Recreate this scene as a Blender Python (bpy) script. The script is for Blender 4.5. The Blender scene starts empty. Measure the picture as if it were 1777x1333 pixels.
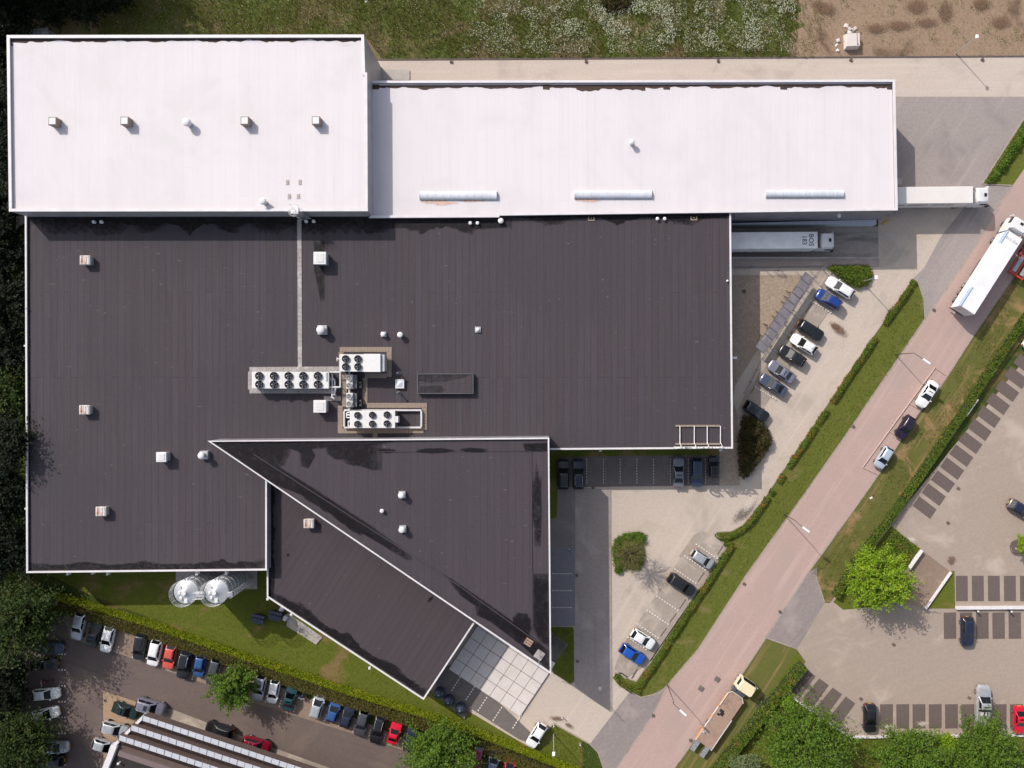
import bpy, bmesh, math, random
from mathutils import Vector, Matrix, noise as mnoise
R = math.radians
random.seed(7)
scene = bpy.context.scene
COL = scene.collection

# ------------------------------------------------------------------ camera, world, sun, exposure
CAMH, FPX, NX, NY = 112.0, 1232.0, 955.0, 655.0          # height, focal length in photo pixels, nadir pixel
cam_d = bpy.data.cameras.new("camera"); cam = bpy.data.objects.new("camera", cam_d); COL.objects.link(cam)
cam.location = (0, 0, CAMH); cam.rotation_euler = (0, 0, 0)
cam_d.sensor_fit = 'HORIZONTAL'; cam_d.sensor_width = 36.0
cam_d.lens = 36.0 * FPX / 1777.0
cam_d.shift_x = (888.5 - NX) / 1777.0
cam_d.shift_y = -(666.5 - NY) / 1777.0
cam_d.clip_start = 0.5; cam_d.clip_end = 3000
scene.camera = cam

SUN_V = Vector((0.89, -0.985, -1.0))                     # direction the light travels
SUN_EL = math.atan2(1.0, math.hypot(0.89, 0.985))
SUN_AZ = math.atan2(-0.89, 0.985)
world = bpy.data.worlds.new("World"); scene.world = world; world.use_nodes = True
wn = world.node_tree.nodes; wl = world.node_tree.links
sky = wn.new("ShaderNodeTexSky"); sky.sky_type = 'NISHITA'; sky.sun_disc = False
sky.sun_elevation = SUN_EL; sky.sun_rotation = SUN_AZ % (2 * math.pi)
sky.dust_density = 2.5; sky.altitude = 50
hs = wn.new("ShaderNodeHueSaturation"); hs.inputs["Saturation"].default_value = 0.62; wl.new(sky.outputs["Color"], hs.inputs["Color"])
wn["Background"].inputs["Strength"].default_value = 0.15
wl.new(hs.outputs["Color"], wn["Background"].inputs["Color"])
sd = bpy.data.lights.new("sun", 'SUN'); sd.energy = 3.6; sd.angle = R(0.5); sd.color = (1.0, 0.94, 0.86)
sun = bpy.data.objects.new("sun", sd); COL.objects.link(sun)
sun.rotation_euler = SUN_V.to_track_quat('-Z', 'Y').to_euler(); sun.location = (-60, 60, 80)
scene.view_settings.view_transform = 'Standard'; scene.view_settings.look = 'None'
scene.view_settings.exposure = 0.12; scene.view_settings.gamma = 1.0

# ------------------------------------------------------------------ helpers
def W(px, py, z=0.0):
    k = (CAMH - z) / FPX
    return Vector(((px - NX) * k, -(py - NY) * k, z))
def PW(pts, z=0.0): return [W(x, y, z) for x, y in pts]
def HD(deg): return -R(deg)                               # photo heading (clockwise from right) -> world rotation

class MB:
    def __init__(s): s.v = []; s.f = []; s.m = []; s.M = Matrix.Identity(4)
    def at(s, loc=(0, 0, 0), rz=0.0, ry=0.0, rx=0.0):
        s.M = Matrix.Translation(loc) @ Matrix.Rotation(rz, 4, 'Z') @ Matrix.Rotation(ry, 4, 'Y') @ Matrix.Rotation(rx, 4, 'X'); return s
    def add(s, vs, fs, mi=0):
        n = len(s.v); M = s.M
        s.v += [tuple(M @ Vector(p)) for p in vs]
        s.f += [tuple(i + n for i in f) for f in fs]; s.m += [mi] * len(fs); return s
    def box(s, x0, x1, y0, y1, z0, z1, mi=0, top=None):
        t = 0 if top is None else top
        vs = [(x0, y0, z0), (x1, y0, z0), (x1, y1, z0), (x0, y1, z0),
              (x0 + t, y0 + t, z1), (x1 - t, y0 + t, z1), (x1 - t, y1 - t, z1), (x0 + t, y1 - t, z1)]
        return s.add(vs, [(3, 2, 1, 0), (4, 5, 6, 7), (0, 1, 5, 4), (1, 2, 6, 5), (2, 3, 7, 6), (3, 0, 4, 7)], mi)
    def rbox(s, x0, x1, y0, y1, z0, z1, b=0.03, mi=0):
        # box with chamfered vertical edges and top
        def ring(i, z): return [(x0 + b + i, y0 + i, z), (x1 - b - i, y0 + i, z), (x1 - i, y0 + b + i, z), (x1 - i, y1 - b - i, z),
                                (x1 - b - i, y1 - i, z), (x0 + b + i, y1 - i, z), (x0 + i, y1 - b - i, z), (x0 + i, y0 + b + i, z)]
        vs = ring(0, z0) + ring(0, z1 - b) + ring(b, z1)
        fs = [tuple(reversed(range(8))), tuple(range(16, 24))]
        for k in (0, 8):
            for i in range(8): fs.append((k + i, k + (i + 1) % 8, k + 8 + (i + 1) % 8, k + 8 + i))
        return s.add(vs, fs, mi)
    def prism(s, poly, z0, z1, mi=0, cap=True, bottom=False):
        n = len(poly); vs = [(p[0], p[1], z0) for p in poly] + [(p[0], p[1], z1) for p in poly]
        fs = [(i, (i + 1) % n, n + (i + 1) % n, n + i) for i in range(n)]
        if area(poly) < 0: fs = [tuple(reversed(f)) for f in fs]
        if cap: fs.append(tuple(range(n, 2 * n)) if area(poly) > 0 else tuple(reversed(range(n, 2 * n))))
        if bottom: fs.append(tuple(reversed(range(n))))
        return s.add(vs, fs, mi)
    def sheet(s, poly, z, mi=0):
        n = len(poly); f = tuple(range(n)) if area(poly) > 0 else tuple(reversed(range(n)))
        return s.add([(p[0], p[1], z) for p in poly], [f], mi)
    def cyl(s, x, y, z0, z1, r0, r1=None, n=16, mi=0, cap=True):
        r1 = r0 if r1 is None else r1
        vs = [(x + r0 * math.cos(a), y + r0 * math.sin(a), z0) for a in [2 * math.pi * i / n for i in range(n)]]
        vs += [(x + r1 * math.cos(a), y + r1 * math.sin(a), z1) for a in [2 * math.pi * i / n for i in range(n)]]
        fs = [(i, (i + 1) % n, n + (i + 1) % n, n + i) for i in range(n)]
        if cap: fs += [tuple(range(n, 2 * n)), tuple(reversed(range(n)))]
        return s.add(vs, fs, mi)
    def dome(s, x, y, z, r, h, n=18, k=6, mi=0):
        vs = []; fs = []
        for j in range(k):
            a = math.pi / 2 * j / k
            vs += [(x + r * math.cos(a) * math.cos(2 * math.pi * i / n), y + r * math.cos(a) * math.sin(2 * math.pi * i / n), z + h * math.sin(a)) for i in range(n)]
        vs.append((x, y, z + h))
        for j in range(k - 1):
            for i in range(n): fs.append((j * n + i, j * n + (i + 1) % n, (j + 1) * n + (i + 1) % n, (j + 1) * n + i))
        for i in range(n): fs.append(((k - 1) * n + i, (k - 1) * n + (i + 1) % n, k * n))
        return s.add(vs, fs, mi)
    def tube(s, p0, p1, r0, r1=None, n=8, mi=0):
        r1 = r0 if r1 is None else r1
        p0 = Vector(p0); p1 = Vector(p1); d = p1 - p0
        if d.length < 1e-6: return s
        q = d.to_track_quat('Z', 'Y'); vs = []
        for p, r in ((p0, r0), (p1, r1)):
            for i in range(n):
                a = 2 * math.pi * i / n
                vs.append(tuple(p + q @ Vector((r * math.cos(a), r * math.sin(a), 0))))
        fs = [(i, (i + 1) % n, n + (i + 1) % n, n + i) for i in range(n)] + [tuple(range(n, 2 * n)), tuple(reversed(range(n)))]
        return s.add(vs, fs, mi)
    def path(s, pts, r, n=8, mi=0):
        for a, b in zip(pts[:-1], pts[1:]): s.tube(a, b, r, r, n, mi)
        return s
    def ringz(s, x, y, z, rad, r, n=20, mi=0, a0=0, a1=2 * math.pi):
        ps = [(x + rad * math.cos(a0 + (a1 - a0) * i / n), y + rad * math.sin(a0 + (a1 - a0) * i / n), z) for i in range(n + 1)]
        return s.path(ps, r, 6, mi)
    def strip(s, pts, w, z0, z1, mi=0):
        L, Rr = offset_line(pts, w / 2), offset_line(pts, -w / 2)
        for i in range(len(pts) - 1):
            s.prism([Rr[i], Rr[i + 1], L[i + 1], L[i]], z0, z1, mi, True, True)
        return s
    def mesh(s, name, mats, smooth=False):
        me = bpy.data.meshes.new(name); me.from_pydata(s.v, [], s.f)
        for m in (mats if isinstance(mats, (list, tuple)) else [mats]): me.materials.append(m)
        if any(s.m): me.polygons.foreach_set('material_index', s.m)
        if smooth: me.polygons.foreach_set('use_smooth', [True] * len(me.polygons))
        me.update(); return me

def area(p): return 0.5 * sum(p[i][0] * p[(i + 1) % len(p)][1] - p[(i + 1) % len(p)][0] * p[i][1] for i in range(len(p)))
def offset_line(pts, d):
    out = []; n = len(pts)
    for i in range(n):
        a = Vector(pts[max(i - 1, 0)][:2]); b = Vector(pts[i][:2]); c = Vector(pts[min(i + 1, n - 1)][:2])
        d1 = (b - a) if i > 0 else (c - b); d2 = (c - b) if i < n - 1 else (b - a)
        d1.normalize(); d2.normalize()
        t = (d1 + d2)
        if t.length < 1e-4: t = d1.copy()
        t.normalize(); nrm = Vector((-t.y, t.x)); cosv = max(0.4, t.dot(d1))
        out.append((b.x + nrm.x * d / cosv, b.y + nrm.y * d / cosv))
    return out
def inset(poly, d):
    p = [Vector(q[:2]) for q in poly]; sgn = 1 if area(poly) > 0 else -1; n = len(p); out = []
    for i in range(n):
        e1 = (p[i] - p[i - 1]).normalized(); e2 = (p[(i + 1) % n] - p[i]).normalized()
        n1 = Vector((-e1.y, e1.x)) * sgn; n2 = Vector((-e2.y, e2.x)) * sgn
        b = n1 + n2; den = 1 + n1.dot(n2)
        out.append(p[i] + b * (d / max(den, 0.25)))
    return out

def tag(o, label=None, cat=None, group=None, kind=None):
    if label: o['label'] = label
    if cat: o['category'] = cat
    if group: o['group'] = group
    if kind: o['kind'] = kind
    return o
def obj(name, mb, mats=None, parent=None, smooth=False, loc=None, rz=None):
    me = mb.mesh(name, mats, smooth) if isinstance(mb, MB) else mb
    o = bpy.data.objects.new(name, me); COL.objects.link(o)
    if parent: o.parent = parent
    if loc is not None: o.location = loc
    if rz is not None: o.rotation_euler = (0, 0, rz)
    return o
def empty(name, loc, rz=0.0, label=None, cat=None, group=None):
    o = bpy.data.objects.new(name, None); COL.objects.link(o); o.empty_display_size = 0.3
    o.location = loc; o.rotation_euler = (0, 0, rz); return tag(o, label, cat, group)
def struct(name, mb, mats, smooth=False): return tag(obj(name, mb, mats, None, smooth), kind='structure')
KIDS = {}
def copy_tree(o, parent=None):
    c = o.copy(); COL.objects.link(c)
    if parent: c.parent = parent
    for ch in list(o.children): copy_tree(ch, c)
    return c

# ------------------------------------------------------------------ materials
def newmat(name):
    m = bpy.data.materials.new(name); m.use_nodes = True
    return m, m.node_tree.nodes, m.node_tree.links, m.node_tree.nodes["Principled BSDF"]
def C4(c): return (c[0], c[1], c[2], 1.0)
def mixc(n, l, fac, a, b, mode='MIX'):
    x = n.new("ShaderNodeMix"); x.data_type = 'RGBA'; x.blend_type = mode
    for sock, v in ((x.inputs[0], fac), (x.inputs[6], a), (x.inputs[7], b)):
        if isinstance(v, (int, float)): sock.default_value = v
        elif isinstance(v, tuple): sock.default_value = C4(v)
        else: l.new(v, sock)
    return x.outputs[2]
def nz(n, l, co, scale, detail=5.0, rough=0.6, dist=0.0):
    t = n.new("ShaderNodeTexNoise"); t.inputs["Scale"].default_value = scale
    t.inputs["Detail"].default_value = detail; t.inputs["Roughness"].default_value = rough; t.inputs["Distortion"].default_value = dist
    if co is not None: l.new(co, t.inputs["Vector"])
    return t.outputs["Fac"]
def rng(n, l, v, a, b, c=0.0, d=1.0, smooth=True):
    t = n.new("ShaderNodeMapRange"); t.interpolation_type = 'SMOOTHSTEP' if smooth else 'LINEAR'
    l.new(v, t.inputs[0])
    for i, x in enumerate((a, b, c, d)): t.inputs[i + 1].default_value = x
    return t.outputs[0]
def mapping(n, l, co, rot=0.0, scale=(1, 1, 1), loc=(0, 0, 0)):
    t = n.new("ShaderNodeMapping"); l.new(co, t.inputs[0])
    t.inputs[1].default_value = loc; t.inputs[2].default_value = (0, 0, rot); t.inputs[3].default_value = scale
    return t.outputs[0]
def setb(b, rough=0.8, metallic=0.0, coat=0.0, spec=0.5):
    b.inputs["Roughness"].default_value = rough; b.inputs["Metallic"].default_value = metallic
    b.inputs["Coat Weight"].default_value = coat; b.inputs["Specular IOR Level"].default_value = spec
def ground_mat(name, c1, c2, fine=6.0, c3=None, blotch=0.18, lo=0.52, hi=0.68, rough=0.9, bump=0.25, streak=None, speck=None, spec=0.3):
    m, n, l, b = newmat(name); co = n.new("ShaderNodeTexCoord").outputs["Object"]
    col = mixc(n, l, rng(n, l, nz(n, l, co, fine, 8, 0.75), 0.3, 0.7), c1, c2)
    if c3: col = mixc(n, l, rng(n, l, nz(n, l, co, blotch, 7, 0.62, 0.6), lo, hi), col, c3)
    if streak:                                            # long worn tracks
        ang, cs, amt = streak
        v = mapping(n, l, mapping(n, l, co, -ang), 0, (0.05, 0.9, 1))
        f = n.new("ShaderNodeMath"); f.operation = 'MULTIPLY'; l.new(rng(n, l, nz(n, l, v, 1.0, 4, 0.6), 0.5, 0.72), f.inputs[0]); f.inputs[1].default_value = amt
        col = mixc(n, l, f.outputs[0], col, cs)
    if speck:                                             # coarse grains of another tone
        cs, sc, th = speck
        col = mixc(n, l, rng(n, l, nz(n, l, co, sc, 3, 0.8), th, th + 0.07), col, cs)
    l.new(col, b.inputs["Base Color"]); setb(b, rough, spec=spec)
    if bump:
        bp = n.new("ShaderNodeBump"); bp.inputs["Strength"].default_value = bump; bp.inputs["Distance"].default_value = 0.05
        l.new(nz(n, l, co, fine * 1.7, 6, 0.7), bp.inputs["Height"]); l.new(bp.outputs[0], b.inputs["Normal"])
    return m
def plain(name, c, rough=0.5, metallic=0.0, coat=0.0, var=0.12, scale=2.0, spec=0.5):
    m, n, l, b = newmat(name); co = n.new("ShaderNodeTexCoord").outputs["Object"]
    d = tuple(max(0, x * (1 - var)) for x in c)
    l.new(mixc(n, l, rng(n, l, nz(n, l, co, scale, 5, 0.65), 0.35, 0.65), c, d), b.inputs["Base Color"]); setb(b, rough, metallic, coat, spec)
    return m
def leafmat(name, c1, c2, c3):
    m, n, l, b = newmat(name); g = n.new("ShaderNodeNewGeometry")
    co = n.new("ShaderNodeTexCoord").outputs["Object"]
    col = mixc(n, l, g.outputs["Random Per Island"], c1, c2)
    col = mixc(n, l, rng(n, l, nz(n, l, co, 0.8, 3, 0.6), 0.5, 0.7), col, c3)
    l.new(col, b.inputs["Base Color"]); setb(b, 0.6, spec=0.25)
    tr = n.new("ShaderNodeBsdfTranslucent"); l.new(col, tr.inputs["Color"])
    mx = n.new("ShaderNodeMixShader"); mx.inputs[0].default_value = 0.38
    l.new(b.outputs[0], mx.inputs[1]); l.new(tr.outputs[0], mx.inputs[2]); l.new(mx.outputs[0], n["Material Output"].inputs["Surface"])
    return m
def bitumen(name, c1, c2, cj, rot=0.0, wid=1.0, length=34.0, tint=(0.09, 0.075, 0.07)):
    m, n, l, b = newmat(name); co = n.new("ShaderNodeTexCoord").outputs["Object"]
    v = mapping(n, l, co, rot + math.pi / 2)
    t = n.new("ShaderNodeTexBrick"); l.new(v, t.inputs["Vector"])
    t.inputs["Scale"].default_value = 1.0; t.inputs["Mortar Size"].default_value = 0.04; t.inputs["Mortar Smooth"].default_value = 0.35
    t.inputs["Brick Width"].default_value = length; t.inputs["Row Height"].default_value = wid; t.offset = 0.37; t.offset_frequency = 3
    t.inputs["Color1"].default_value = C4(c1); t.inputs["Color2"].default_value = C4(c2); t.inputs["Mortar"].default_value = C4(cj)
    col = t.outputs["Color"]
    sv = mapping(n, l, v, 0, (0.06, 1.2, 1))
    col = mixc(n, l, rng(n, l, nz(n, l, sv, 1.4, 5, 0.7), 0.45, 0.75, 0, 0.55), col, cj)
    col = mixc(n, l, rng(n, l, nz(n, l, co, 0.06, 5, 0.6), 0.4, 0.7, 0, 0.6), col, tint)
    col = mixc(n, l, rng(n, l, nz(n, l, co, 9, 5, 0.8), 0.3, 0.75, 0, 0.25), col, (0.14, 0.12, 0.125))
    # light scuffs at the ends of the sheets
    sc = mapping(n, l, v, 0, (2.2, 0.9, 1))
    col = mixc(n, l, rng(n, l, nz(n, l, sc, 1.1, 2, 0.5), 0.71, 0.8, 0, 0.5), col, (0.17, 0.145, 0.14))
    l.new(col, b.inputs["Base Color"]); setb(b, 0.85, spec=0.3)
    bp = n.new("ShaderNodeBump"); bp.inputs["Strength"].default_value = 0.3; bp.inputs["Distance"].default_value = 0.03
    l.new(t.outputs["Fac"], bp.inputs["Height"]); bp.invert = True; l.new(bp.outputs[0], b.inputs["Normal"])
    return m
def whiteroof(name):
    m, n, l, b = newmat(name); co = n.new("ShaderNodeTexCoord").outputs["Object"]
    v = mapping(n, l, co, math.pi / 2)
    t = n.new("ShaderNodeTexBrick"); l.new(v, t.inputs["Vector"])
    t.inputs["Scale"].default_value = 1.0; t.inputs["Mortar Size"].default_value = 0.018; t.inputs["Mortar Smooth"].default_value = 0.5
    t.inputs["Brick Width"].default_value = 26.0; t.inputs["Row Height"].default_value = 1.35; t.offset = 0.41
    t.inputs["Color1"].default_value = C4((0.675, 0.63, 0.65)); t.inputs["Color2"].default_value = C4((0.655, 0.61, 0.63)); t.inputs["Mortar"].default_value = C4((0.58, 0.535, 0.555))
    col = t.outputs["Color"]
    col = mixc(n, l, rng(n, l, nz(n, l, co, 0.10, 6, 0.65, 0.8), 0.42, 0.72, 0, 0.75), col, (0.60, 0.565, 0.575))
    col = mixc(n, l, rng(n, l, nz(n, l, mapping(n, l, v, 0, (0.05, 1.4, 1)), 1.0, 5, 0.7), 0.5, 0.75, 0, 0.5), col, (0.585, 0.55, 0.56))
    col = mixc(n, l, rng(n, l, nz(n, l, mapping(n, l, v, 0, (0.5, 1.6, 1)), 1.3, 5, 0.8), 0.66, 0.78, 0, 0.55), col, (0.47, 0.415, 0.425))
    l.new(col, b.inputs["Base Color"]); setb(b, 0.7, spec=0.3)
    return m
def ribbed(name, c1, c2, rot=0.0, pitch=0.35):
    m, n, l, b = newmat(name); co = n.new("ShaderNodeTexCoord").outputs["Object"]
    w = n.new("ShaderNodeTexWave"); w.inputs["Scale"].default_value = 0.31 / pitch; w.inputs["Distortion"].default_value = 0
    l.new(mapping(n, l, co, rot), w.inputs["Vector"])
    col = mixc(n, l, rng(n, l, nz(n, l, co, 0.5, 5, 0.6), 0.35, 0.7), c1, c2)
    l.new(col, b.inputs["Base Color"]); setb(b, 0.5, 0.1)
    bp = n.new("ShaderNodeBump"); bp.inputs["Strength"].default_value = 0.5; bp.inputs["Distance"].default_value = 0.03
    l.new(w.outputs["Fac"], bp.inputs["Height"]); l.new(bp.outputs[0], b.inputs["Normal"])
    return m
def rusty(name, base=(0.62, 0.60, 0.60)):
    m, n, l, b = newmat(name); co = n.new("ShaderNodeTexCoord").outputs["Object"]
    f = rng(n, l, nz(n, l, mapping(n, l, co, 0, (1.3, 0.6, 1)), 1.6, 6, 0.7), 0.45, 0.56)
    l.new(mixc(n, l, f, base, (0.42, 0.16, 0.06)), b.inputs["Base Color"]); setb(b, 0.7)
    return m

M = {}
M['grass'] = ground_mat('grass', (0.060, 0.085, 0.012), (0.030, 0.050, 0.008), 5.0, (0.135, 0.095, 0.035), 0.22, 0.50, 0.66, 0.95, 0.5)
M['lawn'] = ground_mat('lawn', (0.125, 0.138, 0.014), (0.075, 0.096, 0.010), 4.0, (0.20, 0.135, 0.055), 0.20, 0.50, 0.66, 0.95, 0.4)
M['meadow'] = ground_mat('meadow', (0.115, 0.130, 0.032), (0.055, 0.076, 0.016), 3.2, (0.175, 0.135, 0.07), 0.16, 0.46, 0.62, 0.95, 0.6)
M['verge'] = ground_mat('verge', (0.092, 0.115, 0.018), (0.13, 0.115, 0.035), 1.4, (0.30, 0.19, 0.09), 0.2, 0.53, 0.66, 0.95, 0.4, streak=(R(57), (0.30, 0.19, 0.095), 0.7))
M['verge_green'] = ground_mat('verge_green', (0.128, 0.140, 0.022), (0.082, 0.100, 0.014), 3.0, (0.20, 0.155, 0.06), 0.3, 0.54, 0.72, 0.95, 0.4, streak=(R(57), (0.165, 0.155, 0.035), 0.5))
M['soil'] = ground_mat('soil', (0.33, 0.235, 0.165), (0.25, 0.17, 0.115), 2.2, (0.15, 0.10, 0.065), 0.13, 0.55, 0.7, 0.95, 0.5, speck=((0.10, 0.12, 0.04), 1.1, 0.66))
M['beige'] = ground_mat('beige', (0.53, 0.445, 0.38), (0.46, 0.38, 0.315), 2.5, (0.40, 0.335, 0.28), 0.16, 0.5, 0.72, 0.9, 0.15, streak=(R(57), (0.58, 0.49, 0.41), 0.5), speck=((0.36, 0.28, 0.22), 5.0, 0.68))
M['lane'] = ground_mat('lane', (0.54, 0.455, 0.40), (0.47, 0.39, 0.335), 3.0, (0.43, 0.355, 0.31), 0.2, 0.5, 0.7, 0.9, 0.15, streak=(0, (0.58, 0.49, 0.43), 0.5), speck=((0.34, 0.28, 0.24), 5.0, 0.68))
M['grey_yard'] = ground_mat('grey_yard', (0.335, 0.29, 0.275), (0.275, 0.235, 0.225), 2.5, (0.25, 0.215, 0.21), 0.15, 0.48, 0.68, 0.9, 0.15, streak=(R(57), (0.37, 0.325, 0.31), 0.6), speck=((0.45, 0.41, 0.38), 3.0, 0.70))
M['road'] = ground_mat('road', (0.455, 0.322, 0.286), (0.395, 0.276, 0.243), 3.0, (0.385, 0.288, 0.254), 0.10, 0.46, 0.68, 0.85, 0.12, streak=(R(56), (0.49, 0.36, 0.32), 0.7), speck=((0.35, 0.24, 0.21), 4.0, 0.7))
M['apron'] = ground_mat('apron', (0.285, 0.24, 0.23), (0.23, 0.195, 0.185), 2.5, (0.33, 0.28, 0.26), 0.2, 0.5, 0.7, 0.9, 0.15, streak=(R(50), (0.19, 0.16, 0.155), 0.5))
M['lot'] = ground_mat('lot', (0.375, 0.30, 0.25), (0.315, 0.25, 0.208), 2.5, (0.44, 0.36, 0.305), 0.12, 0.52, 0.7, 0.9, 0.15, streak=(R(20), (0.30, 0.245, 0.205), 0.45), speck=((0.24, 0.19, 0.16), 4.5, 0.68))
M['bay'] = ground_mat('bay', (0.142, 0.108, 0.098), (0.115, 0.088, 0.080), 3.5, (0.20, 0.155, 0.13), 0.5, 0.62, 0.8, 0.9, 0.12)
M['bay_grey'] = ground_mat('bay_grey', (0.36, 0.30, 0.255), (0.30, 0.25, 0.212), 3.0, (0.46, 0.385, 0.325), 0.3, 0.46, 0.66, 0.9, 0.12)
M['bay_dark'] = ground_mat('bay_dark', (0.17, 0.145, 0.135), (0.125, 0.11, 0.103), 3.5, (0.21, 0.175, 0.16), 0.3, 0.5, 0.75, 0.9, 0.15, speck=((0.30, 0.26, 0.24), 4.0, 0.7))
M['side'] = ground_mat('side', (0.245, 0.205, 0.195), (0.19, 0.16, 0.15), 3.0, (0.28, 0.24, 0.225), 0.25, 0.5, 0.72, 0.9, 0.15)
M['bay_blue'] = ground_mat('bay_blue', (0.225, 0.21, 0.225), (0.18, 0.168, 0.183), 3.5, (0.25, 0.23, 0.235), 0.3, 0.5, 0.75, 0.9, 0.15)
M['asphalt'] = ground_mat('asphalt', (0.150, 0.113, 0.102), (0.122, 0.093, 0.085), 3.0, (0.175, 0.132, 0.112), 0.12, 0.5, 0.72, 0.9, 0.12, streak=(R(-18), (0.108, 0.083, 0.076), 0.5), speck=((0.22, 0.17, 0.15), 5.0, 0.7))
M['strip'] = ground_mat('strip', (0.27, 0.195, 0.148), (0.215, 0.155, 0.118), 2.5, (0.33, 0.24, 0.18), 0.3, 0.5, 0.7, 0.9, 0.12)
M['tan'] = ground_mat('tan', (0.38, 0.265, 0.175), (0.32, 0.22, 0.145), 2.5, None, rough=0.9, bump=0.12, speck=((0.2, 0.14, 0.1), 4, 0.69))
M['gravel'] = ground_mat('gravel', (0.42, 0.325, 0.25), (0.25, 0.19, 0.14), 2.6, (0.33, 0.25, 0.19), 0.4, 0.5, 0.7, 0.95, 0.3)
M['drive'] = ground_mat('drive', (0.36, 0.30, 0.275), (0.28, 0.235, 0.215), 3.0, (0.42, 0.36, 0.33), 0.2, 0.5, 0.72, 0.9, 0.15, streak=(R(90), (0.24, 0.2, 0.185), 0.5), speck=((0.5, 0.43, 0.38), 3.0, 0.7))
M['ramp'] = ground_mat('ramp', (0.36, 0.315, 0.285), (0.28, 0.245, 0.222), 1.5, (0.16, 0.145, 0.14), 0.2, 0.55, 0.75, 0.85, 0.15, streak=(0, (0.12, 0.11, 0.105), 0.8))
def decal_mat(name, c, strength=0.8, sc=3.0):
    m, n, l, b = newmat(name); tc = n.new("ShaderNodeTexCoord"); g = tc.outputs["Generated"]
    v = n.new("ShaderNodeVectorMath"); v.operation = 'DISTANCE'; l.new(mapping(n, l, g, 0, (1, 1, 0)), v.inputs[0]); v.inputs[1].default_value = (0.5, 0.5, 0)
    a = n.new("ShaderNodeMath"); a.operation = 'ADD'; l.new(v.outputs["Value"], a.inputs[0]); l.new(rng(n, l, nz(n, l, tc.outputs["Object"], sc, 6, 0.7), 0.3, 0.7, -0.22, 0.22, False), a.inputs[1])
    l.new(rng(n, l, a.outputs[0], 0.42, 0.12, 0, strength), b.inputs["Alpha"]); b.inputs["Base Color"].default_value = C4(c); setb(b, 0.9, spec=0.2)
    return m
M['stain_brown'] = decal_mat('stain_brown', (0.17, 0.105, 0.07)); M['stain_dark'] = decal_mat('stain_dark', (0.10, 0.085, 0.08), 0.55); M['stain_pale'] = decal_mat('stain_pale', (0.70, 0.61, 0.53), 0.6)
M['kerb'] = ground_mat('kerb', (0.40, 0.33, 0.29), (0.29, 0.235, 0.20), 2.0, (0.2, 0.16, 0.13), 0.5, 0.55, 0.75, 0.9, 0.1)
M['kerb_dark'] = ground_mat('kerb_dark', (0.16, 0.125, 0.105), (0.10, 0.08, 0.07), 2.0, None, rough=0.9, bump=0.1)
M['marks'] = ground_mat('marks', (0.74, 0.70, 0.66), (0.60, 0.55, 0.50), 4.0, None, rough=0.8, bump=0.0)
M['faint'] = ground_mat('faint', (0.54, 0.41, 0.37), (0.47, 0.345, 0.305), 2.0, None, rough=0.8, bump=0.0)
M['oil'] = ground_mat('oil', (0.22, 0.155, 0.115), (0.30, 0.22, 0.165), 1.0, None, rough=0.8, bump=0.0)
M['worn'] = ground_mat('worn', (0.62, 0.53, 0.44), (0.56, 0.47, 0.39), 1.0, None, rough=0.9, bump=0.0)
M['concrete'] = ground_mat('concrete', (0.46, 0.41, 0.38), (0.38, 0.335, 0.31), 1.5, (0.30, 0.26, 0.24), 0.4, 0.55, 0.75, 0.85, 0.1)
M['slab'] = ground_mat('slab', (0.66, 0.595, 0.56), (0.60, 0.53, 0.495), 0.9, (0.44, 0.38, 0.35), 0.22, 0.58, 0.78, 0.8, 0.1)
M['bit'] = bitumen('bitumen', (0.052, 0.040, 0.046), (0.057, 0.049, 0.059), (0.030, 0.023, 0.029), tint=(0.043, 0.037, 0.046))
M['bit_low'] = bitumen('bitumen_low', (0.047, 0.036, 0.042), (0.052, 0.040, 0.046), (0.032, 0.024, 0.029), rot=R(33), tint=(0.050, 0.038, 0.033))
M['bit_tri'] = bitumen('bitumen_tri', (0.048, 0.038, 0.046), (0.053, 0.042, 0.050), (0.034, 0.027, 0.034), tint=(0.043, 0.037, 0.046))
def stainmat(name, c, lo, hi, rough=0.6, sc=1.3):
    m, n, l, b = newmat(name); co = n.new("ShaderNodeTexCoord").outputs["Object"]
    l.new(rng(n, l, nz(n, l, co, sc, 6, 0.7), 0.32, 0.68, lo, hi), b.inputs["Alpha"]); b.inputs["Base Color"].default_value = C4(c); setb(b, rough, spec=0.3)
    return m
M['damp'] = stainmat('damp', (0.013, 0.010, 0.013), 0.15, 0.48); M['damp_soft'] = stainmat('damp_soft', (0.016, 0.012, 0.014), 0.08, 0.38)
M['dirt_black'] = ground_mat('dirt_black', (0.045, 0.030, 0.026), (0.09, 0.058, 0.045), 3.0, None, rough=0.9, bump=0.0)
M['dirt_soft'] = ground_mat('dirt_soft', (0.60, 0.54, 0.52), (0.70, 0.655, 0.655), 1.2, None, rough=0.9, bump=0.0)
M['rust_stain'] = ground_mat('rust_stain', (0.50, 0.25, 0.16), (0.70, 0.58, 0.53), 2.6, None, rough=0.9, bump=0.0)
M['wroof'] = whiteroof('white_roof')
M['wwall'] = ribbed('light_cladding', (0.42, 0.40, 0.42), (0.36, 0.34, 0.36), 0, 0.4)
M['gwall'] = ribbed('grey_cladding', (0.28, 0.26, 0.28), (0.22, 0.205, 0.22), 0, 0.4)
M['coping'] = plain('coping', (0.70, 0.665, 0.68), 0.45, 0, 0, 0.1, 0.6)
M['coping_grey'] = plain('coping_grey', (0.66, 0.62, 0.63), 0.45, 0, 0, 0.15, 0.6)
M['white'] = plain('white_paint', (0.72, 0.705, 0.70), 0.4, 0, 0, 0.06)
M['offwhite'] = plain('offwhite_paint', (0.68, 0.66, 0.65), 0.5, 0, 0, 0.15)
M['cream'] = plain('cream_paint', (0.78, 0.66, 0.44), 0.4, 0, 0.3, 0.06)
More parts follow.
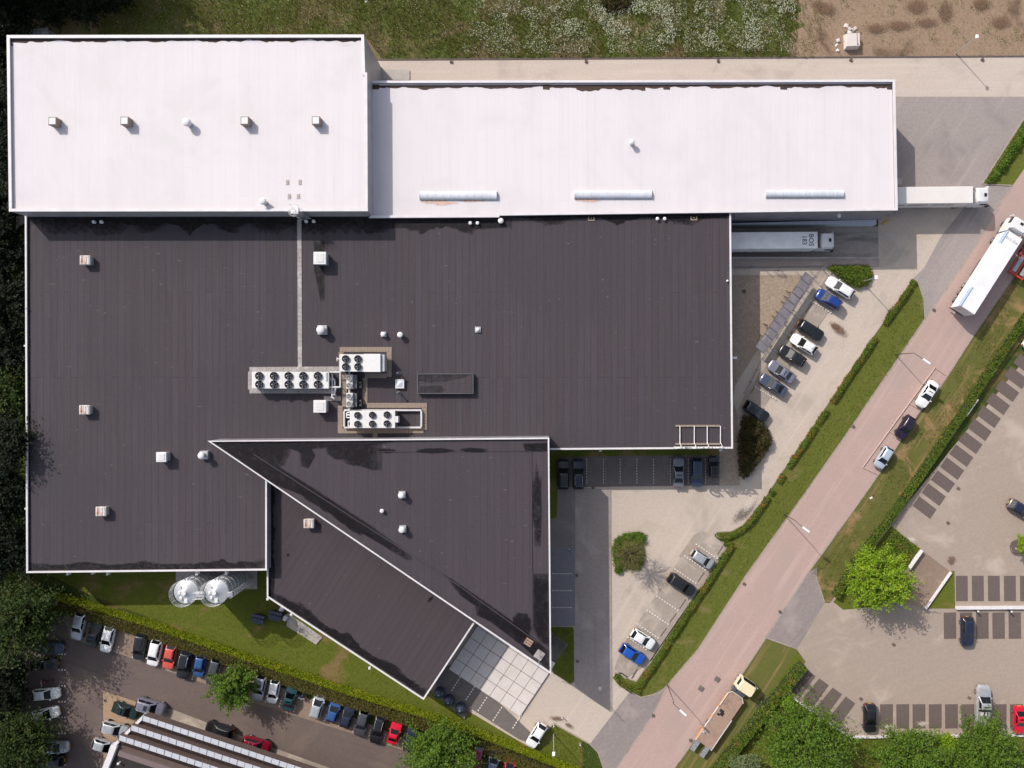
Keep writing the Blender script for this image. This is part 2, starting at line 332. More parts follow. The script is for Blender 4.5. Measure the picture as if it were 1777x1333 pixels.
M['trailer_cream'] = plain('trailer_cream', (0.72, 0.675, 0.645), 0.5, 0, 0, 0.06, 0.4)
M['trailer_white'] = plain('trailer_white', (0.82, 0.81, 0.815), 0.45, 0, 0, 0.13, 0.6)
M['galv'] = plain('galvanised', (0.55, 0.56, 0.58), 0.4, 0.6, 0, 0.25, 3.0)
M['alu'] = plain('aluminium', (0.62, 0.62, 0.63), 0.42, 0.55, 0, 0.2, 1.2)
M['steel'] = plain('dark_steel', (0.16, 0.16, 0.17), 0.5, 0.5, 0, 0.2)
M['black'] = plain('black_plastic', (0.018, 0.018, 0.02), 0.5, 0, 0, 0.2)
M['rubber'] = plain('rubber', (0.022, 0.021, 0.021), 0.85, 0, 0, 0.2)
M['fan'] = plain('fan_dark', (0.03, 0.028, 0.035), 0.6, 0.2, 0, 0.3)
M['fan_blade'] = plain('fan_blade', (0.22, 0.22, 0.25), 0.45, 0.5, 0, 0.2)
M['silo'] = plain('silo_metal', (0.70, 0.70, 0.71), 0.33, 0.55, 0, 0.18, 1.0)
M['rust'] = rusty('rusty_paint')
M['pavers'] = ground_mat('roof_pavers', (0.40, 0.36, 0.35), (0.28, 0.25, 0.24), 2.0, (0.5, 0.46, 0.45), 0.9, 0.5, 0.7, 0.9, 0.2)
M['tan_tile'] = ground_mat('tan_tile', (0.30, 0.235, 0.19), (0.25, 0.195, 0.155), 2.0, None, rough=0.9, bump=0.15)
M['yellow'] = plain('yellow_paint', (0.6, 0.38, 0.02), 0.5)
M['orange'] = plain('orange_paint', (0.75, 0.30, 0.05), 0.5)
M['redpaint'] = plain('red_paint', (0.52, 0.05, 0.035), 0.45, 0, 0.2)
M['wood'] = ground_mat('deck_wood', (0.38, 0.26, 0.20), (0.30, 0.20, 0.155), 2.0, (0.20, 0.13, 0.10), 0.7, 0.55, 0.75, 0.9, 0.1, streak=(R(57), (0.24, 0.16, 0.12), 0.6))
M['rooflight'] = plain('rooflight_glazing', (0.66, 0.68, 0.74), 0.25, 0, 0.3, 0.12, 0.6)
M['shedroof'] = ground_mat('shed_sheet', (0.225, 0.20, 0.22), (0.165, 0.15, 0.17), 1.2, (0.30, 0.25, 0.25), 0.5, 0.5, 0.7, 0.5, 0.05)
M['glaze'] = plain('sawtooth_glazing', (0.62, 0.62, 0.66), 0.2, 0, 0.4, 0.08, 0.8)
M['brown'] = ground_mat('brown_roofing', (0.125, 0.085, 0.075), (0.10, 0.07, 0.062), 1.5, None, rough=0.8, bump=0.05)
M['brown2'] = ground_mat('brown_parapet', (0.19, 0.14, 0.135), (0.16, 0.12, 0.115), 1.5, None, rough=0.8, bump=0.05)
M['blackroof'] = ground_mat('black_roof', (0.026, 0.021, 0.020), (0.036, 0.028, 0.026), 1.0, (0.06, 0.048, 0.042), 0.25, 0.55, 0.7, 0.7, 0.0)
M['glassdark'] = plain('dark_glass', (0.020, 0.026, 0.032), 0.06, 0, 0.0, 0.1, 2, 0.8)
M['headlamp'] = plain('headlamp', (0.62, 0.64, 0.66), 0.12, 0.3, 0.5, 0.05)
M['tail'] = plain('tail_lamp', (0.28, 0.008, 0.012), 0.2, 0, 0.4, 0.05)
M['plate'] = plain('yellow_plate', (0.62, 0.40, 0.03), 0.5)
M['lamphead'] = plain('lamp_head', (0.80, 0.80, 0.80), 0.4, 0, 0, 0.04)
M['pole'] = plain('lamp_pole', (0.10, 0.10, 0.09), 0.5, 0.3, 0, 0.1)
M['pole_light'] = plain('light_pole', (0.50, 0.49, 0.48), 0.45, 0.4, 0, 0.1)
M['skin'] = plain('skin', (0.50, 0.30, 0.22), 0.6)
M['shirt'] = plain('shirt_blue', (0.42, 0.56, 0.86), 0.8)
M['trousers'] = plain('trousers', (0.03, 0.032, 0.05), 0.8)
M['hair'] = plain('hair', (0.02, 0.014, 0.011), 0.6)
M['letters'] = plain('letter_grey', (0.06, 0.06, 0.075), 0.6, 0, 0, 0.2)
M['letters_soft'] = plain('letter_soft', (0.34, 0.33, 0.35), 0.6, 0, 0, 0.2)
M['paleblue'] = plain('pale_blue', (0.42, 0.54, 0.78), 0.45)
M['igloo'] = plain('bottle_bank_blue', (0.035, 0.045, 0.085), 0.45, 0, 0.2, 0.2)
M['bin'] = plain('bin_blue', (0.045, 0.05, 0.085), 0.5, 0, 0, 0.2)
M['bark'] = ground_mat('bark', (0.12, 0.09, 0.065), (0.07, 0.052, 0.04), 6.0, None, rough=0.95, bump=0.4)
M['leaf_bright'] = leafmat('leaf_bright', (0.289, 0.414, 0.023), (0.164, 0.289, 0.020), (0.366, 0.462, 0.039))
M['leaf_mid'] = leafmat('leaf_mid', (0.140, 0.231, 0.026), (0.079, 0.152, 0.017), (0.181, 0.264, 0.033))
M['leaf_dark'] = leafmat('leaf_dark', (0.060, 0.094, 0.016), (0.027, 0.053, 0.012), (0.098, 0.121, 0.023))
M['leaf_forest'] = leafmat('leaf_forest', (0.016, 0.026, 0.010), (0.010, 0.018, 0.008), (0.026, 0.036, 0.012))
M['leaf_straw'] = leafmat('leaf_straw', (0.21, 0.205, 0.055), (0.13, 0.14, 0.035), (0.24, 0.21, 0.07)); M['ledge'] = plain('ledge', (0.50, 0.53, 0.60), 0.5)
M['leaf_grey'] = leafmat('leaf_grey', (0.225, 0.270, 0.128), (0.150, 0.195, 0.083), (0.255, 0.285, 0.135))
M['leaf_yellow'] = leafmat('leaf_yellow', (0.302, 0.333, 0.009), (0.163, 0.217, 0.009), (0.341, 0.341, 0.019))
M['leaf_olive'] = leafmat('leaf_olive', (0.163, 0.137, 0.031), (0.102, 0.090, 0.022), (0.132, 0.139, 0.025))
M['leaf_verge'] = leafmat('leaf_verge', (0.156, 0.223, 0.025), (0.090, 0.146, 0.018), (0.232, 0.197, 0.036))
M['leaf_brown'] = leafmat('leaf_brown', (0.094, 0.094, 0.023), (0.062, 0.043, 0.019), (0.118, 0.066, 0.023))
M['blossom'] = leafmat('blossom', (0.528, 0.165, 0.033), (0.330, 0.110, 0.028), (0.440, 0.132, 0.033))
M['flower'] = leafmat('flower', (0.682, 0.682, 0.550), (0.462, 0.495, 0.330), (0.605, 0.605, 0.462))
M['tuft'] = leafmat('tuft', (0.195, 0.235, 0.032), (0.112, 0.150, 0.020), (0.27, 0.235, 0.075))
M['tuft_dry'] = leafmat('tuft_dry', (0.325, 0.221, 0.104), (0.182, 0.143, 0.058), (0.130, 0.143, 0.033))
M['core'] = plain('hedge_core', (0.018, 0.024, 0.008), 0.95)
# ------------------------------------------------------------------ ground and paving (setting)
PX0, PX1, PY0, PY1 = 1240, 1524, 393, 447                 # loading ramp in the photo
hx0, hy1 = W(PX0, PY0)[:2]; hx1, hy0 = W(PX1, PY1)[:2]
def ground_with_hole(mb, poly_rect, z, mi=0):
    x0, y0, x1, y1 = poly_rect
    for a in ((x0, y0, x1, hy0), (x0, hy1, x1, y1), (x0, hy0, hx0, hy1), (hx1, hy0, x1, hy1)):
        mb.sheet([(a[0], a[1]), (a[2], a[1]), (a[2], a[3]), (a[0], a[3])], z, mi)
g = MB(); ground_with_hole(g, (-600, -600, 600, 600), 0.0); struct('ground', g, M['grass'])
ZL = [0.0]
def paving(name, polys, mat, z=None):
    if z is None: ZL[0] += 0.005; z = ZL[0]
    mb = MB()
    for p in (polys if isinstance(polys[0], list) else [polys]): mb.sheet(PW(p, 0), z)
    return struct(name, mb, M[mat])
rough = random.Random(3)
def jitter(pts, amp, step):
    out = []
    n = len(pts)
    for i in range(n):
        a, b = pts[i], pts[(i + 1) % n]; L = math.hypot(b[0] - a[0], b[1] - a[1]); k = max(1, int(L / step))
        for j in range(k):
            t = j / k; out.append((a[0] + (b[0] - a[0]) * t + rough.uniform(-amp, amp), a[1] + (b[1] - a[1]) * t + rough.uniform(-amp, amp)))
    return out
paving('meadow', [(100, -120), (1900, -120), (1900, 106), (600, 106), (600, 150), (-300, 150), (-300, -120)], 'meadow')
paving('soil', jitter([(1385, -100), (1900, -100), (1900, 101), (1392, 102), (1368, 88), (1384, 72), (1374, 58), (1396, 44), (1380, 28), (1392, 12), (1378, 0)], 5, 6), 'soil')
paving('lawn', [(60, 985), (150, 1030), (460, 1150), (900, 1300), (1010, 1345), (1010, 1200), (760, 1150), (560, 980), (60, 950)], 'lawn')
paving('north_lane', [(640, 104), (1950, 97), (1950, 168), (640, 168)], 'lane')
paving('car_park_paving', [(1240, 448), (1524, 448), (1524, 300), (1700, 300), (1673, 360), (1634, 409), (1603, 465), (1584, 484), (1544, 542), (1503, 602), (1457, 670), (1330, 859), (1305, 892), (1288, 912), (1268, 923), (1243, 924), (1241, 930), (1262, 948), (1229, 1000), (1135, 1143), (1104, 1182), (1094, 1179), (1079, 1168), (1067, 1167), (1065, 1177), (1074, 1189), (1092, 1202), (1024, 1291), (961, 1255), (948, 1268), (925, 1300), (880, 1274), (800, 1226), (735, 1175), (735, 1000), (955, 1000), (955, 790), (1240, 790)], 'beige')
paving('grey_yard', [(1500, 168), (1801, 168), (1777, 206), (1704, 320), (1757, 322), (1740, 350), (1694, 428), (1640, 507), (1604, 556), (1602, 525), (1592, 489), (1584, 484), (1603, 465), (1634, 409), (1673, 360), (1690, 330), (1500, 330)], 'grey_yard')
paving('road_verge', [(1950, 40), (1690, 585), (1633, 669), (1526, 821), (1401, 996), (1416, 985), (1418, 1010), (1432, 1045), (1450, 1045), (1546, 914), (1700, 690), (1990, 300)], 'verge')
paving('verge_corner', [(1288, 1169), (1330, 1106), (1383, 1125), (1400, 1145), (1270, 1320), (1180, 1450), (1100, 1450), (1178, 1322)], 'verge')
paving('hedge_verge', [(1584, 484), (1592, 489), (1602, 520), (1602, 556), (1566, 611), (1526, 669), (1478, 740), (1404, 846), (1327, 953), (1298, 993), (1212, 1126), (1158, 1189), (1145, 1203), (1112, 1210), (1065, 1177), (1067, 1167), (1079, 1168), (1094, 1179), (1104, 1182), (1135, 1143), (1229, 1000), (1262, 948), (1241, 930), (1243, 924), (1268, 923), (1288, 912), (1305, 892), (1330, 859), (1457, 670), (1503, 602), (1544, 542)], 'verge_green')
paving('wedge_verge', [(1777, 206), (1704, 320), (1750, 324), (1765, 318), (1900, 90), (1850, 90)], 'verge_green')
paving('road', [(2100, -170), (1757, 322), (1735, 355), (1694, 427), (1640, 506), (1604, 555), (1566, 611), (1526, 669), (1478, 740), (1404, 846), (1327, 953), (1298, 993), (1212, 1126), (1158, 1189), (1133, 1240), (1070, 1333), (900, 1590), (1010, 1590), (1178, 1322), (1212, 1274), (1288, 1169), (1330, 1105), (1401, 995), (1424, 964), (1490, 872), (1526, 821), (1564, 762), (1592, 719), (1633, 669), (1690, 581), (1800, 420), (2180, -130)], 'road')
paving('drive_apron', [(1092, 1202), (1112, 1210), (1122, 1210), (1158, 1191), (1133, 1240), (1070, 1333), (930, 1545), (980, 1450), (1047, 1333), (1038, 1306), (1024, 1291)], 'apron')
paving('lot_apron', [(1401, 994), (1417, 985), (1419, 1010), (1431, 1046), (1383, 1126), (1327, 1106)], 'apron')
paving('car_park', [(2000, 310), (1800, 597), (1543, 911), (1440, 1046), (1431, 1046), (1383, 1126), (1398, 1147), (1368, 1206), (1472, 1278), (2000, 1274)], 'lot')
paving('planting_bed', [(1546, 913), (1598, 953), (1573, 986), (1550, 1030), (1530, 1052), (1485, 1056), (1463, 1058), (1446, 1045)], 'lawn')
paving('planting_bed', [(1649, 992), (1656, 990), (1657, 1056), (1605, 1056)], 'lawn')
paving('car_park_slope', [(1598, 954), (1648, 991), (1604, 1056), (1552, 1040), (1574, 986)], 'strip')
paving('rear_lawn', [(1385, 1128), (1398, 1147), (1366, 1204), (1472, 1280), (2000, 1277), (2000, 1500), (1150, 1500), (1250, 1330), (1330, 1218)], 'lawn')
# parking bays
def para(a, b, c, d, off, k): return [(p[0] + off[0] * k, p[1] + off[1] * k) for p in (a, b, c, d)]
bays = [para((1583, 877.5), (1594.7, 861), (1625, 884), (1613.5, 900.5), (15.9, -22.5), k) for k in range(-1 + 1, 14)]
bays += [[(1658 + 27.8 * k, 999), (1678.5 + 27.8 * k, 999), (1679 + 27.8 * k, 1043), (1658.5 + 27.8 * k, 1043)] for k in range(7)]
bays += [[(1637 + 28.1 * k, 1063), (1658.5 + 28.1 * k, 1062.5), (1659 + 28.1 * k, 1108), (1637.5 + 28.1 * k, 1108.5)] for k in range(6)]
bays += [[(1526.7 + 28.15 * k, 1222), (1549 + 28.15 * k, 1221.5), (1549 + 28.15 * k, 1263.5), (1527 + 28.15 * k, 1264)] for k in range(10)]
bays += [para((1398.4, 1161), (1415, 1173), (1388, 1210), (1369, 1197), (23, 15.8), k) for k in range(4)]
paving('parking_bays', bays, 'bay')
paving('parking_bays', [[(1432, 484), (1462, 505), (1432, 548), (1300, 742), (1276, 722), (1290, 690), (1395, 540)], [(1216, 922), (1240, 925), (1260, 949), (1226, 1001), (1178, 965), (1204, 928)], [(1180, 968), (1226, 1002), (1134, 1143), (1085, 1178), (1066, 1160), (1080, 1120), (1140, 1030)]], 'bay_grey')
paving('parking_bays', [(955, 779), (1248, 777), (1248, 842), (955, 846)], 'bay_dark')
paving('parking_bays', [(955, 948), (998, 948), (998, 1086), (955, 1086)], 'bay_blue')
paving('drive_painted_shade', [(998, 846), (1060, 850), (1062, 1235), (1030, 1216), (998, 1190), (998, 1086)], 'drive')  # darker sheet cut to the triangular wing's cast shadow, shade put into its colour
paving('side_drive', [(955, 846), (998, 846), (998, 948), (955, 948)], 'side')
paving('wall_grass', [[(955, 777), (1253, 774), (1253, 789), (970, 793), (966, 898), (955, 900)], [(955, 1088), (994, 1088), (996, 1092), (996, 1182), (990, 1186), (960, 1168)]], 'lawn')
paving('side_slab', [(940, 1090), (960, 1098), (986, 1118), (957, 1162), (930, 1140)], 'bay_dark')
paving('shed_paving', [(1272, 478), (1392, 478), (1384, 492), (1276, 668), (1272, 690)], 'gravel')
paving('ramp_margin', [(1262, 447.2), (1525, 447.2), (1525, 462.5), (1425, 463.5), (1262, 466)], 'drive')
paving('path_paving', [(1255, 780), (1274, 700), (1280, 725), (1283, 842), (1248, 842), (1248, 780)], 'gravel')
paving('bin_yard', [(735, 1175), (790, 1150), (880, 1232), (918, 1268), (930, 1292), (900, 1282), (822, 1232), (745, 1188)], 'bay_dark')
paving('wall_slab', [(500, 1063), (560, 1105), (549, 1118), (498, 1086)], 'concrete')
paving('silo_slab', [(306, 985), (447, 985), (447, 1022), (306, 1022)], 'concrete')
paving('dock_slab', [[(1540, 370), (1565, 370), (1565, 377), (1542, 377)], [(1556, 310), (1564, 310), (1564, 322), (1556, 322)]], 'concrete')
paving('lane_slab', [(662, 122), (711, 122), (711, 140), (662, 140)], 'concrete')
# left car park
paving('left_car_park', [(40, 1060), (104, 1068), (250, 1108), (460, 1183), (720, 1290), (850, 1345), (1000, 1420), (980, 1500), (20, 1500), (30, 1060)], 'asphalt')
paving('parking_strip', [[(112, 1066), (250, 1106), (460, 1180), (720, 1288), (850, 1343), (990, 1410), (985, 1440), (820, 1352), (716, 1306), (583, 1263), (440, 1218), (370, 1190), (281, 1160), (180, 1124), (122, 1107)]], 'strip')
paving('parking_strip', [(48, 1090), (115, 1105), (118, 1500), (48, 1500)], 'bay')
paving('parking_strip', [(180, 1198), (226, 1213), (262, 1226), (260, 1250), (240, 1330), (181, 1330)], 'tan')
paving('footway', [(262, 1221), (300, 1230), (440, 1284), (560, 1327), (640, 1356), (640, 1385), (258, 1250)], 'bay_grey')
# plaza of square concrete slabs, each slab an upstand of its own in one sheet
O = W(779, 1160); E1 = (W(903, 1242) - O) / 7.0; E2 = (W(952.5, 1168) - W(903, 1242)) / 4.0
mb = MB()
for i in range(0, 7):
    for j in range(-0, 5):
        a = O + E1 * (i + 0.012) + E2 * (j + 0.012); b = O + E1 * (i + 0.972) + E2 * (j + 0.012)
        c = O + E1 * (i + 0.972) + E2 * (j + 0.972); d = O + E1 * (i + 0.012) + E2 * (j + 0.972)
        mb.prism([a, b, c, d], 0.24, 0.30)
ZL[0] += 0.005
bed = MB(); bed.sheet([O - E1 * 0.01, O + E1 * 6.99, O + E1 * 6.99 + E2 * 4.99, O + E2 * 4.99 - E1 * 0.01], 0.245)
struct('plaza_joints', bed, M['kerb_dark']); struct('plaza_slabs', mb, M['slab'])
# loading ramp, sunken below the yard
rx0, rx1 = hx0, hx1; ym, yM = hy0, hy1; DP = -1.25; xm = W(1345, 0)[0]
mb = MB()
mb.add([(rx0, ym, DP), (xm, ym, DP), (xm, yM, DP), (rx0, yM, DP), (rx1, ym, 0.02), (rx1, yM, 0.02)], [(0, 1, 2, 3), (1, 4, 5, 2)])
struct('loading_ramp', mb, M['ramp'])
mb = MB(); mb.box(rx0, rx1, ym - 0.22, ym - 0.002, DP - 0.1, 0.28); mb.box(rx0, rx1, yM + 0.002, yM + 0.3, DP - 0.1, -0.01); mb.box(rx0 - 0.25, rx0 - 0.002, ym, yM, DP - 0.1, 0.1)
struct('ramp_retaining_walls', mb, M['concrete'])
mb = MB(); mb.tube((rx0 + 0.5, ym - 0.11, 1.0), (W(1478, 447)[0], ym - 0.11, 1.0), 0.03)
for k in range(12): x = rx0 + 0.6 + k * (W(1478, 447)[0] - rx0 - 0.7) / 11; mb.tube((x, ym - 0.11, 0.26), (x, ym - 0.11, 1.0), 0.025)
tag(obj('ramp_railing', mb, M['galv']), 'thin grey handrail along the south wall of the loading ramp', 'railing')
# kerbs
def kerb(name, lines, w=0.16, z=0.10, mat='kerb'):
    mb = MB()
    for l in lines: mb.strip(PW(l), w, -0.05, z)
    return struct(name, mb, M[mat])
kerb('kerb', [[(640, 104), (1950, 97)]], 0.22, 0.10, 'kerb_dark')
kerb('kerb', [[(1584, 484), (1544, 542), (1503, 602), (1457, 670), (1330, 859), (1305, 892), (1288, 912), (1268, 922), (1243, 923), (1241, 930), (1262, 948), (1229, 1000), (1104, 1182), (1094, 1179), (1079, 1168), (1067, 1167), (1065, 1177), (1074, 1189), (1112, 1210), (1145, 1203), (1158, 1189)],
              [(1024, 1291), (961, 1255), (948, 1268)], [(1024, 1291), (1038, 1306), (1047, 1333), (1045, 1400)],
              [(1777, 206), (1704, 320)], [(1704, 320), (1757, 322)], [(955, 1086), (994, 1087), (997, 1091), (997, 1183), (990, 1187), (975, 1182)],
              [(1401, 994), (1416, 1000), (1419, 1010), (1431, 1046)], [(1327, 1106), (1383, 1126), (1398, 1147)]])
kerb('road_edge', [[(1757, 322), (1735, 355), (1694, 427), (1640, 506), (1604, 555), (1566, 611), (1526, 669), (1478, 740), (1404, 846), (1327, 953), (1298, 993), (1212, 1126), (1158, 1189)],
                   [(1178, 1322), (1212, 1274), (1288, 1169), (1330, 1105), (1401, 995), (1424, 964), (1490, 872), (1526, 821), (1564, 762), (1592, 719), (1633, 669), (1690, 581), (1800, 420)],
                   [(1158, 1189), (1133, 1240), (1070, 1333)], [(116, 1105), (119, 1500)], [(122, 1107), (281, 1160), (440, 1218), (583, 1263), (716, 1306), (820, 1352)]], 0.2, 0.07)
kerb('gutter', [[(1598, 953), (1648, 990)], [(1397, 1150), (1493, 1213), (1777, 1209)], [(1612, 905), (1800, 630)], [(1498, 1062), (1550, 1118), (1777, 1116)]], 0.12, 0.062, 'bay_dark')
kerb('wheel_stops', [[(1254, 948), (1245, 962)], [(1222, 993), (1211, 1009)], [(1190, 1040), (1179, 1056)], [(1174, 1064), (1162, 1080)], [(1157, 1089), (1146, 1104)], [(1106, 1160), (1096, 1177)], [(1408, 527), (1397, 543)], [(1309, 672), (1301, 684)], [(1375, 575), (1366, 590)]], 0.16, 0.12, 'kerb_dark')
# painted markings: dashes of small square setts
def dashes(mb, a, b, n, s=0.17):
    a = W(*a); b = W(*b); d = (b - a).normalized(); nn = Vector((-d.y, d.x, 0))
    for i in range(n):
        c = a + (b - a) * ((i + 0.5) / n); h = (b - a).length / n * 0.26
        p = [c - d * h - nn * s / 2, c + d * h - nn * s / 2, c + d * h + nn * s / 2, c - d * h + nn * s / 2]; mb.prism(p, 0.05, ZM)
ZL[0] += 0.005; ZM = 0.33
mb = MB()
for k in range(6): ZM = ZL[0] + 0.006; dashes(mb, (957, 995 + 29.3 * k), (993, 995 + 29.3 * k), 8) if k < 3 else None
for x in (1018, 1047, 1076, 1105, 1134, 1163, 1194, 1224): dashes(mb, (x, 795), (x, 840), 9, 0.1)
for a, b in (((1424, 497), (1452, 548)), ):
    pass
for px, py in ((1425, 495), (1410, 517), (1381, 541), (1364, 571), (1347, 603), (1333, 626), (1314, 667), (1297, 694)):
    dashes(mb, (px - 5, py + 4), (px + 33, py + 27), 9)
for px, py in ((1206, 943), (1186, 963), (1169, 986), (1138, 1033), (1121, 1057), (1104, 1081), (1088, 1104)):
    dashes(mb, (px, py), (px + 40, py + 27), 9)
for px, py in ((800, 1173), (825, 1189), (846, 1208), (872, 1225), (906, 1233 + 5)):
    dashes(mb, (px, py), (px - 17, py + 26), 6)
for px, py in ((178, 1119), (204, 1122), (231, 1130), (256, 1140), (283, 1149), (308, 1157), (334, 1168), (361, 1175), (461, 1207), (485, 1215), (510, 1224), (537, 1231), (563, 1240), (588, 1249), (613, 1258), (640, 1266), (666, 1274), (690, 1283)):
    dashes(mb, (px + 4, py - 2), (px, py + 12), 3, 0.2)
for k in range(8): dashes(mb, (101, 1134.5 + 27.4 * k), (117, 1134.5 + 27.4 * k), 3, 0.2)
struct('parking_dashes', mb, M['marks'])
mb = MB()
ZF = ZL[0] + 0.004
for l in ([(1622, 638), (1497, 810), (1497, 811), (1524, 824)], [(1622, 638), (1640, 651)], [(1543, 748), (1562, 763)], [(1577, 700), (1597, 712)]):
    mb.strip(PW(l), 0.09, 0.02, ZF)
struct('kerbside_bay_lines', mb, M['faint'])
def blob(cx, cy, rx, ry, rot=0, seed=1, n=26, amp=0.35):
    rr = random.Random(seed); out = []; ph = [rr.uniform(0, 6.28) for _ in range(5)]
    for i in range(n):
        a = 2 * math.pi * i / n; f = 1 + amp * (0.5 * math.sin(2 * a + ph[0]) + 0.3 * math.sin(5 * a + ph[1]) + 0.3 * math.sin(9 * a + ph[2])) + rr.uniform(-0.08, 0.08)
        x, y = rx * f * math.cos(a), ry * f * math.sin(a)
        out.append((cx + x * math.cos(rot) - y * math.sin(rot), cy + x * math.sin(rot) + y * math.cos(rot)))
    return out
def stain(px, py, L, w, deg, mat):
    ZL[0] += 0.001; p = W(px, py); m = MB(); m.sheet([(-L / 2, -w / 2), (L / 2, -w / 2), (L / 2, w / 2), (-L / 2, w / 2)], 0)
    o = struct('ground_stain', m, M[mat]); o.location = (p.x, p.y, ZL[0] + 0.004); o.rotation_euler = (0, 0, HD(deg))
for a in ((1455, 572, 4.6, 1.9, 40, 'stain_brown'), (1448, 566, 2.6, 1.3, 30, 'stain_brown'), (966, 1246, 3.4, 1.1, 6, 'stain_brown'), (987, 1258, 2.2, 1.0, 35, 'stain_brown'), (1290, 890, 6.5, 2.4, -38, 'stain_dark'), (1300, 875, 5, 1.6, -52, 'stain_pale'), (1650, 972, 2.0, 2.0, 0, 'stain_brown'), (1582, 936, 2.5, 1.2, 30, 'stain_pale'),
          (1320, 1220, 3, 3, 0, 'stain_dark'), (1600, 1255, 3, 1.2, 0, 'stain_pale'), (1540, 1260, 2.6, 1.2, 0, 'stain_pale'), (1400, 1190, 4, 1.4, 35, 'stain_dark'), (1590, 12, 5, 3.6, 0, 'stain_brown'), (1640, 22, 3.5, 5, 0, 'stain_brown'), (1702, 8, 4, 3, 0, 'stain_brown'), (1560, 45, 6, 2.4, 0, 'stain_brown'), (1608, 40, 5, 2.2, 0, 'stain_brown'), (1735, 40, 5, 3, 0, 'stain_brown'), (1430, 15, 6, 3, 20, 'stain_brown'), (1520, 50, 5, 2.4, 0, 'stain_brown')):
    stain(*a)
# grates and covers in the paving
DR = [(783, 107.5, 'beside the lane kerb nearest the tall white hall'), (1017, 107, 'beside the lane kerb above the single roof cowl'), (1246, 106, 'beside the lane kerb above the easternmost rooflight'), (1476, 104.5, 'beside the lane kerb below the concrete block'), (1704, 104, 'beside the lane kerb near the leaning lamp post'),
      (1620, 538, 'at the road edge by the hedge tip'), (1480, 740, 'at the road edge opposite the dark small car'), (1291, 1013, 'at the road edge opposite the black car'), (1133, 1241, 'at the road edge by the grey drive mouth'), (1198, 1284, 'at the road edge left of the flatbed truck'), (1353, 1061, 'at the road edge by the car park apron'),
      (1493, 1212, 'in the car park beside the black hatchback'), (1681, 1210, 'in the car park left of the white pickup'), (1550, 1118, 'in the car park beyond the tree shadow'), (1662, 847, 'in the car park south of the bay row'), (1029, 846, 'in the beige strip by the dark bays'), (1002, 1147, 'beside the grass corner in the shaded drive'), (1644, 907, 'in the car park above the low white wall'), (184, 1215, 'in the tan paving by the dark car'), (1001, 998, 'in the shaded drive by the dashed bays')]
for px, py, wh in DR:
    mb = MB().at(W(px, py, 0), R(rough.uniform(-6, 6)) if px < 1280 else R(-34)); mb.box(-0.2, 0.2, -0.2, 0.2, 0.0, ZL[0] + 0.012); 
    for k in range(4): mb.box(-0.16 + k * 0.09, -0.12 + k * 0.09, -0.16, 0.16, ZL[0] + 0.012, ZL[0] + 0.02)
    tag(obj('drain_grate', mb, M['kerb_dark']), 'small dark drain grate ' + wh, 'drain', 'drain grates in the paving')
for px, py, wh in ((1244, 1178, 'upper one of the pair'), (1216, 1194, 'lower one of the pair')):
    mb = MB().at(W(px, py, 0), R(-34)); mb.box(-0.36, 0.36, -0.36, 0.36, 0, ZL[0] + 0.012); mb.box(-0.28, 0.28, -0.28, 0.28, ZL[0] + 0.012, ZL[0] + 0.02)
    tag(obj('manhole_cover', mb, M['bay_dark']), 'square dark manhole cover in the pink road, ' + wh, 'manhole cover', 'manhole covers in the road')
for px, py, wh in ((1291, 506, 'round dark cover in the shade beside the bike shed'), (1041, 1194, 'pale round cover in the shaded drive')):
    mb = MB(); p = W(px, py); mb.cyl(p.x, p.y, 0, ZL[0] + 0.012, 0.33, 0.31, 18); mb.ringz(p.x, p.y, ZL[0] + 0.012, 0.26, 0.015, 16)
    tag(obj('manhole_cover', mb, M['kerb_dark'] if px > 1200 else M['worn']), wh, 'manhole cover')

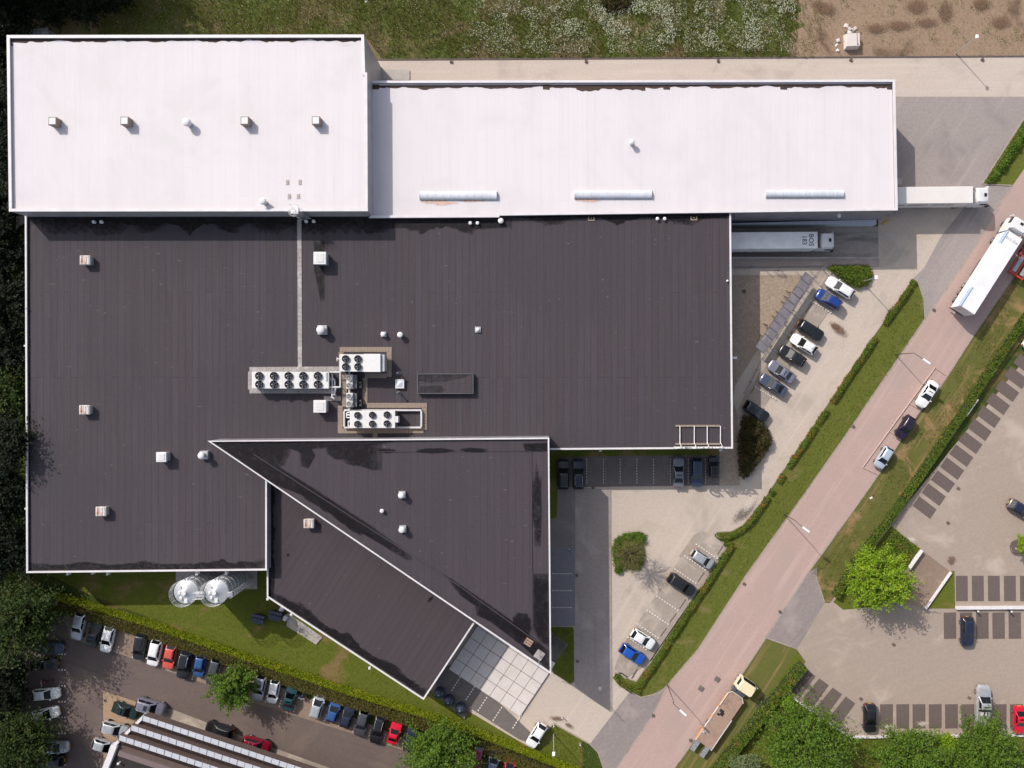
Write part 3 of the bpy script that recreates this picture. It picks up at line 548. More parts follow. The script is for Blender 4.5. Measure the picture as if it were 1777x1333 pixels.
# ------------------------------------------------------------------ buildings
def scallop(a, b, depth_fn, side, seed, step=0.45):
    """ragged stain polygon hugging the line a-b; side = unit vector into the roof"""
    rr = random.Random(seed); d = (b - a); L = d.length; d.normalize(); n = int(L / step); out = [a, b]; pts = []
    for i in range(n + 1):
        t = L * i / n; dep = max(0.04, depth_fn(t) * (0.85 + 0.3 * rr.random()))
        pts.append(a + d * t + side * dep)
    return out + list(reversed(pts))
class Ragged(list): pass
def scaled(poly, f):
    if isinstance(poly, Ragged): return [p + poly.side * ((p - poly.a).dot(poly.side)) * (f - 1) for p in poly]
    c = sum((Vector(p) for p in poly), Vector((0, 0, 0))) / len(poly); f = 1 + (f - 1) * 0.55
    return [c + (Vector(p) - c) * f for p in poly]
def building(name, label, outline, zr, zp, wallm, roofm, copem, cw=0.32, skip=(), stains=(), cat='building', inset_roof=None):
    """outline: world points at the wall face. zr roof level, zp parapet top. skip: edges without coping"""
    root = empty(name, (0, 0, 0), 0, label, cat)
    wm = MB(); wm.prism(outline, 0, zp - 0.12, 0, False); obj('wall', wm, M[wallm], root)
    inn = inset(outline, cw - 0.04); rm = MB(); rm.sheet(inn, zr)
    n = len(outline)
    for i in range(n):
        if i in skip: continue
        a, b = inn[i], inn[(i + 1) % n]
        rm.add([(a.x, a.y, zr), (b.x, b.y, zr), (b.x, b.y, zp - 0.12), (a.x, a.y, zp - 0.12)], [(0, 1, 2, 3) if area(outline) < 0 else (3, 2, 1, 0)], 1)
    mats = [M[roofm], M[wallm]]
    soft = []
    for poly, mt in stains:
        if mt in ('damp', 'damp_soft', 'rust_stain'):
            for f in (0.72, 0.86, 1.0, 1.13): soft.append((scaled(poly, f), mt))
        else: soft.append((poly, mt))
    for k, (poly, mt) in enumerate(soft):
        if M[mt] not in mats: mats.append(M[mt])
        rm.sheet(poly, zr + 0.004 + 0.0015 * k, mats.index(M[mt]))
    obj('roof', rm, mats, root)
    cm = MB(); out = inset(outline, -0.05); inn2 = inset(outline, cw)
    for i in range(n):
        if i in skip: continue
        j = (i + 1) % n; q = [out[i], out[j], inn2[j], inn2[i]]
        cm.prism(q if area(q) > 0 else list(reversed(q)), zp - 0.12, zp, 0, True, True)
    obj('roof_edge', cm, M[copem], root)
    return root
SD = Vector((0, -1, 0)); ND = Vector((0, 1, 0)); ED = Vector((1, 0, 0)); WD = Vector((-1, 0, 0))
rs = random.Random(11)
def wob(base, amp, wl, seed):
    r2 = random.Random(seed); ph = [r2.uniform(0, 6.28) for _ in range(4)]
    def f(t): return base + amp * (0.5 * math.sin(t / wl * 6.28 + ph[0]) + 0.35 * math.sin(t / wl * 14.3 + ph[1]) + 0.25 * math.sin(t / wl * 31 + ph[2]))
    return f
def bumps(d0, d1, wl, seed):
    r2 = random.Random(seed); ph = r2.uniform(0, 3)
    def f(t): return d0 + (d1 - d0) * (1 - abs(math.sin(t / wl * math.pi + ph)) ** 0.7) + 0.06 * math.sin(t * 3.1)
    return f
# tall white hall
ZT = 10.5; ZTR = 10.15
TO = PW([(12, 61.5), (631, 60.5), (633, 126), (636.5, 126.5), (637.5, 366), (16, 366.5)], ZT)
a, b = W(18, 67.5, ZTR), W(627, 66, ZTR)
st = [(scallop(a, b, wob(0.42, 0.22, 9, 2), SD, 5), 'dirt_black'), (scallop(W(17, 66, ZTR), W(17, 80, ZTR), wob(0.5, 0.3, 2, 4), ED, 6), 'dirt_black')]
st += [(PW(blob(x, y, rx, ry, 0, i + 30), ZTR), 'dirt_soft') for i, (x, y, rx, ry) in enumerate([(195, 276, 12, 1.4), (246, 275, 6, 1.5), (300, 276, 7, 1.2), (245, 324, 8, 1.0), (431, 255, 2, 1), (330, 290, 9, 1.0), (120, 170, 5, .8), (505, 240, 2, 4), (600, 78, 8, 1.2)])]
tall = building('tall_hall', 'tall hall with a white flat roof and four square rooflights', TO, ZTR, ZT, 'wwall', 'wroof', 'coping', 0.36, (), st)
# long white hall
ZLN = 7.65; ZLR = 7.25
LO = PW([(640, 140.5), (1553, 138.5), (1557.5, 364.5), (866, 373.5), (866, 376.5), (640, 377.5)], ZLN)
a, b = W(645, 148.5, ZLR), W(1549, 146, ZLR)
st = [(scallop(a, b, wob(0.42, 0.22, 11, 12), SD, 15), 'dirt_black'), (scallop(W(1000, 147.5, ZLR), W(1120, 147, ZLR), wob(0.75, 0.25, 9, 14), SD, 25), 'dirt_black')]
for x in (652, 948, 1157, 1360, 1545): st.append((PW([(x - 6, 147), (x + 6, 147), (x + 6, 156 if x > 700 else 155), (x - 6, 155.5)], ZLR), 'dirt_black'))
st += [(PW(blob(760, 351, 26, 4.5, 0, 52, 30, .5), ZLR), 'rust_stain'), (PW(blob(820, 348.5, 22, 1.6, 0, 53), ZLR), 'rust_stain'), (PW(blob(1018, 347.5, 20, 2.6, 0, 54, 28, .5), ZLR), 'rust_stain'), (PW(blob(1380, 344, 24, 1.2, 0, 55), ZLR), 'dirt_soft')]
long = building('long_hall', 'long low hall with a white roof and three barrel rooflights', LO, ZLR, ZLN, 'gwall', 'wroof', 'coping', 0.30, (5,), st)
sw = W(1557.5, 364.5, ZLN)
lx1 = W(1521, 390, 1.35).x; mb = MB(); mb.prism([(W(1246, 390)[0], hy1 + 0.005), (lx1, hy1 + 0.005), (lx1, sw.y - 0.02), (W(1246, 390)[0], sw.y - 0.62)], -0.4, 1.35, 0)
obj('dock_ledge', mb, M['ledge'], long)
mb = MB(); p = W(1456, 373, 6.0); mb.box(p.x - 0.22, p.x + 0.22, sw.y - 0.75, sw.y - 0.2, 6.0, 6.12); mb.box(p.x - 0.06, p.x + 0.06, sw.y - 0.3, sw.y, 5.85, 6.0); obj('wall_lamp', mb, M['lamphead'], long)
mb = MB(); ex = LO[2][0] + 0.03; ey = W(1557, 338, 3).y; mb.box(ex, ex + 0.08, ey - 1.6, ey + 1.6, 0.0, 4.4); obj('dock_door', mb, M['steel'], long)
for i, (x0, x1, y0, y1) in enumerate([(727, 862, 330, 345), (997, 1132, 328, 343), (1331, 1466, 327, 341)]):
    p0 = W(x0, y1, 8.0); p1 = W(x1, y0, 8.0); ym_, hw = (p0.y + p1.y) / 2, (p1.y - p0.y) / 2
    kb = MB(); kb.box(p0.x, p1.x, ym_ - hw, ym_ + hw, ZLR, 7.45); rl = obj('rooflight', kb, M['alu'], long)
    gb = MB(); n = 10; N2 = 10
    for s_ in range(n):
        xa = p0.x + 0.04 + (p1.x - p0.x - 0.08) * s_ / n; xb = p0.x + 0.04 + (p1.x - p0.x - 0.08) * (s_ + 1) / n - 0.05
        pr = [(ym_ + (hw - 0.05) * math.cos(math.pi * k / N2), 7.45 + 0.32 * math.sin(math.pi * k / N2)) for k in range(N2 + 1)]
        vs = [(xa, y, z) for y, z in pr] + [(xb, y, z) for y, z in pr]
        gb.add(vs, [(k, k + 1, N2 + 2 + k, N2 + 1 + k) for k in range(N2)] + [tuple(range(N2 + 1)), tuple(reversed(range(N2 + 1, 2 * N2 + 2)))])
    obj('glazing', gb, M['rooflight'], rl)
    rb = MB()
    for s_ in range(n + 1):
        xa = p0.x + 0.015 + (p1.x - p0.x - 0.08) * s_ / n
        pr = [(xa, ym_ + (hw - 0.04) * math.cos(math.pi * k / N2), 7.45 + 0.34 * math.sin(math.pi * k / N2)) for k in range(N2 + 1)]
        rb.path(pr, 0.03, 5)
    obj('glazing_bars', rb, M['white'], rl)
# dark hall
ZD = 7.25; ZDR = 6.92
DO = PW([(43.5, 371), (1268, 367), (1271.5, 778), (840, 781), (462.5, 783), (462.5, 989.5), (46, 994)], ZD)
def edge_st(x0, x1, y, z, f, side, seed, m): return (scallop(W(x0, y, z), W(x1, y, z), f, side, seed), m)
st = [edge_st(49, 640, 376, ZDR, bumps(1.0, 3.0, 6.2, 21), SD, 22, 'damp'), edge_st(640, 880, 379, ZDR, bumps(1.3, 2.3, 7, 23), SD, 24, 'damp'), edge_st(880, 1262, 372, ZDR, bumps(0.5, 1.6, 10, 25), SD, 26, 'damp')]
st += [(scallop(W(52, 989.5, ZDR), W(330, 988, ZDR), bumps(0.75, 1.35, 9, 28), ND, 29), 'damp_soft'), (scallop(W(330, 987, ZDR), W(455, 985, ZDR), wob(0.95, 0.3, 7, 27), ND, 30), 'damp_soft')]
st += [(scallop(W(49, 380, ZDR), W(49, 985, ZDR), wob(0.28, 0.12, 5, 33), ED, 34), 'damp_soft')]
st += [(PW([(545, 420), (563, 420), (563, 520), (556, 520), (545, 470)], ZDR), 'damp_soft')]
dark = building('dark_hall', 'wide hall with a dark bitumen roof carrying the cooling plant', DO, ZDR, ZD, 'gwall', 'bit', 'coping', 0.2, (0, 3), st)
# lower wing
ZW = 5.9; ZWR = 5.55
T1, T2, T3 = W(361.5, 765.5, 10.6), W(952.5, 760, 10.6), W(956, 1169, 10.6)
WO = [W(463, 842, ZW), W(463.5, 1036, ZW), W(735, 1214, ZW), W(822.5, 1082, ZW), W(838, 1050, ZW), W(520, 815, ZW)]
nrm = (WO[2] - WO[1]).normalized(); nin = Vector((-nrm.y, nrm.x, 0)); nin = nin if nin.y > 0 else -nin
st = [(scallop(W(468, 1035, ZWR), W(733, 1207, ZWR), bumps(0.9, 1.9, 8, 41), nin, 42), 'damp'), (scallop(W(467, 845, ZWR), W(468, 1033, ZWR), wob(0.7, 0.3, 6, 43), ED, 44), 'damp'),
      (PW(blob(747, 1040, 7, 2.5, -0.95, 46), ZWR), 'damp'), (PW(blob(500, 963, 2, 3, 0, 47), ZWR), 'damp')]
low = building('lower_wing', 'low angular wing with a dark roof beside the lawn', WO, ZWR, ZW, 'gwall', 'bit_low', 'coping', 0.17, (3, 4, 5), st)
# triangular wing
ZTR3 = 10.3
dg = (T3 - T1).normalized(); dn = Vector((-dg.y, dg.x, 0)); dn = dn if dn.y > 0 else -dn
tz = ZTR3
st = [(PW([(372, 768), (560, 767), (560, 768), (700, 766), (655, 770), (655, 814), (640, 815), (622, 806), (608, 808), (600, 796), (585, 798), (572, 788), (568, 776), (540, 778), (548, 790), (536, 812), (524, 808), (521, 786), (508, 780), (498, 776), (490, 800), (484, 813), (470, 806), (455, 795), (430, 792)], tz), 'damp'),
      (PW([(372, 769), (450, 792), (480, 808), (540, 845), (640, 910), (700, 955), (706, 965), (696, 966), (600, 908), (560, 880), (548, 866), (520, 858), (500, 850), (468, 838)], tz), 'damp'),
      (PW(blob(555, 872, 40, 9, 0.6, 81, 30, .3), tz), 'damp'), (PW(blob(600, 905, 34, 8, 0.6, 82, 30, .3), tz), 'damp'), (PW(blob(640, 928, 12, 3, 0.55, 83), tz), 'damp'),
      (PW([(775, 1000), (800, 1016), (850, 1050), (905, 1090), (950, 1128), (950, 1160), (905, 1120), (850, 1078), (828, 1068), (826, 1052), (800, 1034)], tz), 'damp'),
      (PW([(926, 1000), (951, 1000), (952, 1120), (935, 1110), (926, 1090)], tz), 'damp'), (PW(blob(905, 1085, 18, 20, 0, 86, 30, .12), tz), 'damp'),
      (PW(blob(932, 880, 7, 75, 0, 85, 30, .25), tz), 'damp_soft'), (PW([(908, 770), (949, 768), (950, 783), (912, 784)], tz), 'damp'),
      (PW(blob(670, 782, 14, 4.5, 0, 87), tz), 'damp'), (PW(blob(755, 782, 30, 4.5, 0, 88, 30, .15), tz), 'damp'), (PW(blob(822, 781, 22, 4, 0, 89, 30, .2), tz), 'damp')]
# seams: strip along the diagonal and along the east edge
def seam(p, q, w, z): 
    m = MB(); m.strip([p, q], w, z, z + 0.07); return m
tri = building('triangular_wing', 'high triangular wing with a dark roof and thin white edge', [T1, T2, T3], ZTR3, 10.6, 'gwall', 'bit_tri', 'coping', 0.16, (), st)
sm = MB(); sm.strip([W(440, 788, tz), W(790, 1012, tz), W(930, 1112, tz)], 0.12, tz + 0.03, tz + 0.09); sm.strip([W(922, 784, tz), W(924, 1100, tz)], 0.12, tz + 0.03, tz + 0.09); sm.strip([W(655, 784, tz), W(922, 783, tz)], 0.08, tz + 0.03, tz + 0.07)
obj('roof_seam', sm, M['bit_tri'], tri)
# downpipes and outlets at the roof edges
for px, py, z, o in ((1042, 784, 6.3, dark), (1251, 783, 6.3, dark), (117, 994.5, 6.6, dark), (160, 997, 6.2, dark), (186, 994, 6.6, dark), (341, 990, 6.6, dark), (392, 991, 6.4, dark)):
    p = W(px, py, z); yb = DO[2][1] if px > 900 else DO[6][1]
    mb = MB(); mb.box(p.x - 0.17, p.x + 0.17, min(yb - 0.55, p.y), yb - 0.02, z - 0.6, z); mb.tube((p.x, yb - 0.2, 0), (p.x, yb - 0.2, z - 0.5), 0.07); obj('downpipe', mb, M['offwhite'], o)
for px, py in ((42.5, 600), (43.5, 883)):
    p = W(px, py, 6.9); mb = MB(); mb.box(p.x - 0.1, p.x + 0.35, p.y - 0.12, p.y + 0.12, 6.5, 6.9); mb.tube((p.x + 0.1, p.y, 0), (p.x + 0.1, p.y, 6.5), 0.06); obj('downpipe', mb, M['offwhite'], dark)
for px, py in ((464, 1040), (641, 1160), (505, 1067)):
    p = W(px, py, 5.4); mb = MB(); mb.box(p.x - 0.16, p.x + 0.16, p.y - 0.16, p.y + 0.16, 5.0, 5.4); mb.tube((p.x + 0.05, p.y + 0.05, 0), (p.x + 0.05, p.y + 0.05, 5.0), 0.06); obj('downpipe', mb, M['offwhite'], low)
p = W(1276, 621, 5.6); mb = MB(); mb.box(DO[1][0] + 0.02, p.x + 0.25, p.y - 0.14, p.y + 0.14, 5.5, 5.62); mb.box(p.x - 0.05, p.x + 0.3, p.y - 0.2, p.y + 0.2, 5.4, 5.5); obj('wall_lamp', mb, M['lamphead'], dark)
# sawtooth factory
fz = 6.4; u = (W(492, 1322, fz) - W(249, 1241.6, fz)).normalized(); v = Vector((u.y, -u.x, 0)); v = v if v.y < 0 else -v
A = W(253, 1239.2, fz); corner = W(200, 1292, fz)
P1, P2, P3, P4, P5 = A, A + u * 60, A + u * 60 + v * 40, W(150, 1420, fz), corner
fac = empty('factory', (0, 0, 0), 0, 'brown sawtooth roofed factory with three glazed strips', 'building')
mb = MB(); mb.prism(inset([P1, P2, P3, P4, P5], 5.2), 0, fz - 0.75, 0, False); obj('wall', mb, M['brown2'], fac)
mb = MB(); mb.prism([P1, P2, P3, P4, P5], fz - 0.75, fz - 0.34, 0, True, True); obj('canopy', mb, M['brown'], fac)
mb = MB(); mb.sheet([P1, P2, P3, P4, P5], fz - 0.32); obj('roof', mb, M['brown'], fac)
mb = MB(); mb.strip([P1 + Vector((0.15, 0.1, 0)), P5, ], 0.42, fz - 0.5, fz + 0.12); mb.strip([P5, P4], 0.85, fz - 0.5, fz + 0.3); obj('gable_edge', mb, M['coping'], fac)
for k, (px, py) in enumerate(((246.5, 1244), (226, 1260.5), (205, 1278))):
    s0 = W(px, py, fz + 0.8); L = 52.0; wv = 0.80
    bm_ = MB(); a0, a1 = s0 + u * 0.05, s0 + u * L
    zb, zt = fz - 0.3, fz + 1.0
    vs = [a0 - v * 0.2, a1 - v * 0.2, a1 + v * wv, a0 + v * wv]
    bm_.add([(p.x, p.y, zb) for p in vs] + [(vs[0].x, vs[0].y, zt - 0.35), (vs[1].x, vs[1].y, zt - 0.35), (vs[2].x, vs[2].y, zt - 0.62), (vs[3].x, vs[3].y, zt - 0.62)], [(0, 1, 5, 4), (1, 2, 6, 5), (2, 3, 7, 6), (3, 0, 4, 7)])
    # brown slope behind the glazing
    back = [a0 + v * wv, a1 + v * wv, a1 + v * 1.75, a0 + v * 1.75]
    bm_.add([(back[0].x, back[0].y, zt - 0.64), (back[1].x, back[1].y, zt - 0.64), (back[2].x, back[2].y, zb + 0.03), (back[3].x, back[3].y, zb + 0.03)], [(0, 1, 2, 3), (3, 2, 1, 0)])
    st_ = obj('sawtooth', bm_, M['brown'], fac)
    gl = MB(); npan = 44
    for i in range(npan):
        q0 = a0 + u * (i * L / npan + 0.03); q1 = a0 + u * ((i + 1) * L / npan - 0.03)
        vs = [q0 - v * 0.15, q1 - v * 0.15, q1 + v * (wv - 0.03), q0 + v * (wv - 0.03)]
        zz = (zt - 0.30, zt - 0.30, zt - 0.57, zt - 0.57)
        gl.add([(p.x, p.y, z) for p, z in zip(vs, zz)] + [(p.x, p.y, z - 0.05) for p, z in zip(vs, zz)], [(3, 2, 1, 0), (0, 1, 5, 4), (1, 2, 6, 5), (2, 3, 7, 6), (3, 0, 4, 7), (4, 5, 6, 7)])
    obj('glazing', gl, M['glaze'], st_)
    ba = MB()
    for i in range(0, npan + 1, 2):
        q0 = a0 + u * (i * L / npan); ba.tube((q0 - v * 0.15) * 1 + Vector((0, 0, zt - 0.28 - q0.z)), q0 + v * (wv + 0.2) + Vector((0, 0, zt - 0.62 - q0.z)), 0.03, 0.03, 5)
    obj('glazing_bars', ba, M['steel'], st_)
bl = MB(); c0 = W(198, 1296, fz); bl.prism([c0 + u * 1.0 + v * 0.15, c0 + u * 46 + v * 0.15, c0 + u * 46 + v * 0.95, c0 + u * 1.0 + v * 0.95], fz - 0.3, fz + 0.25); obj('inner_parapet', bl, M['brown2'], fac)
br = MB(); br.sheet([c0 + u * 0.7 + v * 0.95, c0 + u * 46 + v * 0.95, c0 + u * 46 + v * 30, c0 + u * 0.5 + v * 20 - u * 8], fz - 0.27); obj('flat_roof', br, M['blackroof'], fac)
p = W(207, 1324, fz); mb = MB(); mb.cyl(p.x, p.y, fz - 0.3, fz + 0.25, 0.12); mb.dome(p.x, p.y, fz + 0.25, 0.2, 0.15, 12, 4); tag(obj('roof_cowl', mb, M['white']), 'tiny white roof cowl on the black factory roof', 'roof vent')
# ------------------------------------------------------------------ roof equipment
def roofz(h): return h
def fan_parts(parent, x, y, z, r, light=False):
    mb = MB(); mb.cyl(x, y, z, z + 0.22, r + 0.05, r + 0.02, 20, 0, False); mb.cyl(x, y, z + 0.02, z + 0.03, r, r, 20)
    f = obj('fan', mb, M['fan'] if not light else M['galv'], parent)
    bl = MB(); nb = 5
    for k in range(nb):
        a = 2 * math.pi * k / nb + 0.3
        c, s = math.cos(a), math.sin(a); c2, s2 = math.cos(a + 0.55), math.sin(a + 0.55)
        bl.add([(x + 0.16 * c, y + 0.16 * s, z + 0.10), (x + r * 0.93 * c, y + r * 0.93 * s, z + 0.08), (x + r * 0.93 * c2, y + r * 0.93 * s2, z + 0.15), (x + 0.16 * c2, y + 0.16 * s2, z + 0.15)], [(0, 1, 2, 3), (3, 2, 1, 0)])
    bl.cyl(x, y, z + 0.06, z + 0.2, 0.15, 0.1, 10)
    obj('fan_blades', bl, M['fan_blade'], f)
    gd = MB(); gd.ringz(x, y, z + 0.24, r * 0.66, 0.012, 16); gd.ringz(x, y, z + 0.24, r + 0.03, 0.03, 20)
    for k in range(4): a = math.pi * k / 4; gd.tube((x - r * math.cos(a), y - r * math.sin(a), z + 0.24), (x + r * math.cos(a), y + r * math.sin(a), z + 0.24), 0.01, 0.01, 4)
    obj('fan_guard', gd, M['fan'] if not light else M['white'], f)
RZ = ZDR + 0.02
def chiller(name, label, x0, y0, x1, y1, ztop, fans, fr, extra=None, mat='white'):
    a, b = W(x0, y1, ztop), W(x1, y0, ztop)
    root = empty(name, ((a.x + b.x) / 2, (a.y + b.y) / 2, RZ), 0, label, 'cooling unit', 'rooftop cooling units')
    ox, oy = root.location.x, root.location.y; hx, hy = (b.x - a.x) / 2, (b.y - a.y) / 2; H = ztop - RZ
    fb = MB(); 
    for y in (-hy + 0.1, hy - 0.1): fb.box(-hx, hx, y - 0.09, y + 0.09, 0, 0.25)
    for k in range(6): x = -hx + 0.1 + k * (2 * hx - 0.2) / 5; fb.box(x - 0.07, x + 0.07, -hy, hy, 0.25, 0.4); fb.box(x - 0.05, x + 0.05, -hy + 0.02, -hy + 0.12, 0.4, H - 0.3); fb.box(x - 0.05, x + 0.05, hy - 0.12, hy - 0.02, 0.4, H - 0.3)
    obj('frame', fb, M['galv'], root)
    cb = MB(); cb.box(-hx + 0.1, hx - 0.1, -hy + 0.14, hy - 0.14, 0.45, H - 0.35); obj('coil', cb, M['steel'], root)
    tb = MB(); tb.rbox(-hx, hx, -hy, hy, H - 0.32, H, 0.03); obj('casing', tb, M[mat], root)
    sb = MB(); nseg = max(2, len(fans) // 2)
    for k in range(1, nseg): x = -hx + 2 * hx * k / nseg; sb.box(x - 0.012, x + 0.012, -hy + 0.02, hy - 0.02, H, H + 0.012)
    obj('casing_seam', sb, M['coping_grey'], root)
    for px, py in fans:
        p = W(px, py, ztop); fan_parts(root, p.x - ox, p.y - oy, H, fr)
    return root, ox, oy, hx, hy, H
c1, ox, oy, hx, hy, H = chiller('cooling_unit', 'long white cooling unit with ten fans at the end of the paver walkway', 437, 645, 570.5, 674.5, 8.75,
    [(450.6 + 25.4 * k, y) for k in range(5) for y in (652.3, 667.2)], 0.52)
mb = MB(); mb.rbox(hx - 0.42, hx - 0.22, -0.15, hy - 0.1, H, H + 0.12, 0.02); obj('control_box', mb, M['alu'], c1)
c2, ox, oy, hx, hy, H = chiller('cooling_unit', 'white cooling unit with four fans and a blank hood', 589, 615, 660.5, 645, 9.35,
    [(600.4, 622.8), (621.6, 622.8), (600.4, 636.5), (621.6, 636.5)], 0.47)
mb = MB(); mb.rbox(-hx + 3.55, hx, -hy - 0.06, hy + 0.06, H - 0.6, H + 0.06, 0.04); obj('hood', mb, M['white'], c2)
mb = MB(); mb.box(hx + 0.01, hx + 0.5, -hy + 0.03, hy - 0.03, 0.7, H - 0.25)
for k in range(9): mb.box(hx + 0.5, hx + 0.55, -hy + 0.05, hy - 0.05, 0.75 + k * 0.12, 0.81 + k * 0.12)
obj('intake_louvre', mb, M['alu'], c2)
c3, ox, oy, hx, hy, H = chiller('cooling_unit', 'white cooling unit with six fans on a long empty frame', 607, 713, 685.5, 743, 9.0,
    [(621, 720.6), (646.6, 720.2), (672, 719.6), (621, 736), (646.6, 735.6), (672, 735)], 0.43)
mb = MB(); mb.rbox(hx + 0.01, hx + 0.45, -0.45, 0.45, H - 0.9, H - 0.02, 0.03); obj('control_box', mb, M['white'], c3)
mb = MB(); q0, q1 = W(597, 742, 7.4), W(731, 712, 7.4)
for y in (q0.y, q1.y): mb.box(q0.x - ox, q1.x - ox, y - oy - 0.12, y - oy + 0.12, 0.02, 0.5)
for x in (q0.x, q1.x): mb.box(x - ox - 0.12, x - ox + 0.12, q0.y - oy + 0.13, q1.y - oy - 0.13, 0.02, 0.5)
obj('base_frame', mb, M['coping_grey'], c3)
mb = MB(); xx = -hx - 0.1; mb.path([(xx, hy - 0.3, 1.2), (xx - 0.6, hy - 0.3, 1.2), (xx - 0.6, 0.2, 1.2), (xx, 0.2, 1.2)], 0.09); mb.path([(xx, -0.3, 1.2), (xx - 0.35, -0.3, 1.2), (xx - 0.35, -hy + 0.2, 1.2), (xx, -hy + 0.2, 1.2)], 0.09); mb.path([(xx - 0.6, 0.6, 1.2), (xx, 0.6, 1.2)], 0.12)
obj('pipes', mb, M['white'], c3)
# small condensers
def condenser(px0, py0, px1, py1, zt, fans, label):
    a, b = W(px0, py1, zt), W(px1, py0, zt); root = empty('condenser', ((a.x + b.x) / 2, (a.y + b.y) / 2, RZ), 0, label, 'condenser', 'small twin fan condensers')
    hx, hy = (b.x - a.x) / 2, (b.y - a.y) / 2; H = zt - RZ
    mb = MB(); mb.rbox(-hx, hx, -hy, hy, 0.35, H, 0.03); obj('casing', mb, M['offwhite'], root)
    mb = MB(); mb.box(hx, hx + 0.5, -hy + 0.05, hy - 0.05, 0.35, H - 0.35); obj('coil', mb, M['steel'], root)
    mb = MB(); [mb.box(x - 0.08, x + 0.08, -hy, hy, 0, 0.34) for x in (-hx + 0.15, hx - 0.15)]; obj('base_frame', mb, M['galv'], root)
    for px, py in fans:
        p = W(px, py, zt); fan_parts(root, p.x - root.location.x, p.y - root.location.y, H, 0.36, True)
condenser(601, 650, 612, 675, 8.4, [(606.3, 656.4), (606.3, 669)], 'grey twin fan condenser just below the four fan unit')
condenser(601, 682, 612, 707, 8.4, [(606.3, 688), (606.3, 701)], 'grey twin fan condenser just above the six fan unit')
for y, w_ in ((668, 'upper black box of the pair beside the twin condensers'), (699.5, 'lower black box of the pair beside the twin condensers')):
    p = W(625, y, 7.5); mb = MB().at((p.x, p.y, RZ)); mb.rbox(-0.3, 0.3, -0.55, 0.55, 0.03, 0.6, 0.03); o = obj('junction_box', mb, M['black'], None); tag(o, w_, 'box', 'black boxes by the condensers')
    k = MB().at((p.x, p.y, RZ)); 
    for dy in (-0.3, 0.35): k.cyl(0, dy, 0.6, 0.66, 0.07)
    obj('cap', k, M['white'], o)
# pipework between the chillers
mb = MB(); z1 = 8.2
def pt(x, y, z): return W(x, y, z)
mb.path([pt(571, 646, z1), pt(590.5, 646, z1), pt(590.5, 672, z1), pt(572, 672, z1)], 0.12)
mb.path([pt(576.5, 649, z1 - .4), pt(576.5, 690, z1 - .4), pt(580, 692, z1 - .4)], 0.13); mb.path([pt(572, 657, z1 - .4), pt(578, 657, z1 - .4), pt(581, 661, z1 - .4), pt(580, 686, z1 - .4)], 0.12)
mb.path([pt(571, 660, z1 - .4), pt(577, 660, z1 - .4)], 0.1); mb.path([pt(583, 674, z1), pt(581, 684, z1 - .7), pt(583, 687, z1 - 1)], 0.08)
for x, y in ((590.5, 646), (590.5, 672), (576.5, 690)): p = pt(x, y, 7.6); mb.tube((p.x, p.y, RZ), (p.x, p.y, z1), 0.06)
tag(obj('pipework', mb, M['offwhite']), 'white pipework loop between the ten fan unit and the condensers', 'pipes')
mb = MB(); mb.path([pt(606.5, 645, 8), pt(606.5, 650, 8)], 0.12); mb.path([pt(606.5, 675, 7.6), pt(606.5, 682, 7.6)], 0.14); mb.path([pt(606.5, 707, 7.6), pt(606.5, 714, 7.6)], 0.12)
tag(obj('pipework', mb, M['offwhite']), 'short white pipes linking the twin fan condensers in a row', 'pipes')
mb = MB(); mb.path([pt(590, 623, 7.6), pt(585, 623, 7.6)], 0.08); mb.path([pt(585, 620, 7.6), pt(585, 627, 7.6)], 0.07)
tag(obj('drain_valve', mb, M['white']), 'small white valve sticking out left of the four fan unit', 'valve')
# walkways of loose pavers on the roof
def walkway(name, label, runs, mat, w=0.86, tile=0.86, z=RZ, h=0.05):
    mb = MB(); rr = random.Random(len(label))
    for (xa, ya, xb, yb) in runs:
        a, b = W(xa, ya, z), W(xb, yb, z); d = b - a; L = d.length; d.normalize(); n = max(1, round(L / tile)); nn = Vector((-d.y, d.x, 0))
        for i in range(n):
            p0 = a + d * (L * i / n + 0.012); p1 = a + d * (L * (i + 1) / n - 0.012)
            mb.prism([p0 - nn * w / 2, p1 - nn * w / 2, p1 + nn * w / 2, p0 + nn * w / 2], z - 0.01, z + h + rr.uniform(-0.008, 0.008))
    return tag(obj(name, mb, M[mat]), label, 'walkway')
walkway('paver_walkway', 'pale paver walkway running from the roof ladder to the ten fan unit', [(519.5, 381, 520.8, 637)], 'pavers', 0.62, 0.62)
walkway('paver_walkway', 'pale paver border around the ten fan cooling unit', [(433, 641, 589, 640), (434.5, 645, 434.5, 676), (433, 679, 575, 679)], 'pavers', 0.66, 0.62)
walkway('paver_walkway', 'short pale paver row under the pipework end', [(562, 691.5, 592, 691.5)], 'pavers', 0.66, 0.62)
walkway('tile_walkway', 'tan tile path around the four fan unit and condensers', [(589.5, 606.5, 680, 606.5), (675.5, 611, 675.5, 654), (633, 652, 671, 652), (633.5, 656, 633.5, 702), (592, 611, 592, 645)], 'tan_tile', 0.72, 0.45)
walkway('tile_walkway', 'narrow tan tile path left of the twin fan condensers', [(598, 650, 598, 706)], 'tan_tile', 0.72, 0.45)
walkway('tile_walkway', 'tan tile path framing the six fan unit', [(637, 703.5, 741, 703.5), (590.5, 704, 590.5, 751), (736.5, 708, 736.5, 746), (587, 748, 735, 747.5), (651, 752, 651, 760)], 'tan_tile', 0.72, 0.45)
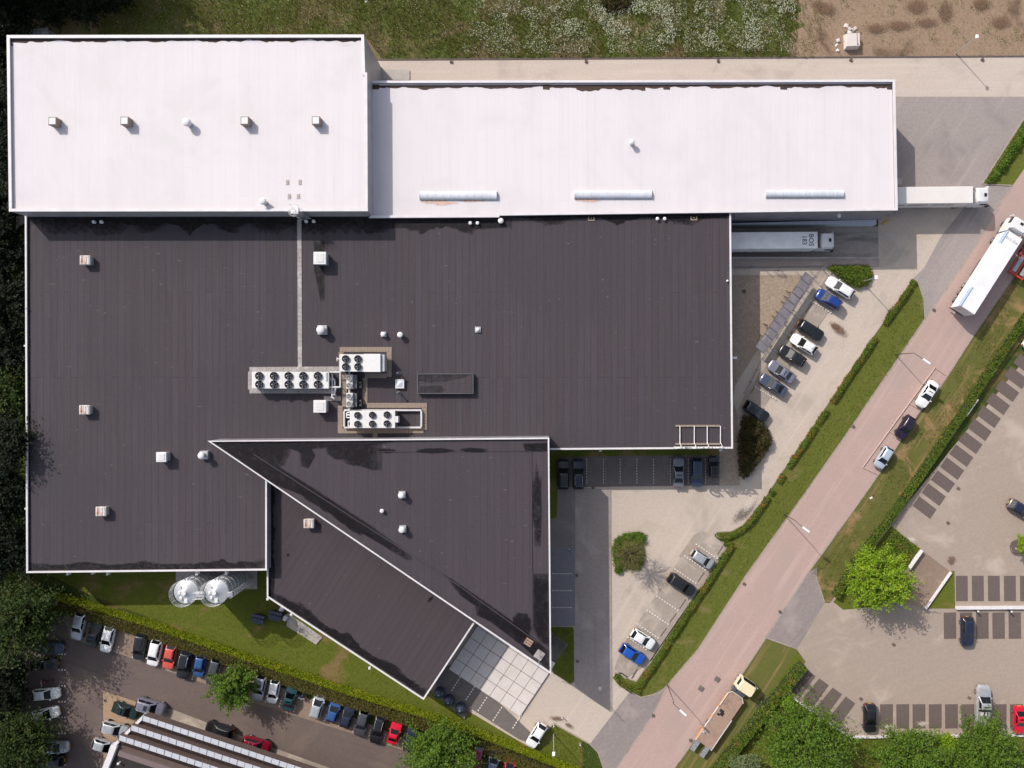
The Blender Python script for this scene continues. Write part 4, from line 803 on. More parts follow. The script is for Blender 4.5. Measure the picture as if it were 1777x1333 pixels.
# roof vents
def vent_box(px, py, zr, s, h, label, mat='white', lid=True, group=None, name='roof_vent', cat='roof vent', sy=None):
    p = W(px, py, zr + h); sy = sy or s; root = empty(name, (p.x, p.y, zr + 0.01), 0, label, cat, group)
    b = MB(); b.rbox(-s / 2 + 0.08, s / 2 - 0.08, -sy / 2 + 0.08, sy / 2 - 0.08, 0, h - 0.25, 0.03); obj('base', b, M['alu'], root)
    t = MB(); t.rbox(-s / 2, s / 2, -sy / 2, sy / 2, h - 0.28, h, 0.06); obj('cover', t, M[mat], root)
    if lid: l = MB(); l.rbox(-s * 0.28, s * 0.34, -sy * 0.34, sy * 0.34, h, h + 0.05, 0.03); obj('lid', l, M['offwhite'] if mat == 'white' else M['rust'], root)
    return root
WB = 'white roof ventilator boxes'
vent_box(554.8, 448, ZDR, 1.85, 1.5, 'square white ventilator box right of the paver walkway', group=WB)
vent_box(554.8, 705.5, ZDR, 1.85, 1.5, 'square white ventilator box below the ten fan unit', group=WB)
vent_box(279.5, 793.5, ZDR, 1.5, 1.35, 'white ventilator box with a stepped grey side left of the roof point', group=WB, sy=1.45)
RB = 'rusty roof ventilator boxes'
for x, y, z, t in ((147, 451.5, ZDR, 'rust streaked ventilator box nearest the tall white hall'), (146, 711.5, ZDR, 'faintly rusty ventilator box in the middle of the left roof'), (174.5, 888, ZDR, 'strongly orange rusted ventilator box near the south roof edge'), (535.5, 909, ZWR, 'rusty ventilator box on the low angular wing')):
    r_ = vent_box(x, y, z, 1.45, 1.0, t, 'rust', False, RB); r_.scale = (1.05, 0.95, 1)
    l = MB()
    for k in range(4): l.rbox(-0.66 + 0.33 * k, -0.40 + 0.33 * k, -0.62, 0.62, 1.0, 1.05, 0.02)
    obj('louvre', l, M['rust'], r_)
def cowl(px, py, zr, r, h, label, square=0, group=None, mat='white'):
    p = W(px, py, zr + h); root = empty('roof_cowl', (p.x, p.y, zr + 0.01), 0, label, 'roof vent', group)
    b = MB()
    if square: b.rbox(-square / 2, square / 2, -square / 2, square / 2, 0, h * 0.45, 0.03)
    b.cyl(0, 0, 0, h - 0.25 * r, r * 0.7, r * 0.7, 16); obj('base', b, M['alu'], root)
    c = MB(); c.cyl(0, 0, h - 0.5 * r, h - 0.12 * r, r * 0.98, r, 18); c.dome(0, 0, h - 0.12 * r, r, r * 0.4, 18, 4); obj('cap', c, M[mat], root, True)
CG = 'white roof cowls'
cowl(556, 572, ZDR, 0.62, 1.35, 'hexagonal white cowl on a square base right of the walkway', 1.35, CG)
cowl(348.5, 791, ZDR, 0.5, 1.5, 'round white cowl on a square base near the pointed roof tip', 1.2, CG)
cowl(664.5, 580, ZDR, 0.36, 0.7, 'squarish white cowl left of its round neighbour above the plant', 0.75, CG)
cowl(694, 581, ZDR, 0.42, 0.9, 'round white cowl right of its squarish neighbour above the plant', 0, CG)
cowl(829, 572, ZDR, 0.28, 0.4, 'low square white cowl alone in the middle of the dark roof', 0.85, CG)
cowl(869, 383, ZDR, 0.42, 0.5, 'larger round white cowl right of a pair at the white roof edge', 0, CG)
cowl(696, 860, ZTR3, 0.45, 1.1, 'upper of two white cowls on the triangular roof', 0.95, CG)
cowl(697, 920, ZTR3, 0.45, 1.1, 'lower of two white cowls on the triangular roof', 0.95, CG)
cowl(662.5, 887, ZTR3, 0.3, 0.5, 'small round white cowl on the triangular roof', 0, CG)
cowl(323, 211.5, ZTR, 0.6, 1.1, 'white cowl in the middle of the row of rooflights', 0, CG)
cowl(455.5, 349, ZTR, 0.5, 1.0, 'white cowl near the south edge of the tall roof', 0, CG)
cowl(1097, 246, ZLR, 0.42, 1.0, 'lone white cowl on the long white roof', 0, CG)
for (x, y, t) in ((162, 385, 'left stub of the pair near the west end of the dark roof'), (175, 385, 'right stub of the pair near the west end of the dark roof'), (531, 384, 'left stub of the pair beside the roof ladder'), (544, 384, 'right stub of the pair beside the roof ladder'), (816, 387, 'left stub of the pair under the first barrel rooflight'), (828.5, 387, 'right stub of the pair under the first barrel rooflight'), (1141, 379.5, 'left stub of the pair near the east end of the dark roof'), (1153.5, 379.5, 'right stub of the pair near the east end of the dark roof')):
    p = W(x, y, ZDR + 0.4); mb = MB().at((p.x, p.y, ZDR)); mb.cyl(0, 0, 0, 0.38, 0.2, 0.2, 14); mb.dome(0, 0, 0.38, 0.26, 0.1, 14, 3)
    tag(obj('vent_stub', mb, M['white']), 'white round vent ' + t, 'roof vent', 'paired vent stubs along the north edge')
for (x, y, t) in ((693.5, 648, 'dark flue pipe above the framed skylight by the plant'), (693.5, 681.5, 'dark flue pipe below the framed skylight by the plant')):
    p = W(x, y, ZDR); mb = MB().at((p.x, p.y, ZDR)); mb.cyl(0, 0, 0, 1.3, 0.09, 0.09, 10); mb.cyl(0, 0, 0, 0.15, 0.3, 0.14, 12); mb.cyl(0, 0, 1.3, 1.42, 0.2, 0.06, 12)
    tag(obj('flue_pipe', mb, M['steel']), t, 'flue', 'flue pipes by the skylight')
def skylight(px0, py0, px1, py1, zr, h, label, glass, frame, name='skylight', fw=0.14):
    a, b = W(px0, py1, zr + h), W(px1, py0, zr + h); root = empty(name, ((a.x + b.x) / 2, (a.y + b.y) / 2, zr), 0, label, 'skylight'); hx, hy = (b.x - a.x) / 2, (b.y - a.y) / 2
    f = MB(); f.prism([(-hx, -hy), (hx, -hy), (hx, hy), (-hx, hy)], 0, h, 0, False)
    f.strip([(-hx, -hy + fw / 2), (hx, -hy + fw / 2)], fw, h - 0.06, h); f.strip([(-hx, hy - fw / 2), (hx, hy - fw / 2)], fw, h - 0.06, h)
    f.strip([(-hx + fw / 2, -hy + fw), (-hx + fw / 2, hy - fw)], fw, h - 0.06, h); f.strip([(hx - fw / 2, -hy + fw), (hx - fw / 2, hy - fw)], fw, h - 0.06, h); obj('frame', f, M[frame], root)
    return root, hx, hy, fw
r_, hx, hy, fw = skylight(686, 658.5, 701, 674, ZDR, 0.45, 'square domed skylight with a white frame beside the plant', None, 'white')
g_ = MB(); g_.add([(-hx + fw, -hy + fw, 0.4), (hx - fw, -hy + fw, 0.4), (hx - fw, hy - fw, 0.4), (-hx + fw, hy - fw, 0.4), (0, 0, 0.62)], [(0, 1, 4), (1, 2, 4), (2, 3, 4), (3, 0, 4)]); obj('glazing', g_, M['rooflight'], r_)
r_, hx, hy, fw = skylight(724, 648.5, 821.5, 683.5, ZDR, 0.75, 'long dark topped roof upstand right of the cooling plant', None, 'steel', 'roof_upstand', 0.1); r_['category'] = 'roof upstand'
g_ = MB(); g_.sheet([(-hx + fw, -hy + fw), (hx - fw, -hy + fw), (hx - fw, hy - fw), (-hx + fw, hy - fw)], 0.68)
ox, oy, oz = r_.location
def loc(pts, z): return [(W(x, y, z).x - ox, W(x, y, z).y - oy) for x, y in pts]
g_.sheet(loc([(726, 650), (818, 650), (808, 655), (790, 659), (770, 663), (745, 664), (726, 662)], 7.7), 0.686, 1); g_.sheet(loc([(728, 670), (766, 669), (772, 676), (766, 681.5), (727, 682)], 7.7), 0.69, 1)
obj('roof', g_, [M['bit'], M['damp']], r_)
# square rooflights on the tall white roof
for x, y, t in ((91.5, 210.5, 'westernmost square rooflight box on the tall white roof'), (216.5, 210, 'second square rooflight box from the west on the tall white roof'), (425, 209.8, 'square rooflight box right of the cowl on the tall white roof'), (548.5, 209.5, 'easternmost square rooflight box on the tall white roof')):
    zr = ZTR; h = 1.0; p = W(x, y, zr + h); root = empty('rooflight_box', (p.x, p.y, zr), 0, t, 'rooflight', 'square rooflight boxes')
    b = MB(); b.box(-0.55, 0.55, -0.55, 0.55, 0, h - 0.08); obj('upstand', b, M['tan_tile'], root)
    f = MB(); f.box(-0.6, 0.6, -0.6, 0.6, h - 0.08, h); obj('frame', f, M['brown2'], root)
    q = MB(); q.rbox(-0.48, 0.48, -0.48, 0.48, h, h + 0.1, 0.05); obj('glazing', q, M['white'], root)
for x, y, t in ((499, 316.5, 'upper left'), (520.5, 316.5, 'upper right'), (502, 341, 'lower left'), (518, 341, 'lower right')):
    p = W(x, y, ZTR); mb = MB().at((p.x, p.y, ZTR)); mb.rbox(-0.22, 0.22, -0.36, 0.36, 0.0, 0.06, 0.015); mb.box(-0.16, 0.16, -0.04, 0.04, 0.06, 0.09)
    tag(obj('roof_pad', mb, M['concrete']), 'grey ballast pad by the roof ladder, %s of four' % t, 'roof pad', 'ballast pads on the tall roof')
# roof ladder on the tall hall's south face
root = empty('roof_ladder', W(512, 366, ZT), 0, 'caged grey ladder and landing on the south face of the tall hall', 'ladder'); lx, ly, lz = root.location
ys = W(512, 366, ZT).y
p = MB(); p.rbox(-0.55, 0.55, -0.45, 0.75, 0.05, 0.14, 0.02); obj('landing', p, M['white'], root)
q = MB(); zb = RZ - lz; 
for x in (0.75, 1.15): q.tube((x, -0.35, zb), (x, -0.35, 0.9), 0.035)
for k in range(11): q.tube((0.75, -0.35, zb + 0.3 + k * 0.33), (1.15, -0.35, zb + 0.3 + k * 0.33), 0.02)
q.add([(0.6, -0.5, zb + 0.5), (1.3, -0.5, zb + 0.5), (1.3, -0.42, 0.1), (0.6, -0.42, 0.1)], [(0, 1, 2, 3), (3, 2, 1, 0)]); obj('ladder', q, M['alu'], root)
q = MB()
for zz in (0.4, 0.75, 1.1): q.ringz(-0.15, -0.35, zz - 0.3, 0.5, 0.03, 16)
for k in range(4): q.ringz(0.4, -0.55, -0.3 - 0.5 * k, 0.4, 0.025, 14)
[q.tube((0.4 + 0.4 * math.cos(a_), -0.55 + 0.4 * math.sin(a_), -1.8), (0.4 + 0.4 * math.cos(a_), -0.55 + 0.4 * math.sin(a_), 0.1), 0.015) for a_ in (-2.6, -1.57, -0.5)]; [q.tube((-0.15 + 0.5 * math.cos(a_), -0.35 + 0.5 * math.sin(a_), -0.0), (-0.15 + 0.5 * math.cos(a_), -0.35 + 0.5 * math.sin(a_), 0.9), 0.015) for a_ in (3.6, 4.7, 5.8)]
q.path([(-0.5, 0.7, 0.14), (-0.5, 0.7, 1.1), (0.5, 0.7, 1.1), (0.5, 0.7, 0.14)], 0.025); obj('cage', q, M['galv'], root)
# paver base with a mast, timber pallet on the triangular roof
p0 = W(936, 1136.5, ZTR3); root = empty('roof_mast', (p0.x, p0.y, ZTR3), 0, 'thin mast on a square paver base at the sharp corner of the triangular roof', 'mast')
b = MB().at(rz=R(-34))
for i in range(2):
    for j in range(2): b.rbox(-0.62 + 0.63 * i, -0.01 + 0.63 * i, -0.62 + 0.63 * j, -0.01 + 0.63 * j, 0.01, 0.12, 0.02)
obj('base', b, M['pavers'], root)
q = MB(); q.tube((0, 0, 0.1), (0, 0, 4.6), 0.06, 0.045); q.tube((0, 0, 1.8), (0.0, 0.7, 0.12), 0.03); obj('mast', q, M['alu'], root)
p0 = W(917, 1114.5, ZTR3); mb = MB().at((p0.x, p0.y, ZTR3), R(-32))
for k in range(3): mb.box(-0.55, 0.55, -0.45 + 0.36 * k, -0.2 + 0.36 * k, 0.12, 0.16)
for k in range(3): mb.box(-0.55 + 0.5 * k, -0.45 + 0.5 * k, -0.45, 0.52, 0.01, 0.12)
tag(obj('timber_pallet', mb, M['wood']), 'small timber pallet lying on the triangular roof', 'pallet')
p0 = W(1263, 487, ZD + 0.2); mb = MB().at((p0.x, p0.y, ZDR)); mb.cyl(0, 0, 0, 0.35, 0.12, 0.12, 10); mb.dome(0, 0, 0.35, 0.17, 0.1, 10, 3); tag(obj('vent_stub', mb, M['white']), 'small white vent stub close to the east roof edge', 'roof vent')
for x, y, t in ((1026, 380.5, 'below the second barrel rooflight'), (1204, 379.5, 'near the northeast corner of the dark roof')):
    p0 = W(x, y, ZDR); mb = MB().at((p0.x, p0.y, ZDR)); mb.box(-0.5, 0.5, -0.28, -0.1, 0.01, 0.1); mb.box(-0.5, -0.3, -0.1, 0.3, 0.01, 0.1); mb.box(0.3, 0.5, -0.1, 0.3, 0.01, 0.1); mb.cyl(0, 0.1, 0, 0.2, 0.09)
    tag(obj('roof_outlet', mb, M['tan_tile']), 'small tan bordered roof outlet ' + t, 'roof outlet', 'roof outlets')
# rooftop sign: standing letters on a steel frame
def text_mesh(body, size, ext, mat):
    cu = bpy.data.curves.new('lettering', 'FONT'); cu.body = body; cu.size = size; cu.extrude = ext; cu.align_x = 'CENTER'; cu.resolution_u = 3; cu.offset = size * 0.012
    o = bpy.data.objects.new('lettering', cu); COL.objects.link(o); bpy.context.view_layer.update()
    me = bpy.data.meshes.new_from_object(o.evaluated_get(bpy.context.evaluated_depsgraph_get())); bpy.data.objects.remove(o)
    me.materials.clear(); me.materials.append(mat); return me
sx0, sx1 = W(1168, 776, 7.3).x, W(1255, 776, 7.3).x; sy = W(1210, 776, 7.3).y; zb = 7.32
root = empty('rooftop_sign', ((sx0 + sx1) / 2, sy, zb), 0, 'white standing letter sign with braced frame on the south roof edge', 'sign'); hw = (sx1 - sx0) / 2
me = text_mesh('GL Plastics', 1.85, 0.06, M['white']); xs = [v.co.x for v in me.vertices]; k = 2 * hw / (max(xs) - min(xs))
mid = (max(xs) + min(xs)) / 2
for v_ in me.vertices: v_.co = ((v_.co.x - mid) * k, -v_.co.z, v_.co.y * 1.0 + 0.16)
o = bpy.data.objects.new('letters', me); COL.objects.link(o); o.parent = root
f = MB(); f.box(-hw, hw, -0.04, 0.04, 0.02, 0.12); f.box(-hw, hw, 0.07, 0.13, 0.55, 0.63)
obj('rail', f, M['white'], root)
zz = ZDR - zb
ybk = W(1200, 739, ZDR).y - sy; yfr = W(1200, 770.5, ZDR).y - sy
for px in (1180, 1205, 1227.5, 1250.5):
    x = W(px, 770, 7.3).x - root.location.x; s = MB(); s.tube((x, 0.12, 1.15), (x, 0.75, zz + 0.3), 0.05); s.box(x - 0.06, x + 0.06, yfr + 0.05, ybk, zz + 0.24, zz + 0.34); s.tube((x, 0.1, 0.05), (x, 0.1, 1.15), 0.04); obj('brace', s, M['white'], root)
bx0, bx1 = W(1172, 740, ZDR).x - root.location.x, W(1249, 740, ZDR).x - root.location.x
for y in (ybk, yfr):
    b = MB(); 
    for q_ in range(9): xa = bx0 + (bx1 - bx0) * q_ / 9; b.box(xa + 0.01, xa + (bx1 - bx0) / 9 - 0.01, y - 0.14, y + 0.14, zz + 0.01, zz + 0.2)
    obj('ballast', b, M['tan_tile'], root)

# ------------------------------------------------------------------ silos
zs = 8.6
def silo(px, py, label):
    c = W(px, py, zs); root = empty('silo', (c.x, c.y, 0), 0, label, 'silo', 'twin grey silos'); r = 1.72
    b = MB(); b.cyl(0, 0, 1.6, zs - 0.25, r, r, 40, 0, False); b.cyl(0, 0, 0.4, 1.6, 0.35, r, 40, 0, False)
    for k in range(7): b.ringz(0, 0, 1.7 + k * 1.05, r + 0.01, 0.03, 36)
    obj('shell', b, M['silo'], root, True)
    t = MB(); t.cyl(0, 0, zs - 0.25, zs + 0.35, r + 0.06, 0.28, 40); obj('roof', t, M['silo'], root)
    h = MB(); h.cyl(0.0, 0.0, zs + 0.25, zs + 0.55, 0.32, 0.32, 18); h.rbox(-0.95, -0.55, -0.25, 0.2, zs + 0.02, zs + 0.35, 0.03); h.cyl(-0.55, 0.75, zs - 0.05, zs + 0.35, 0.14); h.rbox(-0.75, -0.35, -1.0, -0.6, zs - 0.1, zs + 0.25, 0.04); h.box(-0.1, 0.35, -0.3, -1.5, zs + 0.0, zs + 0.12); obj('hatch', h, M['white'], root)
    for a in range(4):
        l = MB(); a_ = math.pi / 4 + a * math.pi / 2; l.box(1.35 * math.cos(a_) - 0.09, 1.35 * math.cos(a_) + 0.09, 1.35 * math.sin(a_) - 0.09, 1.35 * math.sin(a_) + 0.09, 0, 1.9); obj('leg', l, M['silo'], root)
    g_ = MB()
    for zz in (0.25, 0.55, 0.85, 1.15): g_.ringz(0, 0, zs + zz - 0.15, r + 0.12, 0.03, 34, 0, R(100), R(340))
    for k in range(9): a_ = R(100 + 30 * k); g_.tube(((r + 0.12) * math.cos(a_), (r + 0.12) * math.sin(a_), zs - 0.3), ((r + 0.12) * math.cos(a_), (r + 0.12) * math.sin(a_), zs + 1.0), 0.025)
    obj('guardrail', g_, M['alu'], root)
    q = MB(); q.tube((0.25, r - 0.05, zs - 0.15), (0.25, r + 0.25, zs - 0.2), 0.08); q.tube((0.25, r + 0.25, zs - 0.15), (0.25, r + 0.25, 1.2), 0.06); q.tube((-0.15, r, zs - 0.1), (-0.15, r + 0.2, zs - 0.1), 0.08); obj('fill_pipe', q, M['alu'], root)
    return root
s1 = silo(321.5, 1028, 'left silo of the pair south of the dark hall'); s2 = silo(374, 1027.5, 'right silo of the pair, with the caged ladder')
a, b = s1.location, s2.location
mb = MB(); mb.box(a.x + 1.6, b.x - 1.6, a.y - 0.75, a.y + 0.15, zs - 0.12, zs - 0.04)
for y in (a.y - 0.75, a.y + 0.15):
    for z in (0.45, 0.95): mb.tube((a.x + 1.5, y, zs + z), (b.x - 1.5, y, zs + z), 0.03)
tag(obj('catwalk', mb, M['alu']), 'short railed catwalk bridging the tops of the two silos', 'catwalk')
lx, ly = b.x + 2.05, b.y - 0.35
root = empty('silo_ladder', (lx, ly, 0), 0, 'tall ladder in a hooped cage at the right silo', 'ladder')
mb = MB(); [mb.tube((0, y, 0), (0, y, zs + 1.0), 0.03) for y in (-0.22, 0.22)]; [mb.tube((0, -0.22, 0.3 + 0.3 * k), (0, 0.22, 0.3 + 0.3 * k), 0.015, 0.015, 5) for k in range(30)]; obj('ladder', mb, M['galv'], root)
mb = MB(); [mb.ringz(0.32, 0, 2.3 + 0.75 * k, 0.38, 0.035, 14) for k in range(10)]; [mb.tube((0.32 + 0.38 * math.cos(a_), 0.38 * math.sin(a_), 2.3), (0.32 + 0.38 * math.cos(a_), 0.38 * math.sin(a_), zs + 0.8), 0.015, 0.015, 5) for a_ in (0, 1.2, -1.2)]; mb.rbox(-0.35, 0.35, -0.35, 0.35, zs - 0.1, zs - 0.02, 0.02); obj('cage', mb, M['alu'], root)
# ------------------------------------------------------------------ cars
PAINT = {}
def paint(name, c, metal=0.0, rough=0.28):
    if name not in PAINT:
        m, n, l, b = newmat('paint_' + name); co = n.new("ShaderNodeTexCoord").outputs["Object"]
        d = tuple(x * 0.85 for x in c)
        l.new(mixc(n, l, rng(n, l, nz(n, l, co, 2.5, 5, 0.7), 0.4, 0.7), c, d), b.inputs["Base Color"]); setb(b, rough, metal, 0.5, 0.5); b.inputs["Coat Roughness"].default_value = 0.08
        PAINT[name] = m
    return PAINT[name]
PC = {'white': ((0.80, 0.80, 0.80), 0), 'silver': ((0.55, 0.56, 0.58), 0.5), 'grey': ((0.20, 0.20, 0.235), 0.4), 'darkgrey': ((0.075, 0.078, 0.09), 0.3), 'black': ((0.014, 0.014, 0.018), 0.0), 'navy': ((0.018, 0.024, 0.05), 0.1), 'darkblue': ((0.035, 0.05, 0.10), 0.2),
      'blue': ((0.015, 0.05, 0.24), 0.1), 'brightblue': ((0.01, 0.085, 0.42), 0.0), 'midblue': ((0.03, 0.09, 0.26), 0.1), 'red': ((0.62, 0.006, 0.03), 0.0), 'salmon': ((0.62, 0.09, 0.06), 0.0), 'darkred': ((0.22, 0.006, 0.025), 0.1), 'magenta': ((0.25, 0.012, 0.07), 0.1), 'green': ((0.012, 0.055, 0.06), 0.1), 'darkgreen': ((0.012, 0.026, 0.024), 0.1),
      'iceblue': ((0.52, 0.60, 0.68), 0.3), 'plum': ((0.022, 0.012, 0.035), 0.1), 'lilac': ((0.25, 0.245, 0.32), 0.4), 'slate': ((0.08, 0.10, 0.15), 0.3), 'bluegrey': ((0.13, 0.17, 0.23), 0.3)}
TYPES = {  # L, W, H, windscreen base, windscreen top, roof end, rear window base, hood z, belt z
    'hatch': (4.15, 1.78, 1.47, 0.21, -0.005, -0.345, -0.475, 0.82, 0.95), 'sedan': (4.6, 1.82, 1.44, 0.205, 0.015, -0.175, -0.345, 0.80, 0.94), 'wagon': (4.6, 1.82, 1.48, 0.205, 0.015, -0.385, -0.48, 0.80, 0.95),
    'suv': (4.6, 1.88, 1.70, 0.225, 0.055, -0.385, -0.48, 0.98, 1.08), 'mpv': (4.4, 1.83, 1.68, 0.275, 0.06, -0.395, -0.48, 0.88, 1.02), 'small': (3.6, 1.65, 1.48, 0.255, 0.035, -0.38, -0.48, 0.84, 0.96),
    'coupe': (4.1, 1.75, 1.28, 0.13, -0.06, -0.20, -0.38, 0.72, 0.86), 'pickup': (6.3, 2.05, 1.86, 0.25, 0.115, -0.02, -0.055, 1.10, 1.2)}
def lerp(a, b, t): return tuple(a[i] + (b[i] - a[i]) * t for i in range(3))
def car_parts(tp, L=None, Wd=None):
    L0, W0, H, b1, t1, t2, b2, hz, bz = TYPES[tp]; L = L or L0; Wd = Wd or W0; hl = L / 2; hw = Wd / 2
    P = {}
    b = MB(); NS = 22; rings = []; nh = 7
    for i in range(NS):
        t = i / (NS - 1); x = hl - L * (0.5 - 0.5 * math.cos(math.pi * t)) if tp != 'pickup' else hl - L * t
        e = abs(x) / hl; w = hw * (1 - (0.40 if x > 0 else 0.28) * max(0, (e - 0.66) / 0.34) ** 2.6)
        f = x / L
        if f > b1: zt = hz + (bz - hz) * max(0, min(1, (0.5 - f) / (0.5 - b1))); zt -= 0.22 * max(0, (e - 0.86) / 0.14) ** 2
        elif f > b2: zt = bz
        else: zt = bz - 0.03 - 0.16 * max(0, (e - 0.9) / 0.1) ** 2
        zlo = 0.24 + 0.12 * max(0, (e - 0.85) / 0.15)
        half = [(w * 0.90, zlo), (w * 0.985, 0.42), (w, 0.62), (w * 0.985, zt - 0.13), (w * 0.935, zt - 0.03), (w * 0.62, zt + 0.005), (w * 0.2, zt + 0.03)]
        rings.append([(x, y, z) for y, z in half] + [(x, -y, z) for y, z in reversed(half)])
    n = nh * 2; vs = [p for r in rings for p in r]; fs = []
    for i in range(NS - 1):
        for k in range(n): fs.append((i * n + k, i * n + (k + 1) % n, (i + 1) * n + (k + 1) % n, (i + 1) * n + k))
    fs += [tuple(reversed(range(n))), tuple(range((NS - 1) * n, NS * n))]
    if tp == 'pickup':                                    # open bed: drop the deck behind the cab
        b.add(vs, [f for f in fs if not (len(f) == 4 and all(vs[i][0] / L < b2 + 0.01 and abs(vs[i][1]) < hw * 0.80 and vs[i][2] > 0.9 for i in f))])
        xb = L * b2 - 0.05; xe = -hl + 0.12; y = hw * 0.80
        b.add([(xb, -y, 0.75), (xe, -y, 0.75), (xe, y, 0.75), (xb, y, 0.75), (xb, -y, bz), (xe, -y, bz - 0.04), (xe, y, bz - 0.04), (xb, y, bz)], [(0, 1, 2, 3), (3, 2, 1, 0), (0, 4, 5, 1), (1, 5, 6, 2), (2, 6, 7, 3), (3, 7, 4, 0), (1, 5, 4, 0), (2, 6, 5, 1), (3, 7, 6, 2)])
    else: b.add(vs, fs)
    def loop(xr, xf, y, z, r):
        xr += 0; q = []
        for cx, cy, a0 in ((xf - r, y - r, 0), (xr + r, y - r, 90), (xr + r, -y + r, 180), (xf - r, -y + r, 270)):
            for k in range(4): a = R(a0 + 30 * k); q.append((cx + r * math.cos(a), cy + r * math.sin(a), z))
        return q
    zb = bz - 0.03; yb = hw * 0.90; ys = hw * 0.735; zsld = H - 0.10
    A = loop(L * b2, L * b1, yb, zb, 0.10); S = loop(L * t2 - 0.05, L * t1 + 0.06, ys, zsld, 0.14); Cc = loop(L * t2 + 0.10, L * t1 - 0.16, ys - 0.13, H - 0.015, 0.16); D = loop(L * t2 + 0.35, L * t1 - 0.42, ys - 0.34, H, 0.12)
    vs = A + S + Cc + D; fs = []
    for j in range(3):
        for k in range(16): fs.append((j * 16 + k, j * 16 + (k + 1) % 16, (j + 1) * 16 + (k + 1) % 16, (j + 1) * 16 + k))
    fs.append(tuple(range(48, 64))); b.add(vs, fs)
    P['body'] = (b, 'paint', True)
    def pane(p00, p10, p11, p01, ins, off=0.015):
        u0, u1, v0, v1 = ins; m = MB(); q = []
        for u_, v_ in ((u0, v0), (u1, v0), (u1, v1), (u0, v1)): q.append(Vector(lerp(lerp(p00, p10, u_), lerp(p01, p11, u_), v_)))
        nn = (q[1] - q[0]).cross(q[3] - q[0]).normalized()
        if nn.z < 0: nn = -nn
        m.add([tuple(p + nn * off) for p in q] + [tuple(p - nn * 0.03) for p in q], [(0, 1, 2, 3), (3, 2, 1, 0), (0, 4, 5, 1), (1, 5, 6, 2), (2, 6, 7, 3), (3, 7, 4, 0)]); return m
    xf, xr, tf, tr = L * b1, L * b2, L * t1 + 0.06, L * t2 - 0.05
    P['windscreen'] = (pane((xf, -yb, zb), (xf, yb, zb), (tf, ys, zsld), (tf, -ys, zsld), (0.06, 0.94, 0.03, 0.99)), 'glass', False)
    P['rear_window'] = (pane((xr, yb, zb), (xr, -yb, zb), (tr, -ys, zsld), (tr, ys, zsld), (0.08, 0.92, 0.06, 0.98)), 'glass', False)
    for s, nm in ((1, 'L'), (-1, 'R')):
        m = MB(); spl = [(0.13, 0.50), (0.525, 0.90)] if tp not in ('coupe', 'pickup') else [(0.14, 0.88)]
        for u0, u1 in spl:
            k = pane((xf, s * yb, zb), (xr, s * yb, zb), (tr, s * ys, zsld), (tf, s * ys, zsld), (u0, u1, 0.14, 0.93)); m.add(k.v, k.f)
        P['side_window' + nm] = (m, 'glass', False)
        m = MB(); x = xf - 0.18; m.rbox(x - 0.09, x + 0.05, min(s * (hw * 0.9), s * (hw + 0.13)), max(s * (hw * 0.9), s * (hw + 0.13)), bz - 0.02, bz + 0.14, 0.03); P['mirror' + nm] = (m, 'paint', False)
        m = MB(); yc = s * hw * 0.66; m.add([(hl - 0.40, yc + s * 0.24, hz - 0.10), (hl - 0.04, yc - s * 0.02, hz - 0.27), (hl - 0.06, yc - s * 0.22, hz - 0.25), (hl - 0.30, yc - s * 0.10, hz - 0.045),
            (hl - 0.40, yc + s * 0.24, hz - 0.20), (hl - 0.05, yc - s * 0.02, hz - 0.36), (hl - 0.07, yc - s * 0.22, hz - 0.34), (hl - 0.30, yc - s * 0.10, hz - 0.2)], [(0, 1, 2, 3), (3, 2, 1, 0), (0, 4, 5, 1), (1, 5, 6, 2), (2, 6, 7, 3), (3, 7, 4, 0)]); P['headlight' + nm] = (m, 'head', False)
        m = MB(); yc = s * hw * 0.72; m.rbox(-hl - 0.015, -hl + 0.14, min(yc - s * 0.14, yc + s * 0.14), max(yc - s * 0.14, yc + s * 0.14), bz - 0.26, bz - 0.07, 0.03); P['tail_light' + nm] = (m, 'tail', False)
    m = MB(); m.box(-hl - 0.03, -hl + 0.02, -0.26, 0.26, 0.52, 0.64); m.box(hl - 0.02, hl + 0.03, -0.26, 0.26, 0.38, 0.50); P['number_plate'] = (m, 'plate', False)
    m = MB(); m.box(-hl * 0.9, hl * 0.9, -hw * 0.82, hw * 0.82, 0.17, 0.27); m.box(hl - 0.05, hl + 0.012, -hw * 0.45, hw * 0.45, 0.36, 0.56); P['underbody'] = (m, 'black', False)
    wheels = [(L * 0.305, s * (hw - 0.09)) for s in (1, -1)] + [(-L * 0.29, s * (hw - 0.09)) for s in (1, -1)]
    return P, wheels, L, hw, H, xf, tf, tr, ys, bz, b2
WHEEL = {}
def wheel_mesh(r, w):
    if (r, w) not in WHEEL:
        t = MB(); vs = []
        for k, (y, rr) in enumerate(((-w / 2, r * 0.86), (-w / 2 + 0.03, r), (w / 2 - 0.03, r), (w / 2, r * 0.86))):
            vs += [(rr * math.cos(2 * math.pi * i / 18), y, rr * math.sin(2 * math.pi * i / 18)) for i in range(18)]
        t.add(vs, [(j * 18 + i, (j + 1) * 18 + i, (j + 1) * 18 + (i + 1) % 18, j * 18 + (i + 1) % 18) for j in range(3) for i in range(18)] + [tuple(range(18)), tuple(reversed(range(54, 72)))])
        q = MB()
        for s in (1, -1):
            ys_ = s * (w / 2 + 0.004); q.add([(r * 0.62 * math.cos(2 * math.pi * i / 10), ys_, r * 0.62 * math.sin(2 * math.pi * i / 10)) for i in range(10)] + [(0, ys_ + s * 0.02, 0)], [(i, (i + 1) % 10, 10) for i in range(10)] + [((i + 1) % 10, i, 10) for i in range(10)])
        WHEEL[(r, w)] = (t.mesh('tyre', M['rubber']), q.mesh('rim', M['alu']))
    return WHEEL[(r, w)]
